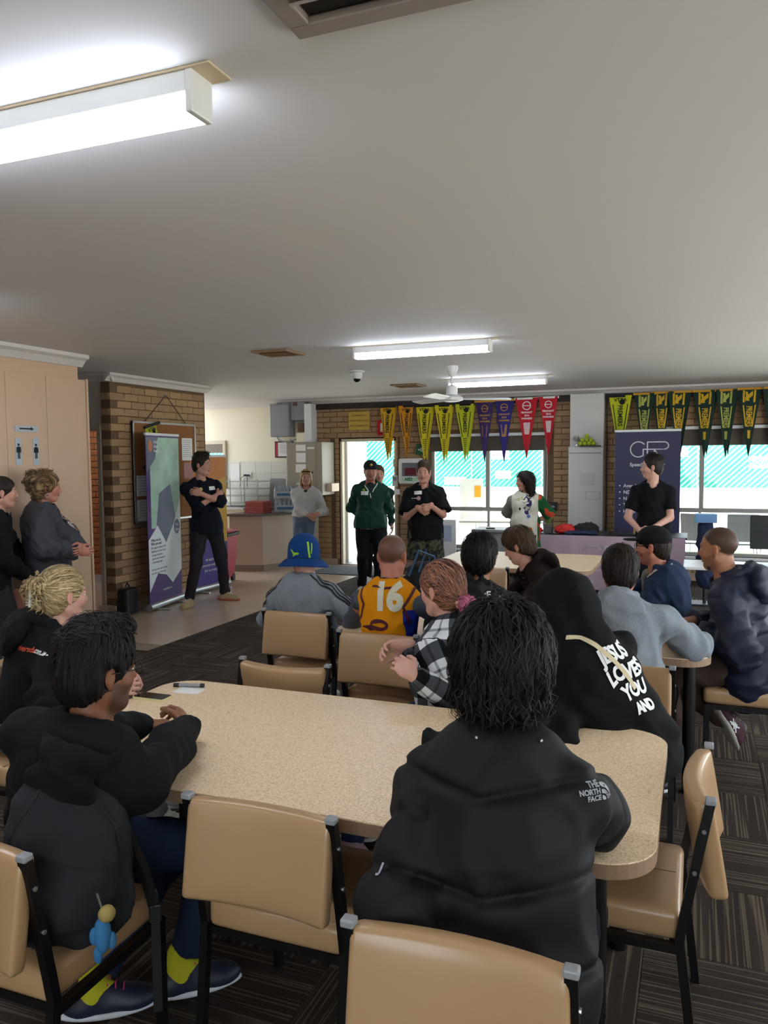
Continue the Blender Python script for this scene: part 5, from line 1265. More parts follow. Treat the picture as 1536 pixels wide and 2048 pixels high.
# ---------- person in the blue bucket hat
def bucket_hat():
    p = Person('person in a blue bucket hat and grey sweatshirt with black shoulder stripes', (-2.30, 4.55, .58), at(609, 1114, y=4.52), 88, 92, 90, 4, g=1.12, wide=1.12, slouch=.03, skin='skin_pale', sc=.98)
    p.arm(-1, at(735, 1215, y=4.75), V3(.6, -.5, -.5), palm=(0, 0, -1), thumb=V3(0, 1, 0), curl=.5); p.arm(1, V3(-2.55, 4.85, .72), V3(-.8, -.4, -.6), palm=(0, 0, -1), thumb=V3(1, 0, 0))
    sit_legs(p, .40); p.eyes = False; p.body(brows=False)
    o, V, Q = p.top('sweatshirt', m_greymarl, .024, extra=(), neck=.070, neckdrop=.0, amp=.009, h=.010, seed=61, ra=(.058, .054, .050, .036)); bv = bvh_of(V, Q)
    for sd in (1, -1):
        for k in range(3):
            a = p.N+p.Lct*sd*.075-p.Fct*(.028*k-.01)+p.sp*.06; b = p.S[sd]+p.Lct*sd*.04-p.Fct*(.028*k)+p.sp*.05; e = p.hands[sd]['e']; c = b+(e-p.S[sd])*.75+p.Lct*sd*.03-p.Fct*.02
            p.add(ribbon('shoulder_stripe', [a, b, c], .0125, bv, None, m_print, .003, 34))
    cA, cB = collar(p, .060, .018, .006); q = sdf_mesh('blue_undershirt', cA+[ell(p.N-p.sp*.03, (.075, .085, .03), [list(p.Fct), list(p.Lct), list(p.sp)], .01)]+cB, .006, mat('royal_blue_cotton', '#123a9a', .9)); p.add(q)
    H = p.H; R_ = p.R(); m_hat = cloth_mat('royal_blue_hat', '#123a70', .9, 300)
    hat = [ell(H(-.01, 0, .050), (.108, .096, .088), R_, .01), cone(H(-.01, 0, -.01), H(-.01, 0, .06), .106, .098, .02, cut='a'), plane(-p.hf[2], H(0, 0, -.012)),
           ell(H(-.01, 0, .03), (.100, .088, .075), R_, .005, 'sub')]
    crown = p.add(sdf_mesh('hat_crown', hat, .006, m_hat)); mb = MB(); prof = []
    n = 40
    for j, (r_, z) in enumerate(((.102, .002), (.132, -.016), (.166, -.050), (.170, -.056), (.164, -.054), (.130, -.022), (.100, -.004))):
        for i in range(n): a = 6.2832*i/n; rr2 = r_*(1+.03*math.sin(2*a)); prof.append(tuple(H(-.01+rr2*1.04*math.cos(a), rr2*math.sin(a), z+.006*math.sin(2*a+1))))
    mb.add(prof, [(j*n+i, j*n+(i+1) % n, ((j+1) % 7)*n+(i+1) % n, ((j+1) % 7)*n+i) for j in range(7) for i in range(n)]); p.add(mb.build('hat_brim', m_hat, smooth='all'))
    hb = BVHTree.FromPolygons([Vector(v.co) for v in crown.data.vertices], [tuple(q.vertices) for q in crown.data.polygons])
    m_lime = mat('lime_print', '#8fc21e', .7)
    tri = ([(-.035, .03, 0), (.03, .006, 0), (-.025, -.035, 0), (-.012, -.002, 0)], [(0, 3, 1), (3, 2, 1)])
    v = [(0, 0, 0)]; c, nn = hit(hb, 590, 1108)
    if c is not None: p.add(decal('lime_arrow', tri, frame2(tuple(c+nn*.02), tuple(nrm(np.cross(V3(0, 0, 1), nn))), (0, 0, 1)), hb, None, m_lime, .003))
    p.add(ribbon('lime_band', [H(-.09, -.07, .11), H(-.10, -.085, .05), H(-.09, -.09, -.005)], .012, hb, None, m_lime, .003, 14)); p.add(ribbon('lime_band', [H(-.07, -.09, .10), H(-.085, -.10, .03)], .007, hb, None, m_lime, .003, 10))
    p.trousers(m_greymarl2); p.shoe(1, m_shoew); p.shoe(-1, m_shoew); return p
bucket_hat()
# ---------- person in the number 16 football guernsey
def sixteen():
    p = Person('person with shaved head in a yellow number 16 sleeveless jersey', (-1.60, 4.13, .58), at(785, 1112, y=4.16), 90, 90, 90, 6, g=1.02, wide=1.0, slouch=.02, skin='skin_ruddy')
    p.arm(1, V3(-1.80, 4.50, .80), V3(-.7, -.6, -.6), palm=(0, 0, -1)); p.arm(-1, V3(-1.38, 4.50, .80), V3(.8, -.6, -.6), palm=(0, 0, -1))
    sit_legs(p, .40); p.eyes = False; p.body(buzz=.9, brows=False)
    for sd in (1, -1):
        o = sdf_mesh('grey_sleeve', p.arms(.012, sd)+[cone(p.S[sd]-p.Lct*sd*.06, p.S[sd], .055, .062, .02)], .009, m_greycardi if False else cloth_mat('slate_grey_cotton', '#4b4f57', .95), None, (), folds(70+sd, 26, .007), 2); p.add(o)
    m = cloth_mat('guernsey', '#d98a00', .8); g = G(m); b = m.node_tree.nodes['Principled BSDF']; s_ = g.n('ShaderNodeSeparateXYZ'); g.l(g.attr('cl').outputs['Vector'], s_.inputs[0])
    ay = g.math('ABSOLUTE', s_.outputs[1]); z = s_.outputs[2]
    side = g.math('MULTIPLY', g.math('GREATER_THAN', ay, g.math('ADD', .115, g.math('MULTIPLY', z, -.10))), g.math('LESS_THAN', z, .03)); side = g.math('MULTIPLY', side, g.math('LESS_THAN', s_.outputs[1], 0.))
    c = g.mix(side, srgb('#d98a00'), srgb('#1b2c8c')); g.l(c, b.inputs['Base Color'])
    pr = p.torso(.018)[:3]; Rc = [list(p.Fct), list(p.Lct), list(p.sp)]
    pr += [cone(p.N-p.sp*.02+p.Lct*.05*sd, p.S[sd]-p.Lct*sd*.03+p.sp*.02, .062, .058, .04) for sd in (1, -1)]
    pr += [cone(p.N-p.sp*.012+p.Fct*.01, p.N+nrm(p.Hc-p.N)*.16, .062, .08, .01, op='sub')]+[ell(p.S[sd]+p.Lct*sd*.075-p.sp*.02, (.15, .062, .13), Rc, .01, 'sub') for sd in (1, -1)]
    o, (V, Q) = sdf_mesh('jersey', pr, .0085, m, None, (), folds(71, 24, .006, focus=[(p.Wc, .15, .006)]), 2, {'cl': p.cl}, True); p.add(o); bv = bvh_of(V, Q)
    m_mar = mat('maroon_trim', '#4e1522', .8)
    for sd in (1, -1): p.add(ribbon('armhole_trim', [p.S[sd]+p.sp*.075-p.Lct*sd*.035+p.Fct*.01, p.S[sd]+p.sp*.05-p.Lct*sd*.03-p.Fct*.06, p.Cc+p.Lct*sd*.125-p.Fct*.10+p.sp*.05, p.Cc+p.Lct*sd*.15-p.Fct*.06-p.sp*.05], .016, bv, None, m_mar, .003, 30))
    a_ = nrm(p.Hc-p.hf[2]*.06-p.N); p.add(ribbon('collar_trim', [p.N-p.Fct*.07+p.Lct*.06+a_*.01, p.N-p.Fct*.10+a_*.01, p.N-p.Fct*.07-p.Lct*.06+a_*.01], .014, bv, None, m_mar, .004, 20))
    M_ = surf_frame(bv, 775, 1192); n_ = m_wprint
    v, f = text_geo('16', .205, .010, .92, 0, 'CENTER', .016); v = [(x*.86, y-.073, 0) for x, y, _ in v]; p.add(decal('number', (v, f), M_, bv, None, mat('cream_print', '#d6cfb6', .8), .003))
    M_ = surf_frame(bv, 777, 1153); v, f = text_geo('RBFFC', .036, .0022, 1.0, 0, 'CENTER', .012); p.add(decal('club_letters', (v, f), M_, bv, None, mat('navy_print', '#1c1f4a', .8), .003))
    M_ = surf_frame(bv, 758, 1250)
    n = 26; out = []; inn = []
    for i in range(n): a = 6.2832*i/n; out.append((.055*math.cos(a)-.0, .034*math.sin(a), 0)); inn.append((.034*math.cos(a)+.004-.012*(math.cos(a) < -.6), .014*math.sin(a)*(1-.55*(math.cos(a) < 0)*abs(math.cos(a))), 0))
    v = inn+out; f = [(i, (i+1) % n, n+(i+1) % n, n+i) for i in range(n)]; k_ = len(v); v += [(-.055, -.005, 0), (-.11, -.02, 0), (-.11, -.055, 0), (-.03, -.032, 0), (0, -.034, 0), (-.045, -.02, 0)]; f += [(k_, k_+1, k_+2, k_+3), (k_, k_+3, k_+5)]
    p.add(decal('emblem', (v, f), M_, bv, None, m_mar, .003)); p.trousers(m_jeans); p.shoe(1, m_shoeb); p.shoe(-1, m_shoeb); return p
sixteen()
# ---------- person in black hooded jacket, hood down, seen from behind
def beanie():
    p = Person('person with short black hair in a black hooded jacket', (-1.03, 3.98, .58), at(960, 1113, y=4.0), 90, 85, 92, 6, g=1.08, wide=1.05, slouch=.03, skin='skin_tan')
    p.arm(1, V3(-1.22, 4.38, .80), V3(-.8, -.6, -.6), palm=(0, 0, -1)); p.arm(-1, V3(-.80, 4.36, .80), V3(.8, -.6, -.6), palm=(0, 0, -1)); sit_legs(p, .38); p.eyes = False; p.body(brows=False)
    o, V, Q = p.top('hooded_jacket', m_blackpuff, .030, extra=[cone(p.N, p.N+nrm(p.Hc-p.N)*.07, .088, .080, .03)], neck=.062, amp=.009, h=.010, seed=81, ra=(.060, .056, .052, .038)); bv = bvh_of(V, Q); p.hood(m_blackpuff, 1.1, 58)
    for dx, dy, s_ in ((0, 0, 'THE'),): p.add(decal('logo', text_geo(s_, .045, .0015, 1, 0, 'CENTER', .02), surf_frame(bv, 965, 1196, 3), bv, None, m_wprint, .003))
    r = random.Random(5); mb = MB(); M_ = surf_frame(bv, 1005, 1182)
    for k in range(70): x, y = r.uniform(-.06, .06), r.uniform(-.10, .07); mb.prism([(x, y), (x+r.uniform(.006, .02), y+r.uniform(-.006, .010)), (x+r.uniform(.0, .012), y+r.uniform(.005, .014))], 0, .0001)
    p.add(decal('mottled_print', (mb.v, mb.f), M_, bv, None, mat('grey_print', '#5d6064', .8), .003))
    o, V, Q = p.hair('hair', p.cap_hair(.010, .0, -.08, .004), h_black, .006, 120, .004, 9, 'down', 1)
    p.add(strands(V, Q, 900, .06, flow_down(p), h_black, 'hair_locks', .0025, .006, 4, 4, .2)); p.trousers(m_blackpants); p.shoe(1, m_shoeb); p.shoe(-1, m_shoeb)
beanie()
# ---------- boy with brown hair, looking down left
def brown():
    p = Person('boy with brown hair and dark brown hoodie looking down to the left', (-.92, 5.62, .58), at(1036, 1092, y=5.55), 200, 205, 178, 22, g=.98, sc=.97, slouch=.05, skin='skin_pale')
    p.arm(1, V3(-1.25, 5.25, .78), V3(-.1, -.8, -.6), palm=(0, 0, -1)); p.arm(-1, V3(-1.35, 5.55, .75), V3(0, .8, -.6), palm=(0, 0, -1)); sit_legs(p, .38); p.body()
    p.top('hoodie', m_brownhood, .028, extra=(), neck=.062, amp=.009, h=.011, seed=91); p.hood(m_brownhood, 1.15, 70)
    o, V, Q = p.hair('hair', p.cap_hair(.020, .012, -.06, .010), h_brown, .006, 120, .004, 9, 'down', 1); p.add(strands(V, Q, 900, .07, flow_down(p, .4), h_brown, 'hair_locks', .003, .006, 4, 4, .1)); p.trousers(m_jeans); p.shoe(1, m_shoew); p.shoe(-1, m_shoew)
brown()
# ---------- man in grey hoodie from behind
def grey():
    p = Person('man with short dark hair in a grey hoodie seen from behind', (-.30, 3.92, .58), at(1240, 1141, y=4.08), 85, 88, 100, 6, g=1.12, wide=1.12, slouch=.05, skin='skin_ruddy')
    p.arm(-1, at(1340, 1262, y=4.42)*V3(1, 1, 0)+V3(0, 0, .80), V3(1.2, -.5, -.6), d=(-.7, .6, 0), palm=(0, 0, -1), thumb=V3(0, 1, 0)); p.arm(1, V3(-.45, 4.35, .80), V3(-.8, -.5, -.6), palm=(0, 0, -1)); sit_legs(p, .38); p.eyes = False; p.body(brows=False)
    o, V, Q = p.top('hoodie', m_greymarl, .028, extra=(), neck=.064, amp=.009, h=.009, seed=101, ra=(.062, .058, .052, .038)); p.hood(m_greymarl, 1.2, 77)
    q = sdf_mesh('blue_shirt_tail', [ell(p.P+V3(0, -.05, -.04), (.17, .13, .06), [[1, 0, 0], [0, 1, 0], [0, 0, 1]])], .012, cloth_mat('blue_shirt', '#4a5a78', .9)); p.add(q)
    o, V, Q = p.hair('hair', p.cap_hair(.009, .0, -.05, .006), h_dark, .0055, 120, .003, 9, 'down', 1); p.add(strands(V, Q, 900, .035, flow_down(p), h_dark, 'hair_locks', .0022, .004, 4, 4, .3)); p.trousers(m_blackpants); p.shoe(1, m_shoeb, laces=m_white); p.shoe(-1, m_shoeb, laces=m_white)
grey()
# ---------- man with black cap
def capman():
    p = Person('man in a black cap, glasses and denim jacket looking left', (-.18, 5.55, .58), at(1306, 1092, y=5.42), 180, 165, 168, 0, g=1.1, wide=1.05, slouch=.05, skin='skin_ruddy')
    p.arm(1, V3(-.58, 5.20, .78), V3(.3, -.9, -.6), palm=(0, 0, -1)); p.arm(-1, V3(-.62, 5.6, .76), V3(.3, .8, -.6), palm=(0, 0, -1)); sit_legs(p, .38); p.body(beard=.45)
    cA, cB = collar(p, .070, .055, .010, lean=0)
    o, V, Q = p.top('denim_jacket', m_denimj, .026, extra=cA, extra_after=cB, neck=.066, amp=.008, h=.010, seed=111, ra=(.060, .056, .050, .038)); bv = bvh_of(V, Q)
    p.add(ribbon('fleece_collar_edge', [p.N+p.Lct*.085+p.Fct*.05+p.sp*.02, p.N+p.Lct*.09-p.sp*-.05, p.N-p.Fct*.09+p.sp*.06], .014, bv, None, mat('cream_fleece', '#b9b3a2', .95), .004, 24))
    q = sdf_mesh('checked_shirt', [cone(p.N+p.Fct*.06-p.sp*.02, p.Wc+p.Fct*.11, .05, .06, .02)], .012, mat('faded_check', '#6d6c60', .9)); p.add(q)
    m_cap = cloth_mat('black_cap_cotton', '#101114', .85); H = p.H
    c = [ell(H(-.008, 0, .048), (.112, .094, .088), p.R(), .01), plane(-p.hf[2]-p.hf[0]*.12, H(0, 0, .018)), ell(H(-.008, 0, .03), (.100, .084, .07), p.R(), .004, 'sub')]
    p.add(sdf_mesh('cap_crown', c, .0055, m_cap)); p.add(sdf_mesh('cap_peak', [ell(H(.120, 0, .036), (.078, .072, .011), p.R(), .01), ell(H(.11, 0, .018), (.08, .066, .010), p.R(), .02, 'sub')], .005, m_cap))
    p.hair('hair', p.cap_hair(.006, .0, -.09)[:]+[plane(p.hf[2], H(0, 0, .03))], h_dark, .006, 120, .002); glasses(p, m_specs); p.trousers(m_jeans); p.shoe(1, m_shoeb); p.shoe(-1, m_shoeb)
capman()
# ---------- man in navy puffer jacket
def navy():
    p = Person('man with shaved head in a navy puffer jacket at the table end', (.27, 4.80, .58), at(1437, 1097, y=4.80), 178, 170, 160, 4, g=1.15, wide=1.02, slouch=.05, skin='skin_tan', belly=.04)
    p.arm(1, at(1405, 1262, y=4.68), V3(.9, -.7, -.7), d=(-.8, .35, -.1), palm=(0, .1, -1), thumb=V3(0, 1, 0), curl=[.5, .6, .7, .7]); p.arm(-1, at(1388, 1240, y=4.95), V3(.6, .9, -.6), d=(-.6, -.6, 0), palm=(0, 0, -1), thumb=V3(-1, 0, 0), curl=.4)
    p.leg(1, V3(-.05, 4.62, .10)); p.leg(-1, at(1478, 1455, y=4.78), V3(-.8, 0, .6), toe=nrm(V3(-.35, -.25, .75))); p.body(buzz=.92, beard=.35)
    hd = hood_down(p, 1.45)
    def q_(P_):
        q = p.cl(P_); return -.006*np.exp(-((((q[:, 2]*1.0+50) % .085)-.0425)/.008)**2)*(np.abs(q[:, 2]) < .45)
    o, V, Q = p.top('puffer_jacket', m_navy, .034, extra=[cone(p.N, p.N+nrm(p.Hc-p.N)*.07+p.Fct*.01, .085, .078, .03)], neck=.062, amp=.009, h=.009, seed=121, ra=(.072, .066, .060, .042), disp2=q_, hemskirt=.05); p.hood(m_navy, 1.35, 7)
    p.trousers(m_browntr, .022, .010, .008, ankle=-.05); m_mb = mat('maroon_shoe', '#3c1620', .7)
    for sd in (1, -1):
        o = p.shoe(sd, m_mb, mat('cream_sole', '#b5b0a8', .5), laces=mat('white_laces', '#b9bac0', .7))
    L_ = p.legs[-1]; bv = BVHTree.FromPolygons([Vector(v.co) for v in o.data.vertices], [tuple(q.vertices) for q in o.data.polygons]); a = L_['a']; d = L_['toe']; up = nrm(np.cross(d, np.cross(V3(0, 0, 1), d))); b = a-up*.078
    for o1, o2 in ((.02, .075), (.045, .10), (.085, .03), (.10, .05)):
        for sgn in (1, -1):
            sd_ = np.cross(up, d)*sgn*.06; r_ = ribbon('shoe_stripe', [b+d*o1+up*.022+sd_, b+d*o2+up*.06+sd_], .008, bv, None, m_wprint, .002, 8); r_.parent = o
    p.add(sdf_mesh('sock', [cone(a+(L_['k']-a)*.22, a, .044, .042)], .008, mat('grey_green_sock', '#5c5f55', .9)))
navy()
# ================================================================ STANDING PEOPLE
def polo():
    h = at(404, 930, y=8.05); p = Person('young man with crossed arms in a navy polo beside the banner', (-5.47, 8.05, .93), h+V3(.0, 0, .0), -40, -35, 8, 2, g=.98, wide=1.08, slouch=.0, skin='skin_light', res=1.25, sc=1.04)
    c = p.Cc+p.Fct*.20-p.sp*.02
    p.arm(-1, c+p.Lct*.10-p.sp*.02, -p.Lct*1.1-p.sp*.8, d=p.Lct*.9+p.sp*.25-p.Fct*.3, palm=-p.Fct, thumb=V3(0, 0, 1), curl=.6); p.arm(1, c-p.Lct*.10+p.sp*.015+p.Fct*.03, p.Lct*1.1-p.sp*.8, d=-p.Lct*.85+p.sp*.35-p.Fct*.35, palm=-p.Fct, thumb=V3(0, 0, 1), curl=.7)
    p.leg(-1, V3(-5.58, 7.80, .085), p.Fh, toe=nrm(V3(.25, -1, 0))); p.leg(1, V3(-5.42, 8.33, .085), p.Fh, toe=nrm(V3(1, .15, 0))); p.body()
    cA, cB = collar(p, .062, .028, .008)
    o, V, Q = p.top('polo_top', m_polo, .022, sleeve=1.25, extra=cA, extra_after=cB, hem=.85, hemskirt=.12, neck=.060, amp=.007, h=.012, seed=131, ra=(.058, .052, .046, .040)); bv = bvh_of(V, Q)
    name_tag(p, V, Q, .085, .055, w_=.075, h_=.045)
    M_ = frame2(tuple(p.Cc+p.Fct*.2-p.Lct*.055+p.sp*.055), tuple(np.cross(p.sp, p.Fct)), tuple(p.sp)); p.add(decal('badge', disc_geo(.022), M_, bv, None, mat('gold_thread', '#b8a468', .7), .003)); M_ = frame2(tuple(p.Cc+p.Fct*.2-p.Lct*.10+p.sp*.048), tuple(np.cross(p.sp, p.Fct)), tuple(p.sp)); p.add(decal('lettering', text_geo('dee', .03, .001, 1, 0, 'CENTER', .02), M_, bv, None, m_wprint, .003))
    o, V, Q = p.hair('hair', p.cap_hair(.010, .016, -.05, .020)+[ell(p.H(.04, 0, .125), (.05, .06, .028), p.R(), .02)], h_dark, .006, 110, .004); p.add(strands(V, Q, 500, .05, lambda q: p.hf[0]*-.3+p.hf[2]*.6, h_dark, 'hair_locks', .003, .012, 4, 4, .3, keep=lambda q: p.hl(q[None])[0][2] > .07))
    p.trousers(m_charp, .020, .012, .007, ankle=-.02); p.shoe(-1, m_shoet, m_shoet, laces=m_paper); p.shoe(1, m_shoet, mat('red_sole', '#b0483c', .5), laces=m_paper)
polo()
def greywoman():
    p = Person('woman in a pale grey sweatshirt and light jeans by the kitchen counter', (-5.42, 10.50, .86), at(612, 955, y=10.48), -72, -70, -60, 4, fem=True, sc=.95, g=1.0, skin='skin_light', res=1.3)
    clasp(p, at(626, 1036, y=10.28)); stand_legs(p, .09); p.body()
    o, V, Q = p.top('sweatshirt', m_whitesw, .030, extra=(), hem=.88, hemskirt=.02, neck=.060, amp=.008, h=.013, seed=141, ra=(.056, .052, .048, .036)); c = p.Cc+p.Fct*.12+p.sp*.10
    p.add(ribbon('black_placket', [p.N+p.Fct*.09+p.sp*.0, p.Cc+p.Fct*.14+p.sp*.09], .045, V, Q, m_print, .004, 10))
    p.add(sdf_mesh('black_top_hem', [ell(p.P+V3(0, 0, .06), (.135, .17, .07), [list(p.Fh), list(p.Lh), [0, 0, 1]])], .012, m_blackt))
    o, V, Q = p.hair('hair', p.cap_hair(.014, .010, -.10)+[ell(p.H(-.02, .078, -.08), (.035, .022, .085), p.R(), .02), ell(p.H(-.02, -.078, -.08), (.035, .022, .085), p.R(), .02), ell(p.H(-.06, 0, -.08), (.04, .07, .09), p.R(), .03)], h_blonde2, .007, 90, .004)
    mb = MB(); mb.tube([tuple(p.H(.05, .06, .095)), tuple(p.H(.085, .0, .10)), tuple(p.H(.05, -.06, .095))], .010, 6); p.add(mb.build('sunglasses', m_specs))
    p.trousers(m_jeansl, .016, .012, .006, flare=.010, ankle=.06); p.shoe(1, m_shoew); p.shoe(-1, m_shoew)
greywoman()
def greenman():
    p = Person('man in a bottle green tracksuit jacket and dark cap before the doorway', (-3.90, 9.38, .90), at(741, 941, y=9.36), -66, -66, -62, 8, g=1.08, wide=.98, skin='skin_ruddy', res=1.25, sc=.99)
    for sd in (1, -1): p.arm(sd, p.P-p.Fct*.12+p.Lct*sd*.04+V3(0, 0, .04), p.Lct*sd*.55-p.Fct*.5-V3(0, 0, .3), palm=(0, 0, 1), thumb=V3(0, 0, 1))
    stand_legs(p, .11); p.body(beard=.25); cA, cB = collar(p, .064, .05, .010)
    o, V, Q = p.top('tracksuit_jacket', m_green, .028, extra=cA, extra_after=cB+[cone(p.N+p.Fct*.12+p.sp*.02, p.N+p.Fct*.13-p.sp*.13, .045, .012, .01, op='sub')], hem=.84, neck=.062, amp=.009, h=.012, seed=151, ra=(.050, .048, .044, .036), hemskirt=.07); bv = bvh_of(V, Q)
    name_tag(p, V, Q, -.075, .035, w_=.09, h_=.048); m_wp = mat('white_piping', '#cfd6cf', .7)
    p.add(ribbon('zip', [p.N+p.Fct*.12-p.sp*.09, p.Cc+p.Fct*.18-p.sp*.02], .010, bv, None, m_wp, .004, 10)); p.add(ribbon('zip', [p.Cc+p.Fct*.18-p.sp*.03, p.Wc+p.Fct*.2, p.P+p.Fh*.18], .006, bv, None, m_print, .004, 16))
    for sd in (1, -1): p.add(ribbon('piping', [p.N+p.Lct*sd*.085+p.Fct*.03, p.N+p.Lct*sd*.045+p.Fct*.10-p.sp*.06, p.N+p.Lct*sd*.025+p.Fct*.12-p.sp*.10], .011, bv, None, m_wp, .004, 12))
    F_ = p.Fh; p.add(ribbon('white_hem', [p.P+p.Lh*.17*math.cos(a)*1.+F_*.16*math.sin(a)+V3(0, 0, -.055) for a in np.linspace(-.1, 3.24, 12)], .016, bv, None, m_wp, .004, 40))
    M_ = frame2(tuple(p.N+p.Fct*.2-p.Lct*.085-p.sp*.075), tuple(np.cross(p.sp, p.Fct)), tuple(p.sp)); p.add(decal('badge', disc_geo(.018), M_, bv, None, mat('lime_thread', '#8fae3a', .7), .003))
    p.add(sdf_mesh('undershirt', [cone(p.N+p.Fct*.045-p.sp*.02, p.N+p.Fct*.085-p.sp*.12, .05, .03)], .010, mat('navy_tee', '#171a26', .9)))
    m_cap = cloth_mat('dark_navy_cap', '#161a22', .85); H = p.H
    p.add(sdf_mesh('cap_crown', [ell(H(-.008, 0, .050), (.108, .090, .086), p.R(), .01), plane(-p.hf[2]-p.hf[0]*.1, H(0, 0, .020)), ell(H(-.008, 0, .03), (.098, .082, .07), p.R(), .004, 'sub')], .0065, m_cap)); p.add(sdf_mesh('cap_peak', [ell(H(.12, 0, .046), (.062, .070, .010), p.R(), .01), ell(H(.10, 0, .028), (.07, .062, .009), p.R(), .02, 'sub')], .006, m_cap))
    mb = MB(); mb.sphere(tuple(H(.098, 0, .088)), .017, 10, 6); p.add(mb.build('cap_badge', mat('yellow_thread', '#c9b82c', .7))); p.hair('hair', p.cap_hair(.006, .0, -.08)+[plane(p.hf[2], H(0, 0, .03))], h_dark, .007, 120, .002)
    p.trousers(m_blackpants, .022, .012, .008); p.shoe(1, m_shoew); p.shoe(-1, m_shoew)
greenman()
def behind():
    p = Person('person with brown hair half hidden behind the man in the dark cap', (-4.15, 10.15, .88), at(757, 948, y=10.15), -66, -66, -60, 4, skin='skin_light', res=1.4, sc=.97)
    for sd in (1, -1): p.arm(sd, p.P+p.Lct*sd*.24+V3(0, 0, -.05), -p.Fct, palm=-p.Lct*sd, thumb=p.Fct)
    stand_legs(p, .10); p.body(); p.top('shirt', cloth_mat('dark_green_shirt', '#1c3a2e', .85), .02, hem=.84, neck=.06, amp=.008, h=.014, seed=161); p.hair('hair', p.cap_hair(.010, .01, -.05), h_brown, .007, 110, .003); p.trousers(m_blackpants); p.shoe(1, m_shoew); p.shoe(-1, m_shoew)
behind()
def blacktee():
    p = Person('speaker in a loose black t-shirt and camouflage shorts with clasped hands', (-2.955, 8.80, .93), at(847, 945, y=8.78), -74, -74, -78, 2, g=1.04, wide=1.0, skin='skin_light', res=1.25, sc=1.0)
    clasp(p, at(849, 1022, y=8.52)); stand_legs(p, .12); p.body()
    o, V, Q = p.top('tshirt', m_blackt, .034, sleeve=.86, hem=.78, hemskirt=.16, neck=.064, amp=.009, h=.012, seed=171, ra=(.052, .058, .05, .04)); bv = bvh_of(V, Q); name_tag(p, V, Q, -.065, .08, w_=.09, h_=.04)
    M_ = frame2(tuple(p.Cc+p.Fct*.2-p.Lct*.06+p.sp*.015), tuple(np.cross(p.sp, p.Fct)), tuple(p.sp)); p.add(decal('logo_disc', disc_geo(.024), M_, bv, None, mat('peach_print', '#a68a84', .8), .003)); M_ = frame2(tuple(p.Cc+p.Fct*.2-p.Lct*.112+p.sp*.012), tuple(np.cross(p.sp, p.Fct)), tuple(p.sp)); p.add(decal('lettering', text_geo('the ability', .016, .0005, 1, 0, 'CENTER', .02), M_, bv, None, m_wprint, .003))
    o, V, Q = p.hair('hair', p.cap_hair(.010, .018, -.05, .012), h_brown, .0065, 110, .0035); p.add(strands(V, Q, 400, .05, lambda q: p.hf[0]*.3+p.hf[1]*.6, h_brown, 'hair_locks', .003, .008, 4, 4, .2, keep=lambda q: p.hl(q[None])[0][2] > .07))
    m = mat('camouflage_cotton', '#1c2118', .9); g = G(m); b = m.node_tree.nodes['Principled BSDF']; n = g.noise(g.obj(), 22, 3); g.l(g.ramp(n, [(.0, srgb('#0f110e')), (.47, srgb('#171a14')), (.5, srgb('#3a3f28')), (.60, srgb('#4f4a33'))], 'CONSTANT'), b.inputs['Base Color'])
    p.trousers(m, .03, .012, .008, upto=.92, name='shorts'); p.shoe(1, m_shoew); p.shoe(-1, m_shoew)
blacktee()
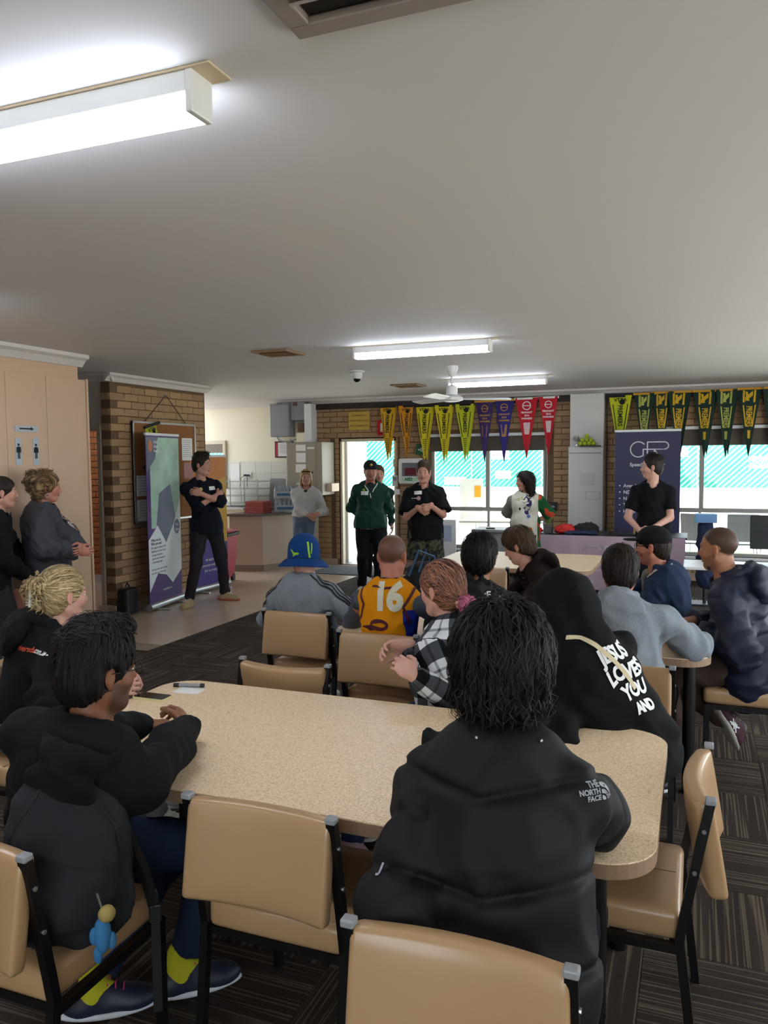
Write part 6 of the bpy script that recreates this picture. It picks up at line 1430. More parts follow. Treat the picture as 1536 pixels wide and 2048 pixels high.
def patterned():
    p = Person('woman with long dark hair in a white patterned shirt by the window', (-1.98, 9.78, .87), at(1049, 962, y=9.78), -92, -90, 205, 2, fem=True, g=1.0, sc=.96, skin='skin_light', res=1.25)
    for sd in (1, -1): p.arm(sd, p.P-p.Fct*.10+p.Lct*sd*.06+V3(0, 0, .06), p.Lct*sd*.55-p.Fct*.5-V3(0, 0, .3), palm=(0, 0, 1), thumb=V3(0, 0, 1))
    stand_legs(p, .08); p.body()
    m = cloth_mat('white_print_shirt', '#c9c6b6', .9); g = G(m); b = m.node_tree.nodes['Principled BSDF']; s_ = g.n('ShaderNodeSeparateXYZ'); g.l(g.attr('cl').outputs['Vector'], s_.inputs[0]); x, y, z = s_.outputs
    col = srgb('#c9c6b6')
    v = g.attr('cl').outputs['Vector']; n = g.noise(v, 17, 1); n2 = g.noise(v, 9, 0)
    def blob(cy, cz, ry, rz): return g.math('LESS_THAN', g.math('ADD', g.math('POWER', g.math('DIVIDE', g.math('SUBTRACT', y, -cy), ry), 2), g.math('POWER', g.math('DIVIDE', g.math('SUBTRACT', z, cz), rz), 2)), 1.)
    front = g.math('GREATER_THAN', x, 0.)
    band = lambda lo, hi: g.math('MULTIPLY', g.math('GREATER_THAN', n, lo), g.math('LESS_THAN', n, hi))
    c = g.mix(g.math('MULTIPLY', g.math('MULTIPLY', band(.46, .56), blob(-.045, 0., .055, .13)), front), col, srgb('#35224f'))
    c = g.mix(g.math('MULTIPLY', g.math('MULTIPLY', band(.42, .50), blob(.07, .06, .065, .045)), front), c, srgb('#8a8a3a'))
    c = g.mix(g.math('MULTIPLY', blob(-.065, -.15, .022, .022), front), c, srgb('#4f6fa8')); c = g.mix(g.math('MULTIPLY', blob(-.09, -.31, .026, .026), front), c, srgb('#c95a2f')); c = g.mix(g.math('MULTIPLY', blob(.045, -.06, .012, .018), front), c, srgb('#26262a'))
    sleeve = g.math('GREATER_THAN', y, .165); c = g.mix(sleeve, c, srgb('#1f5a34')); c = g.mix(g.math('MULTIPLY', sleeve, g.math('GREATER_THAN', n2, .60)), c, srgb('#c2452c'))
    sl2 = g.math('LESS_THAN', y, -.165); c = g.mix(sl2, c, srgb('#7d8070')); g.l(c, b.inputs['Base Color'])
    cA, cB = collar(p, .058, .02, .006); p.top('shirt', m, .028, sleeve=.95, extra=cA, extra_after=cB, hem=.62, hemskirt=.26, neck=.058, amp=.007, h=.012, seed=181, ra=(.054, .056, .046, .036))
    R_ = p.R(); o, V, Q = p.hair('hair', p.cap_hair(.014, .012, -.10)+[cone(p.H(-.05, .03, .0), p.H(-.07, .04, -.20), .075, .050, .03), cone(p.H(-.05, -.03, .0), p.H(-.06, -.05, -.20), .075, .045, .03)], h_dark, .007, 90, .006); p.add(strands(V, Q, 400, .12, flow_down(p), h_dark, 'hair_locks', .004, .012, 4, 5, .5))
    p.trousers(m_blackpants); p.shoe(1, m_shoew); p.shoe(-1, m_shoew)
patterned()
def rightman():
    p = Person('man in a fitted black t-shirt standing before the dark banner', (-.43, 8.95, .95), at(1303, 934, y=8.93), -88, -88, -172, 0, g=.96, wide=.96, skin='skin_pale', res=1.25, sc=1.02)
    clasp(p, at(1292, 1068, y=8.72)); stand_legs(p, .11); p.body(beard=.15); o, V, Q = p.top('tshirt', m_blackt, .016, sleeve=.70, hem=.86, neck=.062, amp=.006, h=.012, seed=191, ra=(.050, .046, .05, .04), hemskirt=.06)
    o, V, Q = p.hair('hair', p.cap_hair(.009, .018, -.05, .018), h_dark, .0065, 110, .0035); p.add(strands(V, Q, 400, .05, lambda q: -p.hf[0]*.6+p.hf[2]*.4, h_dark, 'hair_locks', .003, .010, 4, 4, .2, keep=lambda q: p.hl(q[None])[0][2] > .06)); p.trousers(m_blackpants); p.shoe(1, m_shoew); p.shoe(-1, m_shoew)
rightman()
def curly():
    p = Person('woman with curly tied up hair in a grey knit cardigan by the partition', (-4.98, 5.02, .90), at(94, 975, x=-4.98), 42, 38, 44, 2, fem=True, g=1.28, wide=1.05, sc=.98, belly=.05, skin='skin_ruddy', res=1.15)
    p.arm(-1, at(154, 1102, x=-4.66), V3(.2, -1, -.6), d=(.7, .5, -.1), palm=(-.6, .6, 0), thumb=V3(0, 0, 1), curl=.8); p.arm(1, at(150, 1098, x=-4.62)+V3(-.02, .10, 0), V3(-.4, .9, -.6), d=(.4, -.6, -.2), palm=(-.6, -.4, 0), thumb=V3(0, 0, 1), curl=.8); stand_legs(p, .10); p.body(cheek=.9)
    o, V, Q = p.top('cardigan', m_greycardi, .034, extra=[cone(p.N+p.Fct*.05+p.Lct*.05, p.Wc+p.Fct*.17*p.g+p.Lct*.04, .03, .05, .02), cone(p.N+p.Fct*.05-p.Lct*.05, p.Wc+p.Fct*.17*p.g-p.Lct*.05, .03, .05, .02)], hem=.66, hemskirt=.2, neck=.062, amp=.010, h=.011, seed=201, ra=(.070, .066, .058, .044)); bv = bvh_of(V, Q)
    m = mat('floral_blouse', '#3a2a2c', .9); g = G(m); b = m.node_tree.nodes['Principled BSDF']; n = g.noise(g.obj(), 26, 2); g.l(g.ramp(n, [(0, srgb('#2b1d20')), (.48, srgb('#5b3434')), (.55, srgb('#b9b2a8')), (.66, srgb('#8c8b86'))], 'CONSTANT'), b.inputs['Base Color'])
    p.add(ribbon('blouse_front', [p.N+p.Fct*.16-p.sp*.02, p.Cc+p.Fct*.22, p.Wc+p.Fct*.26, p.P+p.Fct*.22], .085, bv, None, m, .006, 20))
    o, V, Q = p.hair('hair', p.cap_hair(.016, .004, -.10, .006)+[ell(p.H(-.11, 0, .05), (.060, .070, .075), p.R(), .02)], h_curl, .006, 60, .010, 33, 'x'); p.add(strands(V, Q, 900, .07, lambda q: p.hf[0]*-.5+p.hf[2]*math.sin(q[2]*90)+p.hf[1]*math.sin(q[1]*70), h_curl, 'curls', .0028, .020, 5, 6, 1.2, keep=lambda q: p.hl(q[None])[0][0] < .03))
    mb = MB(); c = p.H(.0, -.088, -.052); mb.tube([tuple(c+V3(0, 0, -.012)+(p.hf[0]*math.cos(a)+V3(0, 0, 1)*math.sin(a))*.012) for a in np.linspace(0, 6.28, 13)], .0022, 5, cap=False); p.add(mb.build('earring', m_alu)); p.trousers(cloth_mat('deep_blue_jeans', '#16203a', .85)); p.shoe(1, m_shoeb); p.shoe(-1, m_shoeb)
curly()
def leftmost():
    p = Person('woman with tied back dark hair and black jacket at the left edge', (-4.98, 4.42, .88), at(6, 985, x=-4.92), 40, 42, 48, 2, fem=True, g=1.05, sc=.97, skin='skin_light', res=1.15)
    p.arm(-1, at(52, 1150, x=-4.80), V3(.1, -1, -.5), d=(.1, .15, -1), palm=(-.5, .5, 0), thumb=V3(.6, .5, 0), curl=.9); p.arm(1, p.P+p.Fct*.20+p.Lct*.12+V3(0, 0, .12), V3(-.5, .9, -.6), palm=(-1, 0, 0)); stand_legs(p, .08); p.body()
    cA, cB = collar(p, .066, .045, .012); p.top('jacket', m_blackt, .032, extra=cA, extra_after=cB, hem=.78, hemskirt=.06, neck=.062, amp=.009, h=.011, seed=211, ra=(.064, .060, .054, .040))
    p.add(sdf_mesh('skirt', [cone(p.P+V3(0, 0, .05), p.P+p.Fh*.04-V3(0, 0, .72), .175, .215, .02, flat=(p.Fh, 1.1), cut='b')], .014, m_skirt, None, (), folds(212, 20, .016, (1, 1, .12)), 2))
    p.hair('hair', p.cap_hair(.008, .0, -.09)+[ell(p.H(-.12, 0, .03), (.035, .04, .04), p.R(), .01)], h_dark, .006, 90, .003, 9, 'back')
    p.shoe(1, m_shoeb); p.shoe(-1, m_shoeb)
    t = empty('folder', tuple(at(50, 1170, x=-4.80)), rad(30), 'brown folders held low by the woman at the left edge', 'folder')
    for k in range(3): MB().box(-.11, .11, -.012+k*.012, -.004+k*.012, -.33, -.03, M=T(0, .0, 0, 0, 0, rad(3*k-2))).build('cover', mat('rust_card_%d' % k, ['#7a4a3a', '#8d6b58', '#5a3430'][k], .7), t)
leftmost()
# ================================================================ PENNANTS
def pennant(x, z, w_, L_, m, mp, lab, text='PREMIERS', style=0, mtape=None, rz=0., y=WY-.13, doubles=0, seed=0, grp='pennants above the windows'):
    w_ *= 1.12
    t = empty('pennant', (x, y, z), rad(rz), lab, 'pennant', grp); r = random.Random(seed); ph = r.uniform(0, 6); am = r.uniform(.006, .014)
    def P_(u, v): # u -1..1 across, v 0..1 down
        half = w_/2*(1-v*.97); return (u*half, -.012*math.sin(v*5+ph)+am*math.sin(u*2.6+ph+v*2), -v*L_)
    nv, nu = 16, 6; vs = [P_(-1+2*i/nu, j/nv) for j in range(nv+1) for i in range(nu+1)]
    fs = [(j*(nu+1)+i, j*(nu+1)+i+1, (j+1)*(nu+1)+i+1, (j+1)*(nu+1)+i) for j in range(nv) for i in range(nu)]
    MB().add(vs, fs).build('cloth', m, t, smooth='all')
    for k in range(doubles):
        o = MB().add([(x_*.9+.03*(k+1)*(1-.2*k), y_+.03*(k+1), z_*(.96+.02*k)) for x_, y_, z_ in vs], fs).build('cloth_behind', m, t, smooth='all')
    MB().box(-w_/2-.012, w_/2+.012, -.012, .012, -.025, .005).build('header_tape', mtape or m_print, t)
    def pt(lx, lz): # print point: lx across metres at depth lz
        v = min(max(-lz/L_, 0), 1); half = w_/2*(1-v*.97)+1e-6; q = P_(max(-.97, min(.97, lx/half)), v); return (q[0], q[1]-.0035, q[2])
    mb = MB()
    def add2(v, f): mb.add([pt(a, b) for a, b, *_ in v], f)
    if text:
        v, f = text_geo(text, w_*.30, w_*.008, .98, 0, 'CENTER', .03); h = L_*(.62 if style == 2 else .50)
        xs = [q[0] for q in v]; sc_ = (L_*(.34 if style != 2 else .30))/(max(xs)-min(xs)); sy = .95 if style != 2 else 1.1
        add2([((b-w_*.10)*sy, -(L_*(.16 if style != 2 else .27))-(a-min(xs))*sc_) for a, b, _ in v], f)
    if style == 0:   # yellow: lattice word on top, black circle, side stripes, bars below
        v, f = text_geo('VTTA', w_*.22, .002, 1, 0, 'CENTER', .03); add2([(a, b-L_*.098) for a, b, _ in v], f)
        v, f = disc_geo(w_*.13, 14); add2([(a+w_*.08, b-L_*.105) for a, b, _ in v], f)
        for sg in (-1, 1):
            for i in range(10): z0 = -L_*(.14+.044*i); z1 = z0-L_*.044; e0 = w_/2*(1+z0/L_)*.80; e1 = w_/2*(1+z1/L_)*.80; add2([(sg*e0, z0), (sg*(e0-.012), z0), (sg*(e1-.012), z1), (sg*e1, z1)], [(0, 1, 2, 3)])
        for i in range(9): z0 = -L_*(.60+.034*i); e = w_/2*(1+z0/L_)*.62; add2([(-e, z0), (e, z0), (e, z0-.010), (-e, z0-.010)], [(0, 1, 2, 3)])
    if style == 1:   # purple / red: roundel, lines of lettering, panel
        v, f = disc_geo(w_*.19, 18, w_*.155); add2([(a, b-L_*.13) for a, b, _ in v], f); v, f = rect_geo(w_*.3, .010, 2); add2([(a, b-L_*.13) for a, b, _ in v], f)
        for i, s_ in enumerate(('PENNANT', '2016', 'WINNERS')): v, f = text_geo(s_, .036, .001, 1, 0, 'CENTER', .03); add2([(a, b-L_*(.255+.05*i)) for a, b, _ in v], f)
        for i in range(9): z0 = -L_*(.41+.022*i); e = w_/2*(1+z0/L_)*.52; add2([(-e, z0), (e, z0), (e, z0-.013), (-e, z0-.013)], [(0, 1, 2, 3)])
    if style == 2:   # dark green: diagonal monogram block, yellow word panel
        e = w_*.27
        for a, b, c_, d_ in (((-e, -.03), (-e+.025, -.03), (-e+.025, -.19), (-e, -.19)), ((e-.025, -.03), (e, -.03), (e-.01, -.19), (e-.035, -.19)), ((-e+.03, -.05), (-e+.06, -.05), (-.0, -.17), (-.03, -.17)), ((-e+.03, -.12), (e-.04, -.04), (e-.04, -.10), (-e+.03, -.18))): add2([a, b, c_, d_], [(0, 1, 2, 3)])
        for sg in (-1, 1):
            for i in range(7): z0 = -L_*(.25+.045*i); z1 = z0-L_*.045; e0 = w_/2*(1+z0/L_)*.72; e1 = w_/2*(1+z1/L_)*.72; add2([(sg*e0, z0), (sg*(e0-.016), z0), (sg*(e1-.016), z1), (sg*e1, z1)], [(0, 1, 2, 3)])
        add2([(-.018, -L_*.62), (.018, -L_*.62), (.014, -L_*.74), (-.014, -L_*.74)], [(0, 1, 2, 3)])
    mb.build('print', mp, t); return t
f_y1 = mat('yellow_felt', '#cfc21a', .85, bump=(40, .2)); f_y2 = mat('amber_felt', '#cf8a16', .85, bump=(40, .2)); f_y3 = mat('lime_yellow_felt', '#b9bf1c', .85, bump=(40, .2)); f_y4 = mat('gold_felt', '#cfa018', .85, bump=(40, .2))
f_pu = mat('purple_felt', '#35215a', .85); f_bl = mat('violet_blue_felt', '#2a2470', .85); f_rd = mat('red_felt', '#b8152a', .85); f_gr = mat('dark_green_felt', '#0e2b22', .85)
p_gold = mat('gold_print', '#c18f24', .8); p_yel = mat('yellow_print', '#c9a31e', .8); p_pale = mat('pale_green_print', '#a6ab52', .8); p_wh = m_wprint
row = [(-4.52, 2.545, .23, .84, f_y4, m_print, 0, 'gold pennant with a black badge, leftmost of the row', 1), (-4.205, 2.54, .22, .82, f_y2, m_print, 0, 'amber orange pennant second from left', 0), (-3.91, 2.535, .25, .86, f_y1, m_print, 0, 'yellow pennant third from left with a second behind', 1), (-3.60, 2.53, .25, .87, f_y1, m_print, 0, 'yellow pennant fourth from left over the window', 1), (-3.27, 2.535, .26, .85, f_y3, m_print, 0, 'lime yellow pennant left of the purple ones', 1),
       (-2.965, 2.575, .25, .90, f_pu, p_gold, 1, 'deep purple pennant with gold lettering', 0), (-2.67, 2.585, .26, .91, f_bl, p_gold, 1, 'violet blue pennant with a gold panel', 0), (-2.335, 2.595, .30, .88, f_rd, p_wh, 1, 'larger red pennant with white roundel', 0), (-2.02, 2.60, .25, .85, f_rd, p_wh, 1, 'smaller red pennant at the end beside the bricks', 0)]
for i, (x, z, w_, L_, m, mp, st, lab, db) in enumerate(row): pennant(x+.0, z, w_, L_, m, mp, lab, 'PREMIERS' if st == 0 else '', st, p_gold if m in (f_pu, f_bl) else (p_wh if m is f_rd else m_print), doubles=db, seed=i)
row2 = [(-1.02, 2.58, .28, .86, f_y3, m_print, 0, 'lime yellow pennant left of the green ones', 0), (-.70, 2.60, .24, .88, f_gr, p_pale, 2, 'first dark green pennant beside the lime one', 0), (-.47, 2.61, .24, .88, f_gr, p_yel, 2, 'dark green pennant half behind its neighbour', 0), (-.25, 2.61, .26, .89, f_gr, p_yel, 2, 'dark green pennant above the dark banner edge', 1), (.08, 2.61, .27, .90, f_gr, p_yel, 2, 'green and gold pennant over the window mullion', 1), (.345, 2.61, .24, .90, f_gr, p_pale, 2, 'green pennant with pale faded lettering', 1), (.625, 2.62, .27, .90, f_gr, p_yel, 2, 'green pennant hanging over the wide pane', 0), (.93, 2.62, .28, .90, f_gr, p_yel, 2, 'green pennant cut by the right edge', 1), (1.22, 2.62, .26, .9, f_gr, p_yel, 2, 'green pennant outside the right edge', 0)]
for i, (x, z, w_, L_, m, mp, st, lab, db) in enumerate(row2): pennant(x, z, w_, L_, m, mp, lab, 'PREMIERS', st, m_print if st == 0 else p_gold, doubles=db, seed=40+i, y=WY-.13-.02*(i % 2))
# ================================================================ THINGS ON THE BACK WALL
def plate(name, x0, x1, z0, z1, m, lab, cat, y=WY-.03, t=.02, lines=None, ml=None):
    o = empty(name, ((x0+x1)/2, y, z0), 0, lab, cat); MB().box(-(x1-x0)/2, (x1-x0)/2, -t, 0, 0, z1-z0, bev=.004).build('plate', m, o)
    if lines:
        mb = MB()
        for s_, lx, lz, sz in lines: put_text(mb, s_, XZ(lx, -t-.002, lz), sz, bold=.0008)
        mb.build('lettering', ml or m_print, o)
    return o
plate('notice_plaque', -5.22, -4.86, 2.19, 2.48, mat('brass_yellow', '#b89a3c', .45), 'yellow engraved plaque above the doorway', 'sign', lines=[('LIFE MEMBERS OF', 0, .215, .035), ('THE BOWLING CLUB', 0, .135, .035), ('AND ITS PRESIDENTS', 0, .055, .033)], ml=mat('brown_lettering', '#6a5220', .6))
f = plate('fire_sign', -4.73, -4.58, 2.10, 2.34, mat('sign_red', '#b3121d', .4), 'red fire extinguisher sign beside the gold pennant', 'sign')
mb = MB(); mb.box(-.018, .018, -.023, -.021, .05, .17); mb.sphere((0, -.022, .18), (.014, .001, .012)); mb.build('symbol', m_wprint, f)
f = plate('exit_sign', -4.08, -3.93, 1.78, 1.95, mat('sign_green', '#0c5a38', .4), 'small green sign behind the amber pennants', 'sign'); mb = MB(); mb.box(-.04, .03, -.023, -.021, .07, .09); mb.box(.0, .03, -.023, -.021, .05, .11); mb.build('symbol', m_wprint, f)
t = empty('defibrillator_cabinet', (-4.14, WY-.03, 1.33), 0, 'white wall cabinet with a red case behind its window', 'cabinet')
MB().box(-.20, .20, -.14, 0, 0, .40, bev=.035).build('housing', m_white, t); MB().box(-.13, .14, -.145, -.14, .12, .33, bev=.003).build('window', mat('smoky_acrylic', '#6a6d70', .15), t)
MB().box(-.08, .12, -.155, -.146, .14, .25, bev=.008).build('red_case', mat('dark_red_case', '#5d0f1a', .5), t)
mb = MB(); put_text(mb, 'AED', XZ(-.02, -.1485, .055), .065, bold=.003); mb.build('lettering', mat('sign_green', '#0c5a38'), t); mb = MB(); mb.box(-.13, .13, -.1465, -.1405, .045, .105); mb.build('label', mat('pale_green_label', '#a8c7a8', .6), t)
t = empty('remote_control', (-4.43, WY-.03, 1.29), 0, 'pale wall mounted air conditioner remote', 'remote control'); MB().box(-.045, .045, -.03, 0, 0, .17, bev=.008).build('body', m_white, t); MB().box(-.03, .03, -.032, -.03, .09, .15).build('display', m_grey, t)
t = empty('light_switch', (-4.43, WY-.03, 1.60), 0, 'cream switch plate above the remote', 'switch'); MB().box(-.035, .035, -.012, 0, -.0, .12, bev=.003).build('plate', m_beige, t); MB().box(-.01, .01, -.018, -.012, .05, .075).build('rocker', m_white, t)
t = empty('note_card', (-4.41, WY-.03, 1.16), 0, 'small white card on the bricks under the remote', 'card'); MB().box(-.05, .05, -.004, 0, 0, .085).build('paper', m_paper, t)
t = empty('red_tag', (-4.02, WY-.05, .95), 0, 'small red tag low on the brick wall', 'tag'); MB().box(-.02, .02, -.01, 0.02, 0, .09, bev=.004).build('tag_body', mat('sign_red', '#b3121d'), t)
t = empty('power_outlet', (-1.985, WY-.03, .94), 0, 'brown power outlet box right of the patterned woman', 'outlet'); MB().box(-.085, .085, -.05, 0, 0, .13, bev=.006).build('box', m_dark, t); mb = MB(); mb.box(-.04, .05, -.055, -.05, .05, .08); mb.build('socket_plate', m_grey, t)
# white pillar with cupboard
t = empty('boxed_column', (-1.465, WY-.03, 0), 0, 'pale grey boxed column with a lower panelled cabinet front', 'column'); m_col = mat('pale_grey_panel', '#c6c4c0', .5)
MB().box(-.235, .23, -.17, .0, 1.86, 2.62, bev=.004).build('upper_box', m_col, t); o = MB().box(-.245, .235, -.24, .0, .0, 1.87, bev=.004).build('cabinet_body', m_col, t)
MB().box(-.24, .21, -.25, -.24, 1.775, 1.79).build('trim_line', m_grey, t); MB().box(-.07, .12, -.245, -.24, 1.33, 1.50, bev=.002).build('label', mat('off_white_label', '#b9b6b4', .5), t)
mb = MB()
for a in ((.0, .2, 1.235, 1.24), (.0, .2, 1.125, 1.13), (.0, .006, 1.125, 1.24), (.194, .2, 1.125, 1.24)): mb.box(a[0], a[1], -.245, -.24, a[2], a[3])
mb.build('hatch_edge', m_grey, t); MB().box(-.09, .20, -.29, -.20, 1.872, 1.885).build('shelf', mat('dark_timber', '#231b16'), t)
mb_ = []; m_ball = mat('tennis_yellow', '#a9b52c', .95)
k = 0
for lvl, n in ((0, 4), (1, 3), (2, 1)):
    for i in range(n):
        b_ = MB().sphere((0, 0, 0), .031, 12, 8).build('tennis_ball', m_ball, None, smooth='all', loc=(-1.455+(i-(n-1)/2)*.062, WY-.275, 1.885+.031+lvl*.052)); tag(b_, ['yellow tennis ball in the bottom row of the pile', 'yellow tennis ball in the middle row of the pile', 'yellow tennis ball on top of the pile'][lvl], 'ball', 'tennis balls on the column shelf'); k += 1
t = empty('trophy', (-1.60, WY-.27, 1.885), 0, 'small silver trophy beside the tennis balls', 'trophy'); MB().lathe([(.025, 0), (.025, .02), (.008, .03), (.008, .06), (.028, .09), (.034, .14)], 12).build('cup', m_alu, t, smooth=True); MB().tube([(-.034, 0, .12), (-.055, 0, .10), (-.02, 0, .075)], .004, 6).build('handle', m_alu, t); MB().tube([(.034, 0, .12), (.055, 0, .10), (.02, 0, .075)], .004, 6).build('handle', m_alu, t)
tag(MB().tube([(-1.21, WY-.05, 2.62), (-1.205, WY-.05, 2.0), (-1.205, WY-.05, .0)], .008, 6).build('wall_cable', m_dark), 'thin dark cable running down beside the column', 'cable')
# ================================================================ KITCHEN END
t = empty('meter_box', (-6.38, WY, 2.10), 0, 'grey electrical box high on the cream kitchen wall', 'box'); m_mb = mat('grey_box', '#7f8287', .5)
MB().box(-.19, .17, -.20, 0, 0, .54, bev=.01).build('body', m_mb, t); MB().box(-.165, .15, -.206, -.20, .02, .52).build('door', mat('grey_box_door', '#8b8e92', .45), t); mb = MB(); mb.tube([(-.12, -.1, 0), (-.08, -.1, -.06), (.1, -.1, -.09), (.22, -.1, -.04), (.32, -.05, -.12)], .012, 6); mb.tube([(.13, -.1, -.03), (.13, -.1, -.14)], .008, 6); mb.build('conduit', m_grey, t)
t = empty('switchboard', (-6.03, WY, 2.36), 0, 'second grey box with brown latches beside the pillar', 'box'); MB().box(-.17, .15, -.18, 0, 0, .30, bev=.008).build('body', m_mb, t)
for x in (-.12, .09): MB().box(x, x+.07, -.19, -.18, .24, .29).build('latch', mat('brown_latch', '#4b2c24', .5), t)
t = empty('wooden_shelf', (-5.98, WY, 2.0), 0, 'cream and brown shelf unit under the switchboard', 'shelf'); MB().box(-.14, .16, -.14, 0, -.05, .16, bev=.004).build('cream_box', m_cream, t)
for x in (-.12, .02): MB().box(x, x+.10, -.12, 0, .18, .32).build('brown_box', mat('brown_card', '#6b513a', .7), t)
pl_ = struct(MB().box(-5.93, -5.80, WY-.22, WY-.02, 1.98, 2.62, bev=.004).build('trim_2', m_whitemetal)); 
t = empty('framed_certificate', (-6.42, WY, 1.76), 0, 'dark framed red and white certificate on the cream wall', 'picture'); MB().box(-.17, .17, -.025, 0, 0, .27, bev=.003).build('frame', mat('dark_wood_frame', '#2a1214', .4), t); MB().box(-.15, .15, -.028, -.025, .02, .25).build('red_mount', mat('crimson_mount', '#a8283f', .6), t); MB().box(-.105, .105, -.030, -.028, .02, .25).build('certificate', m_paper, t)
mb = MB(); [mb.box(-.07, .07, -.0315, -.030, .20-.03*i, .206-.03*i) for i in range(5)]; mb.build('lettering', m_grey, t)
t = empty('tall_metal_cabinet', (-5.82, WY-.03, 1.16), 0, 'tall beige metal cabinet with notices taped to its door', 'cabinet'); m_bc = mat('greige_metal', '#9b9483', .45)
MB().box(-.30, .33, -.46, 0, 0, .84, bev=.008).build('body', m_bc, t); MB().box(-.29, .22, -.468, -.46, .01, .83, bev=.003).build('door', m_bc, t); MB().sphere((.16, -.475, .36), .014).build('knob', m_dark, t)
for z0, z1, x0, x1, n_ in ((.70, .80, -.12, .05, 'arch_notice'), (.52, .67, -.12, .05, 'framed_notice'), (.36, .49, -.13, .05, 'paper_notice'), (.73, .76, .08, .20, 'label_strip'), (.22, .26, .08, .14, 'label_strip')): MB().box(x0, x1, -.472, -.468, z0, z1).build(n_, m_paper, t)
MB().box(.23, .42, -.30, -.02, .05, .18, bev=.004).build('side_box', m_beige, t)
t = empty('kitchen_counter', (0, 0, 0), 0, 'cream kitchen counter with a dark grey worktop and angled end', 'counter'); t.location = (-6.23, 10.65, 0)
m_cream2 = mat('cream_laminate', '#b9a894', .45); m_top = mat('dark_grey_worktop', '#6f6660', .35)
poly = [(-.50, -.14), (0, 0), (.30, .62), (.45, 1.05), (-.50, 1.05), (-.50, .2)]
MB().prism(poly, .10, .86).build('carcass', m_cream2, t); MB().prism([(x*.95, y*.97+.03) for x, y in poly], 0, .10).build('kickboard', mat('taupe_kickboard', '#8e8072', .5), t)
MB().prism([(-.54, -.20), (.04, -.05), (.36, .60), (.50, 1.05), (-.53, 1.05), (-.54, .20)], .86, .895).build('worktop', m_top, t)
t = empty('drawer_unit', (-7.35, 11.35, 0), 0, 'cream drawer unit with white benchtop behind the counter', 'cabinet'); MB().box(-.75, .55, -.30, .38, .10, .92).build('carcass', m_cream, t); MB().box(-.78, .57, -.34, .38, .92, .96, bev=.006).build('benchtop', m_white, t)
for i in range(4):
    for j in range(2): d = MB().box(-.05+.30*j, .23+.30*j, -.318, -.30, .14+.19*i, .31+.19*i, bev=.004).build('drawer', m_cream, t); MB().box(.03+.30*j, .15+.30*j, -.335, -.318, .24+.19*i, .255+.19*i).build('handle', m_grey, d)
t = empty('dish_rack', (-7.1, 11.35, .96), 0, 'wire shelf rack with glass trays on the kitchen bench', 'rack')
for i in range(4): MB().box(-.48, .52, -.22, .22, .05+.12*i, .062+.12*i).build('shelf', mat('pale_glass_shelf', '#a9b8b0', .15), t)
for x in (-.48, 0, .52):
    for y in (-.22, .22): MB().tube([(x, y, 0), (x, y, .46)], .008, 6).build('post', m_alu, t)
t = empty('chopping_board', (-6.42, 11.45, .96), 0, 'grey board leaning on the kitchen tiles', 'board'); MB().prism(rrect(-.14, .14, 0, .46, .03), -.01, .01, M=T(0, 0, 0, 0, rad(82))).build('board', m_grey, t)
t = empty('power_point', (-7.13, WY-.01, 1.42), 0, 'double power point with black plugs on the tiles', 'outlet'); MB().box(-.08, .08, -.012, 0, 0, .10, bev=.004).build('plate', m_white, t); mb = MB(); mb.box(-.06, -.02, -.05, -.012, .03, .06, bev=.005); mb.box(.0, .04, -.05, -.012, .03, .06, bev=.005); mb.tube([(-.04, -.05, .04), (-.10, -.06, .0), (-.12, -.06, -.15)], .005, 5); mb.tube([(.02, -.05, .04), (.02, -.06, -.15)], .005, 5); mb.build('plugs', m_dark, t)
tag(MB().box(-.09, .09, -.004, 0, 0, .30).build('notice_sheet', m_paper, loc=(-7.38, WY-.012, 1.36)), 'white printed sheet on the kitchen tiles left of the plugs', 'paper')
# stack of red boxes and bottled water on the counter
for i in range(5):
    t = MB().box(-.17+.004*i, .17, -.13, .13, 0, .036, bev=.006).build('pizza_box', mat('salmon_red_box_%d' % (i % 2), ['#b0564c', '#a64a42'][i % 2], .6), None, loc=(-6.42+.01*(i % 2), 10.85, .895+.0375*i)); tag(t, 'flat salmon red box, number in the stack counted by height: %s' % ['bottom one', 'second from bottom', 'middle one', 'second from top', 'top one'][i], 'box', 'red flat boxes stacked on the counter')
m_wrap = mat('shrink_wrap', '#b9c2c6', .12, spec=.8, bump=(25, .5, .01)); m_bot = mat('water_bottle_plastic', '#8f9ea6', .12)
for k in range(2):
    t = empty('water_bottle_pack', (-6.03, 11.12, .895+.215*k), rad(15), ['lower shrink wrapped pack of water bottles on the counter', 'upper shrink wrapped pack of water bottles on the counter'][k], 'water bottles', 'bottled water packs')
    MB().box(-.20, .20, -.13, .13, .0, .12, bev=.02).build('wrap', m_wrap, t)
    for i in range(6):
        for j in range(2): MB().lathe([(.030, 0), (.031, .13), (.028, .16), (.012, .19), (.012, .205), (.011, .21)], 10, M=T(-.165+.066*i, -.10+.19*j, 0)).build('bottle', m_bot, t, smooth=True)
    MB().box(-.14, .14, -.145, -.133, .05, .09).build('blue_label', mat('blue_print', '#3f6f9a', .6), t)
t = empty('snack_carton', (-5.83, 11.28, .895), rad(10), 'upright red and brown carton beside the water packs', 'box'); MB().box(-.10, .10, -.10, .10, 0, .42).build('carton', mat('brown_card', '#6b513a'), t); MB().box(-.02, .04, -.102, -.10, 0.02, .40).build('red_stripe', mat('sign_red', '#b3121d'), t); MB().box(-.09, .09, -.09, .09, .42, .46, bev=.01).build('paper_top', m_paper, t)
t = empty('chip_packets', (-5.76, 11.05, .895), rad(-10), 'clear and red snack packets at the counter end', 'packet'); MB().box(-.05, .07, -.05, .05, 0, .16, bev=.03).build('packet', m_wrap, t); MB().box(-.045, .0, -.06, -.05, .02, .12, bev=.004).build('red_label', mat('sign_red', '#b3121d'), t)
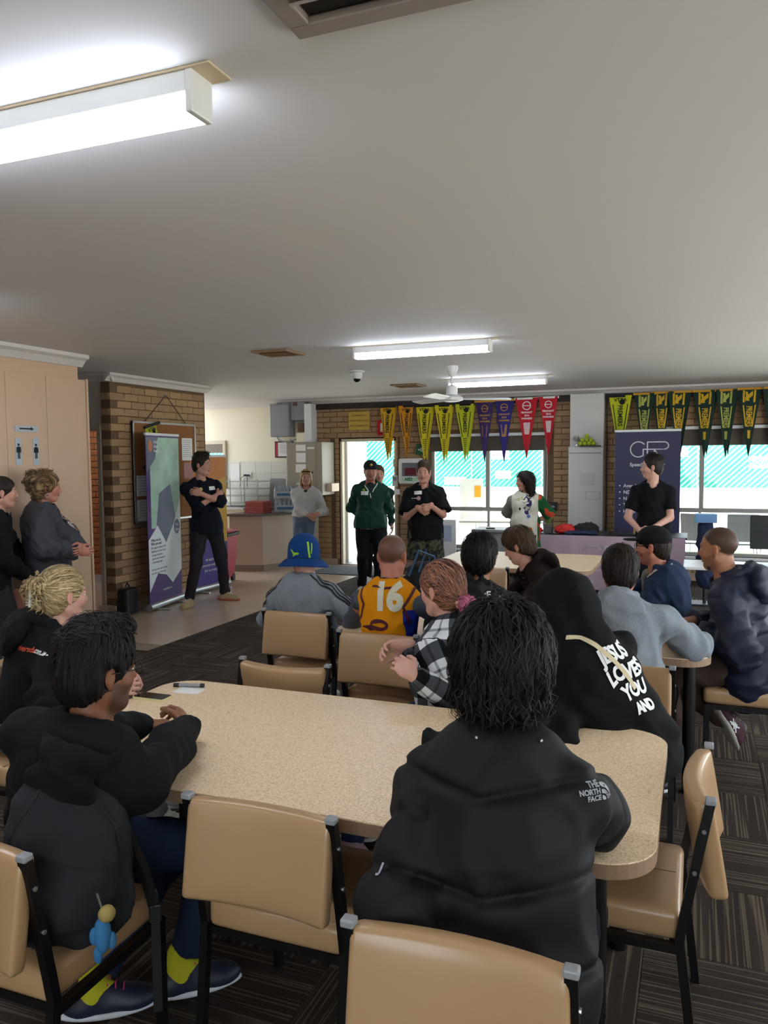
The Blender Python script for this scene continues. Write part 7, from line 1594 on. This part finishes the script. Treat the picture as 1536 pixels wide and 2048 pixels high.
t = empty('wheelie_bin', (-6.33, 9.62, 0), rad(10), 'small red wheelie bin with a black liner and lid', 'bin'); m_bin = mat('raspberry_red_plastic', '#b02a3e', .45)
def frus(b0, b1, d0, d1, z0, z1): return ([(-b0, -d0, z0), (b0, -d0, z0), (b0, d0, z0), (-b0, d0, z0), (-b1, -d1, z1), (b1, -d1, z1), (b1, d1, z1), (-b1, d1, z1)], [(3, 2, 1, 0), (4, 5, 6, 7), (0, 1, 5, 4), (1, 2, 6, 5), (2, 3, 7, 6), (3, 0, 4, 7)])
MB().add(*frus(.15, .20, .15, .20, .06, .66)).build('bin_body', m_bin, t); MB().box(-.22, .22, -.22, .22, .655, .70, bev=.012).build('liner', m_dark, t); MB().box(-.20, .20, -.17, .22, .70, .74, bev=.015).build('lid', m_bin, t)
for x in (-.14, .14): MB().tube([(x-.02, .12, .05), (x+.02, .12, .05)], .05, 12).build('wheel', m_dark, t)
tag(MB().box(-.55, .55, -.45, .45, 0, .012, bev=.004).build('door_mat', mat('grey_door_mat', '#4c4e52', .95, bump=(120, .5)), loc=(-4.93, 11.15, 0)), 'dark grey mat inside the open door', 'mat')
# ================================================================ NOTICE BOARD, BANNERS
t = empty('notice_board', (-6.035, 7.42, 1.0), 0, 'cork notice board with aluminium frame hung from a cord', 'notice board'); m_cork = mat('cork', '#8a5c33', .95, var=(60, .2))
MB().box(0, .02, 0, 1.22, 0, 1.19).build('cork_sheet', m_cork, t)
for a in ((0, 1.22, 0, .025), (0, 1.22, 1.165, 1.19), (0, .025, 0, 1.19), (1.195, 1.22, 0, 1.19)): MB().box(-.005, .03, a[0], a[1], a[2], a[3], bev=.003).build('frame', m_alu, t)
MB().tube([(.02, .22, 1.19), (.03, .62, 1.52), (.02, 1.02, 1.19)], .006, 6).build('cord', mat('brown_cord', '#4c3826', .9), t); MB().sphere((.03, .62, 1.52), .012).build('nail', m_grey, t)
def on_board(name, y, z, w_, h_, m, lab, cat='paper', tilt=0., lines=0):
    o = empty(name, (-6.012, y, z), 0, lab, cat); MB().box(0, .003, -w_/2, w_/2, 0, h_, M=Matrix.Rotation(rad(tilt), 4, 'X')).build('sheet', m, o)
    if lines: mb = MB(); [mb.box(.003, .004, -w_*.38, w_*.38*(1-.3*(i % 3 == 2)), h_*(.88-.8*i/lines), h_*(.88-.8*i/lines)+.006) for i in range(lines)]; mb.build('lettering', m_grey, o)
    return o
on_board('notice_sheet', 7.62, 1.32, .32, .24, m_paper, 'white sheet at the lower left of the notice board', lines=6); on_board('notice_sheet', 7.62, 1.03, .32, .25, m_paper, 'lowest white sheet on the notice board', lines=6)
on_board('notice_sheet', 8.45, 1.73, .22, .28, m_paper, 'white typed sheet pinned at the board right side', lines=9); on_board('pink_flyer', 8.47, 1.50, .20, .20, mat('dusty_pink_paper', '#a87b76', .8), 'dusty pink flyer under the typed sheet')
for (y, z, rz, lab, m_, n_) in ((7.75, 2.16, 14, 'yellow pennant pinned crookedly at the board top left', f_y3, .8), (7.72, 1.72, 24, 'darker gold pennant pinned lower on the board', f_y4, .55)):
    o = pennant(0, 0, .24, n_, m_, m_print, lab, 'PREMIERS', 0, m_print, seed=77, grp='pennants on the notice board'); o.location = (-6.0, y, z); o.rotation_euler = (0, rad(rz)*0, rad(90)); o.rotation_euler = (Matrix.Rotation(rad(rz), 3, 'X') @ Matrix.Rotation(rad(90), 3, 'Z')).to_euler()
def rollup(name, A, B, h_, lab, face, cloth):
    A = Vector(A); B = Vector(B); d = (B-A); L_ = d.length; ang = math.atan2(d.y, d.x); t = empty(name, ((A.x+B.x)/2, (A.y+B.y)/2, 0), ang, lab, 'banner')
    MB().tube([(-L_/2-.01, 0, .05), (L_/2+.01, 0, .05)], .042, 14).build('base_cassette', m_alu, t, smooth=True)
    for x in (-L_*.3, L_*.3): MB().box(x-.02, x+.02, -.16, .16, 0, .018, bev=.004).build('foot', m_alu, t)
    MB().box(-L_/2+.005, L_/2-.005, -.003, .003, .08, h_-.02).build('banner_sheet', cloth, t); MB().box(-L_/2, L_/2, -.014, .014, h_-.03, h_, bev=.004).build('top_rail', m_whitemetal, t); MB().tube([(0, .03, .05), (0, .03, h_-.02)], .010, 8).build('pole', m_alu, t)
    return t, L_
m_bpurp = mat('banner_purple', '#4b2a6b', .5); m_bphoto = mat('banner_photo_green', '#a3c4b0', .5, var=(5, .45)); m_bwhite = mat('banner_white', '#dfe6e8', .5); m_bgreyp = mat('banner_slate', '#59607a', .5, var=(3, .3)); m_bor = mat('banner_orange_dot', '#c7703a', .5)
t, L_ = rollup('pull_up_banner', (-5.80, 7.36, 0), (-5.93, 8.16, 0), 2.05, 'tall purple, green and white pull up banner by the brick wall', 1, m_bpurp)
Mf = XZ(0, -.0045, 0)
def bf(name, poly, m, k=0): MB().prism(poly, 0, .0006, M=XZ(0, -.0040-.0008*k, 0)).build(name, m, t)
e = L_/2-.01
bf('photo_print', [(-e+.08, 2.0), (e, 2.0), (e, .9), (e*.55, .92), (.02, .72), (-e*.55, .95), (-e+.08, .95)], m_bphoto, 0); bf('slate_print', [(-e, 2.0), (-e+.28, 2.0), (-e+.20, 1.75), (-e, 1.6)], m_bgreyp, 1); bf('slate_print', [(-.12, 1.35), (.15, 1.45), (.28, 1.0), (.03, .74), (-.2, .98)], m_bgreyp, 1)
bf('white_panel', [(-e, .82), (-e*.45, .98), (.02, .76), (e*.55, .98), (e, 1.28), (e, .40), (e*.4, .26), (0, .38), (-e*.5, .42), (-e, .22)], m_bwhite, 2)
bf('orange_dot', [(-e+.10+.045*math.cos(a), 1.90+.07*math.sin(a)) for a in np.linspace(0, 6.0, 14)], m_bor, 2); bf('round_badge', [(e-.10+.075*math.cos(a), .93+.09*math.sin(a)) for a in np.linspace(0, 6.0, 16)], m_bgreyp, 3)
mb = MB()
for i, s_ in enumerate(('NDIS', 'Allied', 'Health')): put_text(mb, s_, XZ(-e+.17, -.0075, 1.93-.05*i), .045, bold=.001, align='LEFT')
for i, s_ in enumerate(('You', 'Care')): put_text(mb, s_, XZ(e-.10, -.0075, .94-.06*i), .05, bold=.001)
put_text(mb, 'theabilityhub', XZ(.02, -.0075, .20), .04); mb.build('white_lettering', m_wprint, t)
mb = MB()
for i, s_ in enumerate(('What we do', 'Who are we?', 'We support people with', 'disability to move more', '- Group programs', '- Sport and recreation', '- Community days', '', 'Find out how we can help', 'you join your local club')): put_text(mb, s_, XZ(-e+.05, -.0072, .80-.042*i), .035 if i > 1 else .045, bold=.0004 if i > 1 else .0014, align='LEFT')
mb.build('dark_lettering', m_print, t)
t, L_ = rollup('pull_up_banner', (-6.02, 8.50, 0), (-5.98, 9.28, 0), 1.80, 'second purple and yellow banner behind the polo man', 1, mat('banner_violet', '#463a86', .5))
e = L_/2-.01; bf('orange_panel', [(-e, 1.78), (e, 1.78), (e, 1.5), (-e, 1.35)], mat('banner_orange', '#c5741f', .5), 0); bf('yellow_panel', [(-e, 1.35), (e, 1.5), (e, .62), (-e*.2, .7), (-e, .9)], mat('banner_yellow', '#c79a20', .5), 0)
mb = MB(); [put_text(mb, s_, XZ(0, -.0055, .40-.07*i), .05) for i, s_ in enumerate(('All abilities', 'Everyone welcome', 'Join us today'))]; mb.build('white_lettering', m_wprint, t)
t = empty('speaker_box', (-5.96, 7.18, 0), rad(5), 'black carry bag standing behind the banner base', 'bag'); MB().box(-.07, .07, -.10, .12, 0, .30, bev=.03).build('bag_body', m_dark, t); MB().tube([(0, -.05, .29), (0, 0, .36), (0, .06, .29)], .010, 6).build('handle', m_dark, t)
m_navyb = mat('banner_navy', '#29294a', .5)
t, L_ = rollup('pull_up_banner', (-1.03, 11.0, 0), (-.20, 10.98, 0), 2.08, 'dark navy pull up banner with a white letter logo', 1, m_navyb); e = L_/2-.01
mb = MB(); Mb = XZ(-.16, -.006, 1.765); m_glogo = mat('banner_logo_white', '#cfcfd8', .5)
def stroke(pts, w_=.014):
    for a, b in zip(pts, pts[1:]):
        a = Vector(a); b = Vector(b); d = (b-a).normalized(); n_ = Vector((-d.y, d.x))*w_/2; a2 = a-d*w_*.4; b2 = b+d*w_*.4; mb.prism([tuple(a2-n_), tuple(b2-n_), tuple(b2+n_), tuple(a2+n_)], 0, .0008, M=Mb)
def gp_logo(s_=1.): 
    stroke([(s_*(-.12+.105*math.cos(a)), s_*(.0+.105*math.sin(a))) for a in np.linspace(.75, 5.35, 16)]); stroke([(-.055*s_, -.085*s_), (-.055*s_, 0), (.20*s_, 0)]); stroke([(.0, -.105*s_), (.0, .10*s_), (.22*s_, .10*s_)])
    stroke([(.22*s_+s_*.05*math.cos(a)*1.1, s_*.05+s_*.05*math.sin(a)) for a in np.linspace(1.57, -1.57, 8)]); stroke([(.20*s_, 0), (.09*s_, 0), (.16*s_, -.10*s_)]); stroke([(.09*s_, .0), (.09*s_, -.10*s_)])
Mb = XZ(0, -.006, 1.82); gp_logo(.95); put_text(mb, 'Speech Pathology', XZ(.0, -.006, 1.60), .062, bold=.0012)
for i, s_ in enumerate(('Ages 4 and up', 'NDIS and private', 'No wait list', 'Telehealth', 'Home visits')): put_text(mb, '•  '+s_, XZ(-e+.05, -.006, 1.32-.085*i), .062, bold=.0012, align='LEFT')
mb.build('lettering', m_glogo, t)
# promotional table with cloth
t = empty('trestle_table', (-1.05, 10.50, 0), 0, 'long table with a pale pink printed cloth front', 'table'); MB().box(-.95, .95, -.35, .35, .72, .745, bev=.006).build('table_top', m_dark, t)
for x in (-.8, .8):
    for y in (-.28, .28): MB().tube([(x, y, 0), (x, y, .72)], .014, 6).build('leg', m_grey, t)
n = 60; vs = []; 
for j in range(5):
    for i in range(n+1): x = -.93+1.86*i/n; z = .742-.68*j/4; vs.append((x, -.362-.004*math.sin(x*26)-.012*(j/4)*math.sin(x*14+.6), z))
o = MB().add(vs, [(j*(n+1)+i, j*(n+1)+i+1, (j+1)*(n+1)+i+1, (j+1)*(n+1)+i) for j in range(4) for i in range(n)]).build('table_cloth', mat('pale_pink_cloth', '#b9a0ad', .7), t, smooth='all')
mb = MB(); Mb = XZ(.0, -.385, .50); gp_logo(1.15); put_text(mb, 'Speech Pathology', XZ(.0, -.385, .30), .06, bold=.001); mb.build('lettering', mat('white_lilac_print', '#cfc3cc', .6), t)
t = empty('potted_plant', (-1.80, 10.38, .745), 0, 'small green succulent in a square grey pot', 'plant'); MB().add(*frus(.05, .06, .05, .06, 0, .12)).build('pot', mat('grey_pot', '#5f5c57', .8), t); r = random.Random(3); m_leaf = mat('succulent_leaf', '#5d7a32', .6)
for i in range(16): a = i*2.4; q = .35+.6*(i/16); c = (math.cos(a), math.sin(a)); MB().tube([(c[0]*.015, c[1]*.015, .11), (c[0]*.045*q, c[1]*.045*q, .17), (c[0]*.085*q, c[1]*.085*q, .20+.05*(1-q))], [.008, .010, .002], 6).build('leaf', m_leaf, t, smooth=True)
def cloth_pile(name, x, y, z, sx_, sy, h_, m, lab, seed, cat='clothing', rz=0.):
    P_ = V3(x, y, z+h_*.35); o = sdf_mesh(name, [ell(P_, (sx_, sy, h_*.62), None, .02), ell(P_+V3(sx_*.4, 0, h_*.15), (sx_*.5, sy*.7, h_*.5), None, .02), ell(P_-V3(sx_*.45, -.01, -.0), (sx_*.45, sy*.8, h_*.45), None, .02), plane((0, 0, -1), (0, 0, z+.001))], .010, m, None, (), folds(seed, 50, .012), 2); tag(o, lab, cat); return o
cloth_pile('folded_jersey', -1.98, 10.35, .745, .12, .10, .09, mat('scarlet_cloth', '#c3261f', .8), 'small scarlet garment left of the potted plant', 3); cloth_pile('folded_jersey', -1.58, 10.36, .745, .14, .10, .13, mat('scarlet_cloth', '#c3261f'), 'scarlet folded jersey right of the potted plant', 4); cloth_pile('folded_shorts', -1.32, 10.38, .745, .17, .11, .15, mat('black_cloth_pile', '#121318', .8), 'black folded sportswear on the pink table', 5); cloth_pile('navy_cloth', -1.36, 10.24, .745, .23, .05, .05, mat('navy_cloth_pile', '#1c2a4a', .8), 'navy cloth edge draped along the pink table', 6)
t = empty('laptop', (-.78, 10.4, .745), rad(-4), 'dark closed laptop lying on the pink table', 'laptop'); MB().prism(rrect(-.22, .22, -.15, .15, .02), 0, .012).build('base', m_dark, t); MB().prism(rrect(-.22, .22, -.15, .15, .02), .013, .022).build('lid', mat('graphite_lid', '#2a2b30', .3), t)
tag(MB().box(-.07, .07, -.05, .05, 0, .07, bev=.004).build('cardboard_box', mat('brown_card_box', '#9a7450', .8), loc=(-.66, 10.32, .767)), 'small brown cardboard box on the laptop end', 'box')
# ================================================================ MIDDLE DISTANCE
t = empty('display_stand', (-3.30, 10.75, 0), rad(5), 'white display board on legs behind the speaker', 'sign'); MB().box(-.14, .14, -.02, .02, .12, .86, bev=.006).build('panel', m_white, t); MB().box(-.08, .08, -.024, -.02, .55, .78).build('poster', mat('pale_blue_print', '#a5b0c4', .6), t)
for x in (-.12, .12): MB().tube([(x, 0, .13), (x, -.10, 0)], .010, 6).build('leg', m_alu, t); MB().tube([(x, 0, .13), (x, .10, 0)], .010, 6).build('leg', m_alu, t)
t = empty('grey_bench', (-2.55, 10.9, 0), 0, 'pale grey low bench table under the middle window', 'table'); MB().box(-.36, .42, -.25, .25, .70, .74, bev=.006).build('table_top', mat('pale_grey_top', '#9c9a96', .5), t); MB().box(-.34, .40, -.22, -.20, .30, .70).build('modesty_panel', mat('pale_grey_top', '#9c9a96'), t)
for x in (-.32, .38):
    for y in (-.2, .2): MB().tube([(x, y, 0), (x, y, .70)], .014, 6).build('leg', m_alu, t)
tag(MB().tube([(-.06, 0, .008), (.06, .01, .008)], .010, 8).build('marker', m_dark, loc=(-2.66, 10.75, .74)), 'black marker on the grey bench table', 'pen')
def backpack(x, y, z, rz, sc_, m, lab, blue=False, straps=True, seed=1):
    t = empty('backpack', (x, y, z), rad(rz), lab, 'backpack'); k = sc_
    pr = [ell((0, 0, .22*k), (.16*k, .11*k, .25*k), None, .03), ell((0, -.02*k, .10*k), (.165*k, .12*k, .12*k), None, .04), ell((0, -.09*k, .14*k), (.12*k, .06*k, .13*k), None, .012), plane((0, 0, -1), (0, 0, 0))]
    o, (V, Q) = sdf_mesh('bag_body', pr, .009, m, t, (), folds(seed, 22, .014*k), 1, None, True); bv = bvh_of(V, Q)
    for sx_ in (-1, 1): ribbon('zip', [V3(sx_*.13, -.05, .08)*k, V3(sx_*.12, -.06, .30)*k, V3(sx_*.05, -.06, .42)*k], .007, bv, None, m_print, .004, 24, parent=t)
    ribbon('zip', [V3(-.10, -.12, .22)*k, V3(0, -.14, .26)*k, V3(.10, -.12, .22)*k], .007, bv, None, m_print, .004, 20, parent=t); MB().tube([V3(-.035, .05, .44)*k, V3(-.03, .05, .475)*k, V3(0, .05, .49)*k, V3(.03, .05, .475)*k, V3(.035, .05, .44)*k], .008*k, 8).build('top_handle', m, t)
    return t, bv
m_bag = cloth_mat('charcoal_canvas', '#25272a', .85, 300, var=(10, .25))
t, bv = backpack(-1.55, 1.60, .468, 38, 1.04, m_bag, 'charcoal backpack on the chair at bottom left', seed=5)
for sx_ in (-1,): 
    mb = MB(); mb.tube([(.13, .04, .30), (.19, .05, .12), (.215, .05, .01)], .016, 4); mb.build('shoulder_strap', m_print, t)
mb = MB(); mb.box(.20, .235, .035, .06, -.03, .02, bev=.004); mb.build('buckle', m_dark, t); MB().box(.205, .230, .046, .050, -.30, -.03).build('loose_strap', m_print, t)
_bm = Matrix.Translation((-1.55, 1.60, .468)) @ Matrix.Rotation(rad(38), 4, 'Z') @ Vector((.09, -.160, .075))
kc = empty('plush_keyring', tuple(_bm), rad(42), 'small blue cloth figure keyring hanging on the backpack', 'keyring'); MB().sphere((0, 0, .0), (.022, .018, .050), 10, 8).build('soft_body', mat('toy_blue', '#2f6f9f', .8), kc, smooth='all'); MB().sphere((.012, -.004, .055), (.022, .020, .022), 10, 8).build('soft_head', mat('toy_tan', '#a08a4f', .8), kc, smooth='all'); MB().tube([(0, 0, .07), (-.01, .0, .11)], .003, 5).build('loop', m_alu, kc)
for q, (dx, dz) in enumerate(((-.02, .0), (.022, -.02), (-.012, -.05))): MB().sphere((dx, 0, dz), (.012, .010, .024), 8, 6).build('limb', mat('toy_blue', '#2f6f9f'), kc, smooth='all')
t, bv = backpack(-2.05, 6.20, .74-.74, 20, 1.0, m_bag, 'dark backpack with blue straps beyond the jersey wearer', seed=9); t.location = (-2.02, 5.9, .47)
MB().tube([(-.10, -.10, .35), (-.02, -.12, .55), (.10, -.08, .50), (.14, -.06, .34)], .010, 6).build('blue_strap', mat('blue_strap', '#35536f', .7), t); MB().tube([(-.02, -.10, .38), (.04, -.10, .56), (.08, -.06, .40)], .008, 6).build('blue_strap', mat('blue_strap', '#35536f'), t)
chair(-2.05, 5.72, 180, 'tan chair carrying the dark backpack with blue straps')
# right edge: outdoor blinds, dark screen, bag, brochure pile
t = empty('navy_jacket_on_stand', (.10, 9.9, 0), 0, 'navy cloth hanging from a post by the right window', 'jacket'); MB().tube([(0, 0, 0), (0, 0, .98)], .02, 8).build('post', m_dark, t); MB().box(-.15, .15, -.15, .15, 0, .02).build('base', m_dark, t)
o = sdf_mesh('cloth', [cone((0, 0, .92), (.02, 0, .30), .09, .13, .03, flat=(V3(0, 1, 0), 1.5))], .012, mat('navy_cloth_pile', '#1c2a4a'), t, (), folds(8, 30, .012, (1, 1, .2)), 2); MB().box(-.12, .12, -.10, .10, .96, 1.06, bev=.006).build('leaflet_box', mat('sky_box', '#6f9cc9', .5), t)
t = empty('monitor', (.83, 9.2, 0), rad(-5), 'dark flat screen on a stand at the right edge', 'monitor'); MB().box(-.30, .30, -.02, .02, .74, 1.10, bev=.008).build('screen', mat('charcoal_screen', '#1d2022', .4), t); MB().tube([(0, .03, 0), (0, .03, .8)], .025, 8).build('stand', m_dark, t); MB().box(-.2, .2, -.14, .18, 0, .02).build('base', m_dark, t)
t = empty('white_side_table', (.33, 8.7, 0), 0, 'white table with papers behind the navy jacket man', 'table'); MB().box(-.45, .45, -.3, .3, .60, .63, bev=.006).build('table_top', m_white, t); 
for x in (-.4, .4):
    for y in (-.25, .25): MB().tube([(x, y, 0), (x, y, .60)], .016, 6).build('leg', m_alu, t)

# toilet direction signs on the partition
m_silver = mat('brushed_silver_plate', '#a9b2b8', .35)
t = empty('direction_sign', (-5.277, 5.152, 1.985), 0, 'silver sign with a black arrow pointing right on the partition', 'sign'); MB().box(0, .004, -.122, .122, 0, .052).build('plate', m_silver, t)
MB().prism([(-.075, .021), (.045, .021), (.045, .012), (.08, .027), (.045, .042), (.045, .033), (-.075, .033)], .0042, .005, M=YZ(0, 0, 0)).build('arrow', m_print, t)
for yy, fem, lab in ((5.06, False, 'silver plate with a black man figure on the partition'), (5.247, True, 'silver plate with a black woman figure on the partition')):
    t = empty('toilet_sign', (-5.277, yy, 1.705), 0, lab, 'sign'); MB().box(0, .004, -.032, .032, 0, .23).build('plate', m_silver, t)
    mb = MB(); F_ = YZ(0, 0, 0); mb.prism([(.011*math.cos(a), .172+.011*math.sin(a)) for a in np.linspace(0, 5.8, 12)], .0042, .005, M=F_)
    if fem: mb.prism([(-.014, .156), (.014, .156), (.024, .105), (-.024, .105)], .0042, .005, M=F_)
    else: mb.prism([(-.017, .156), (.017, .156), (.017, .105), (-.017, .105)], .0042, .005, M=F_)
    for x in (-.012, .002): mb.prism([(x, .105), (x+.010, .105), (x+.010, .055), (x, .055)], .0042, .005, M=F_)
    for x in (-.025, .019): mb.prism([(x, .150), (x+.006, .150), (x+.006, .108), (x, .108)], .0042, .005, M=F_)
    mb.build('figure', m_print, t)
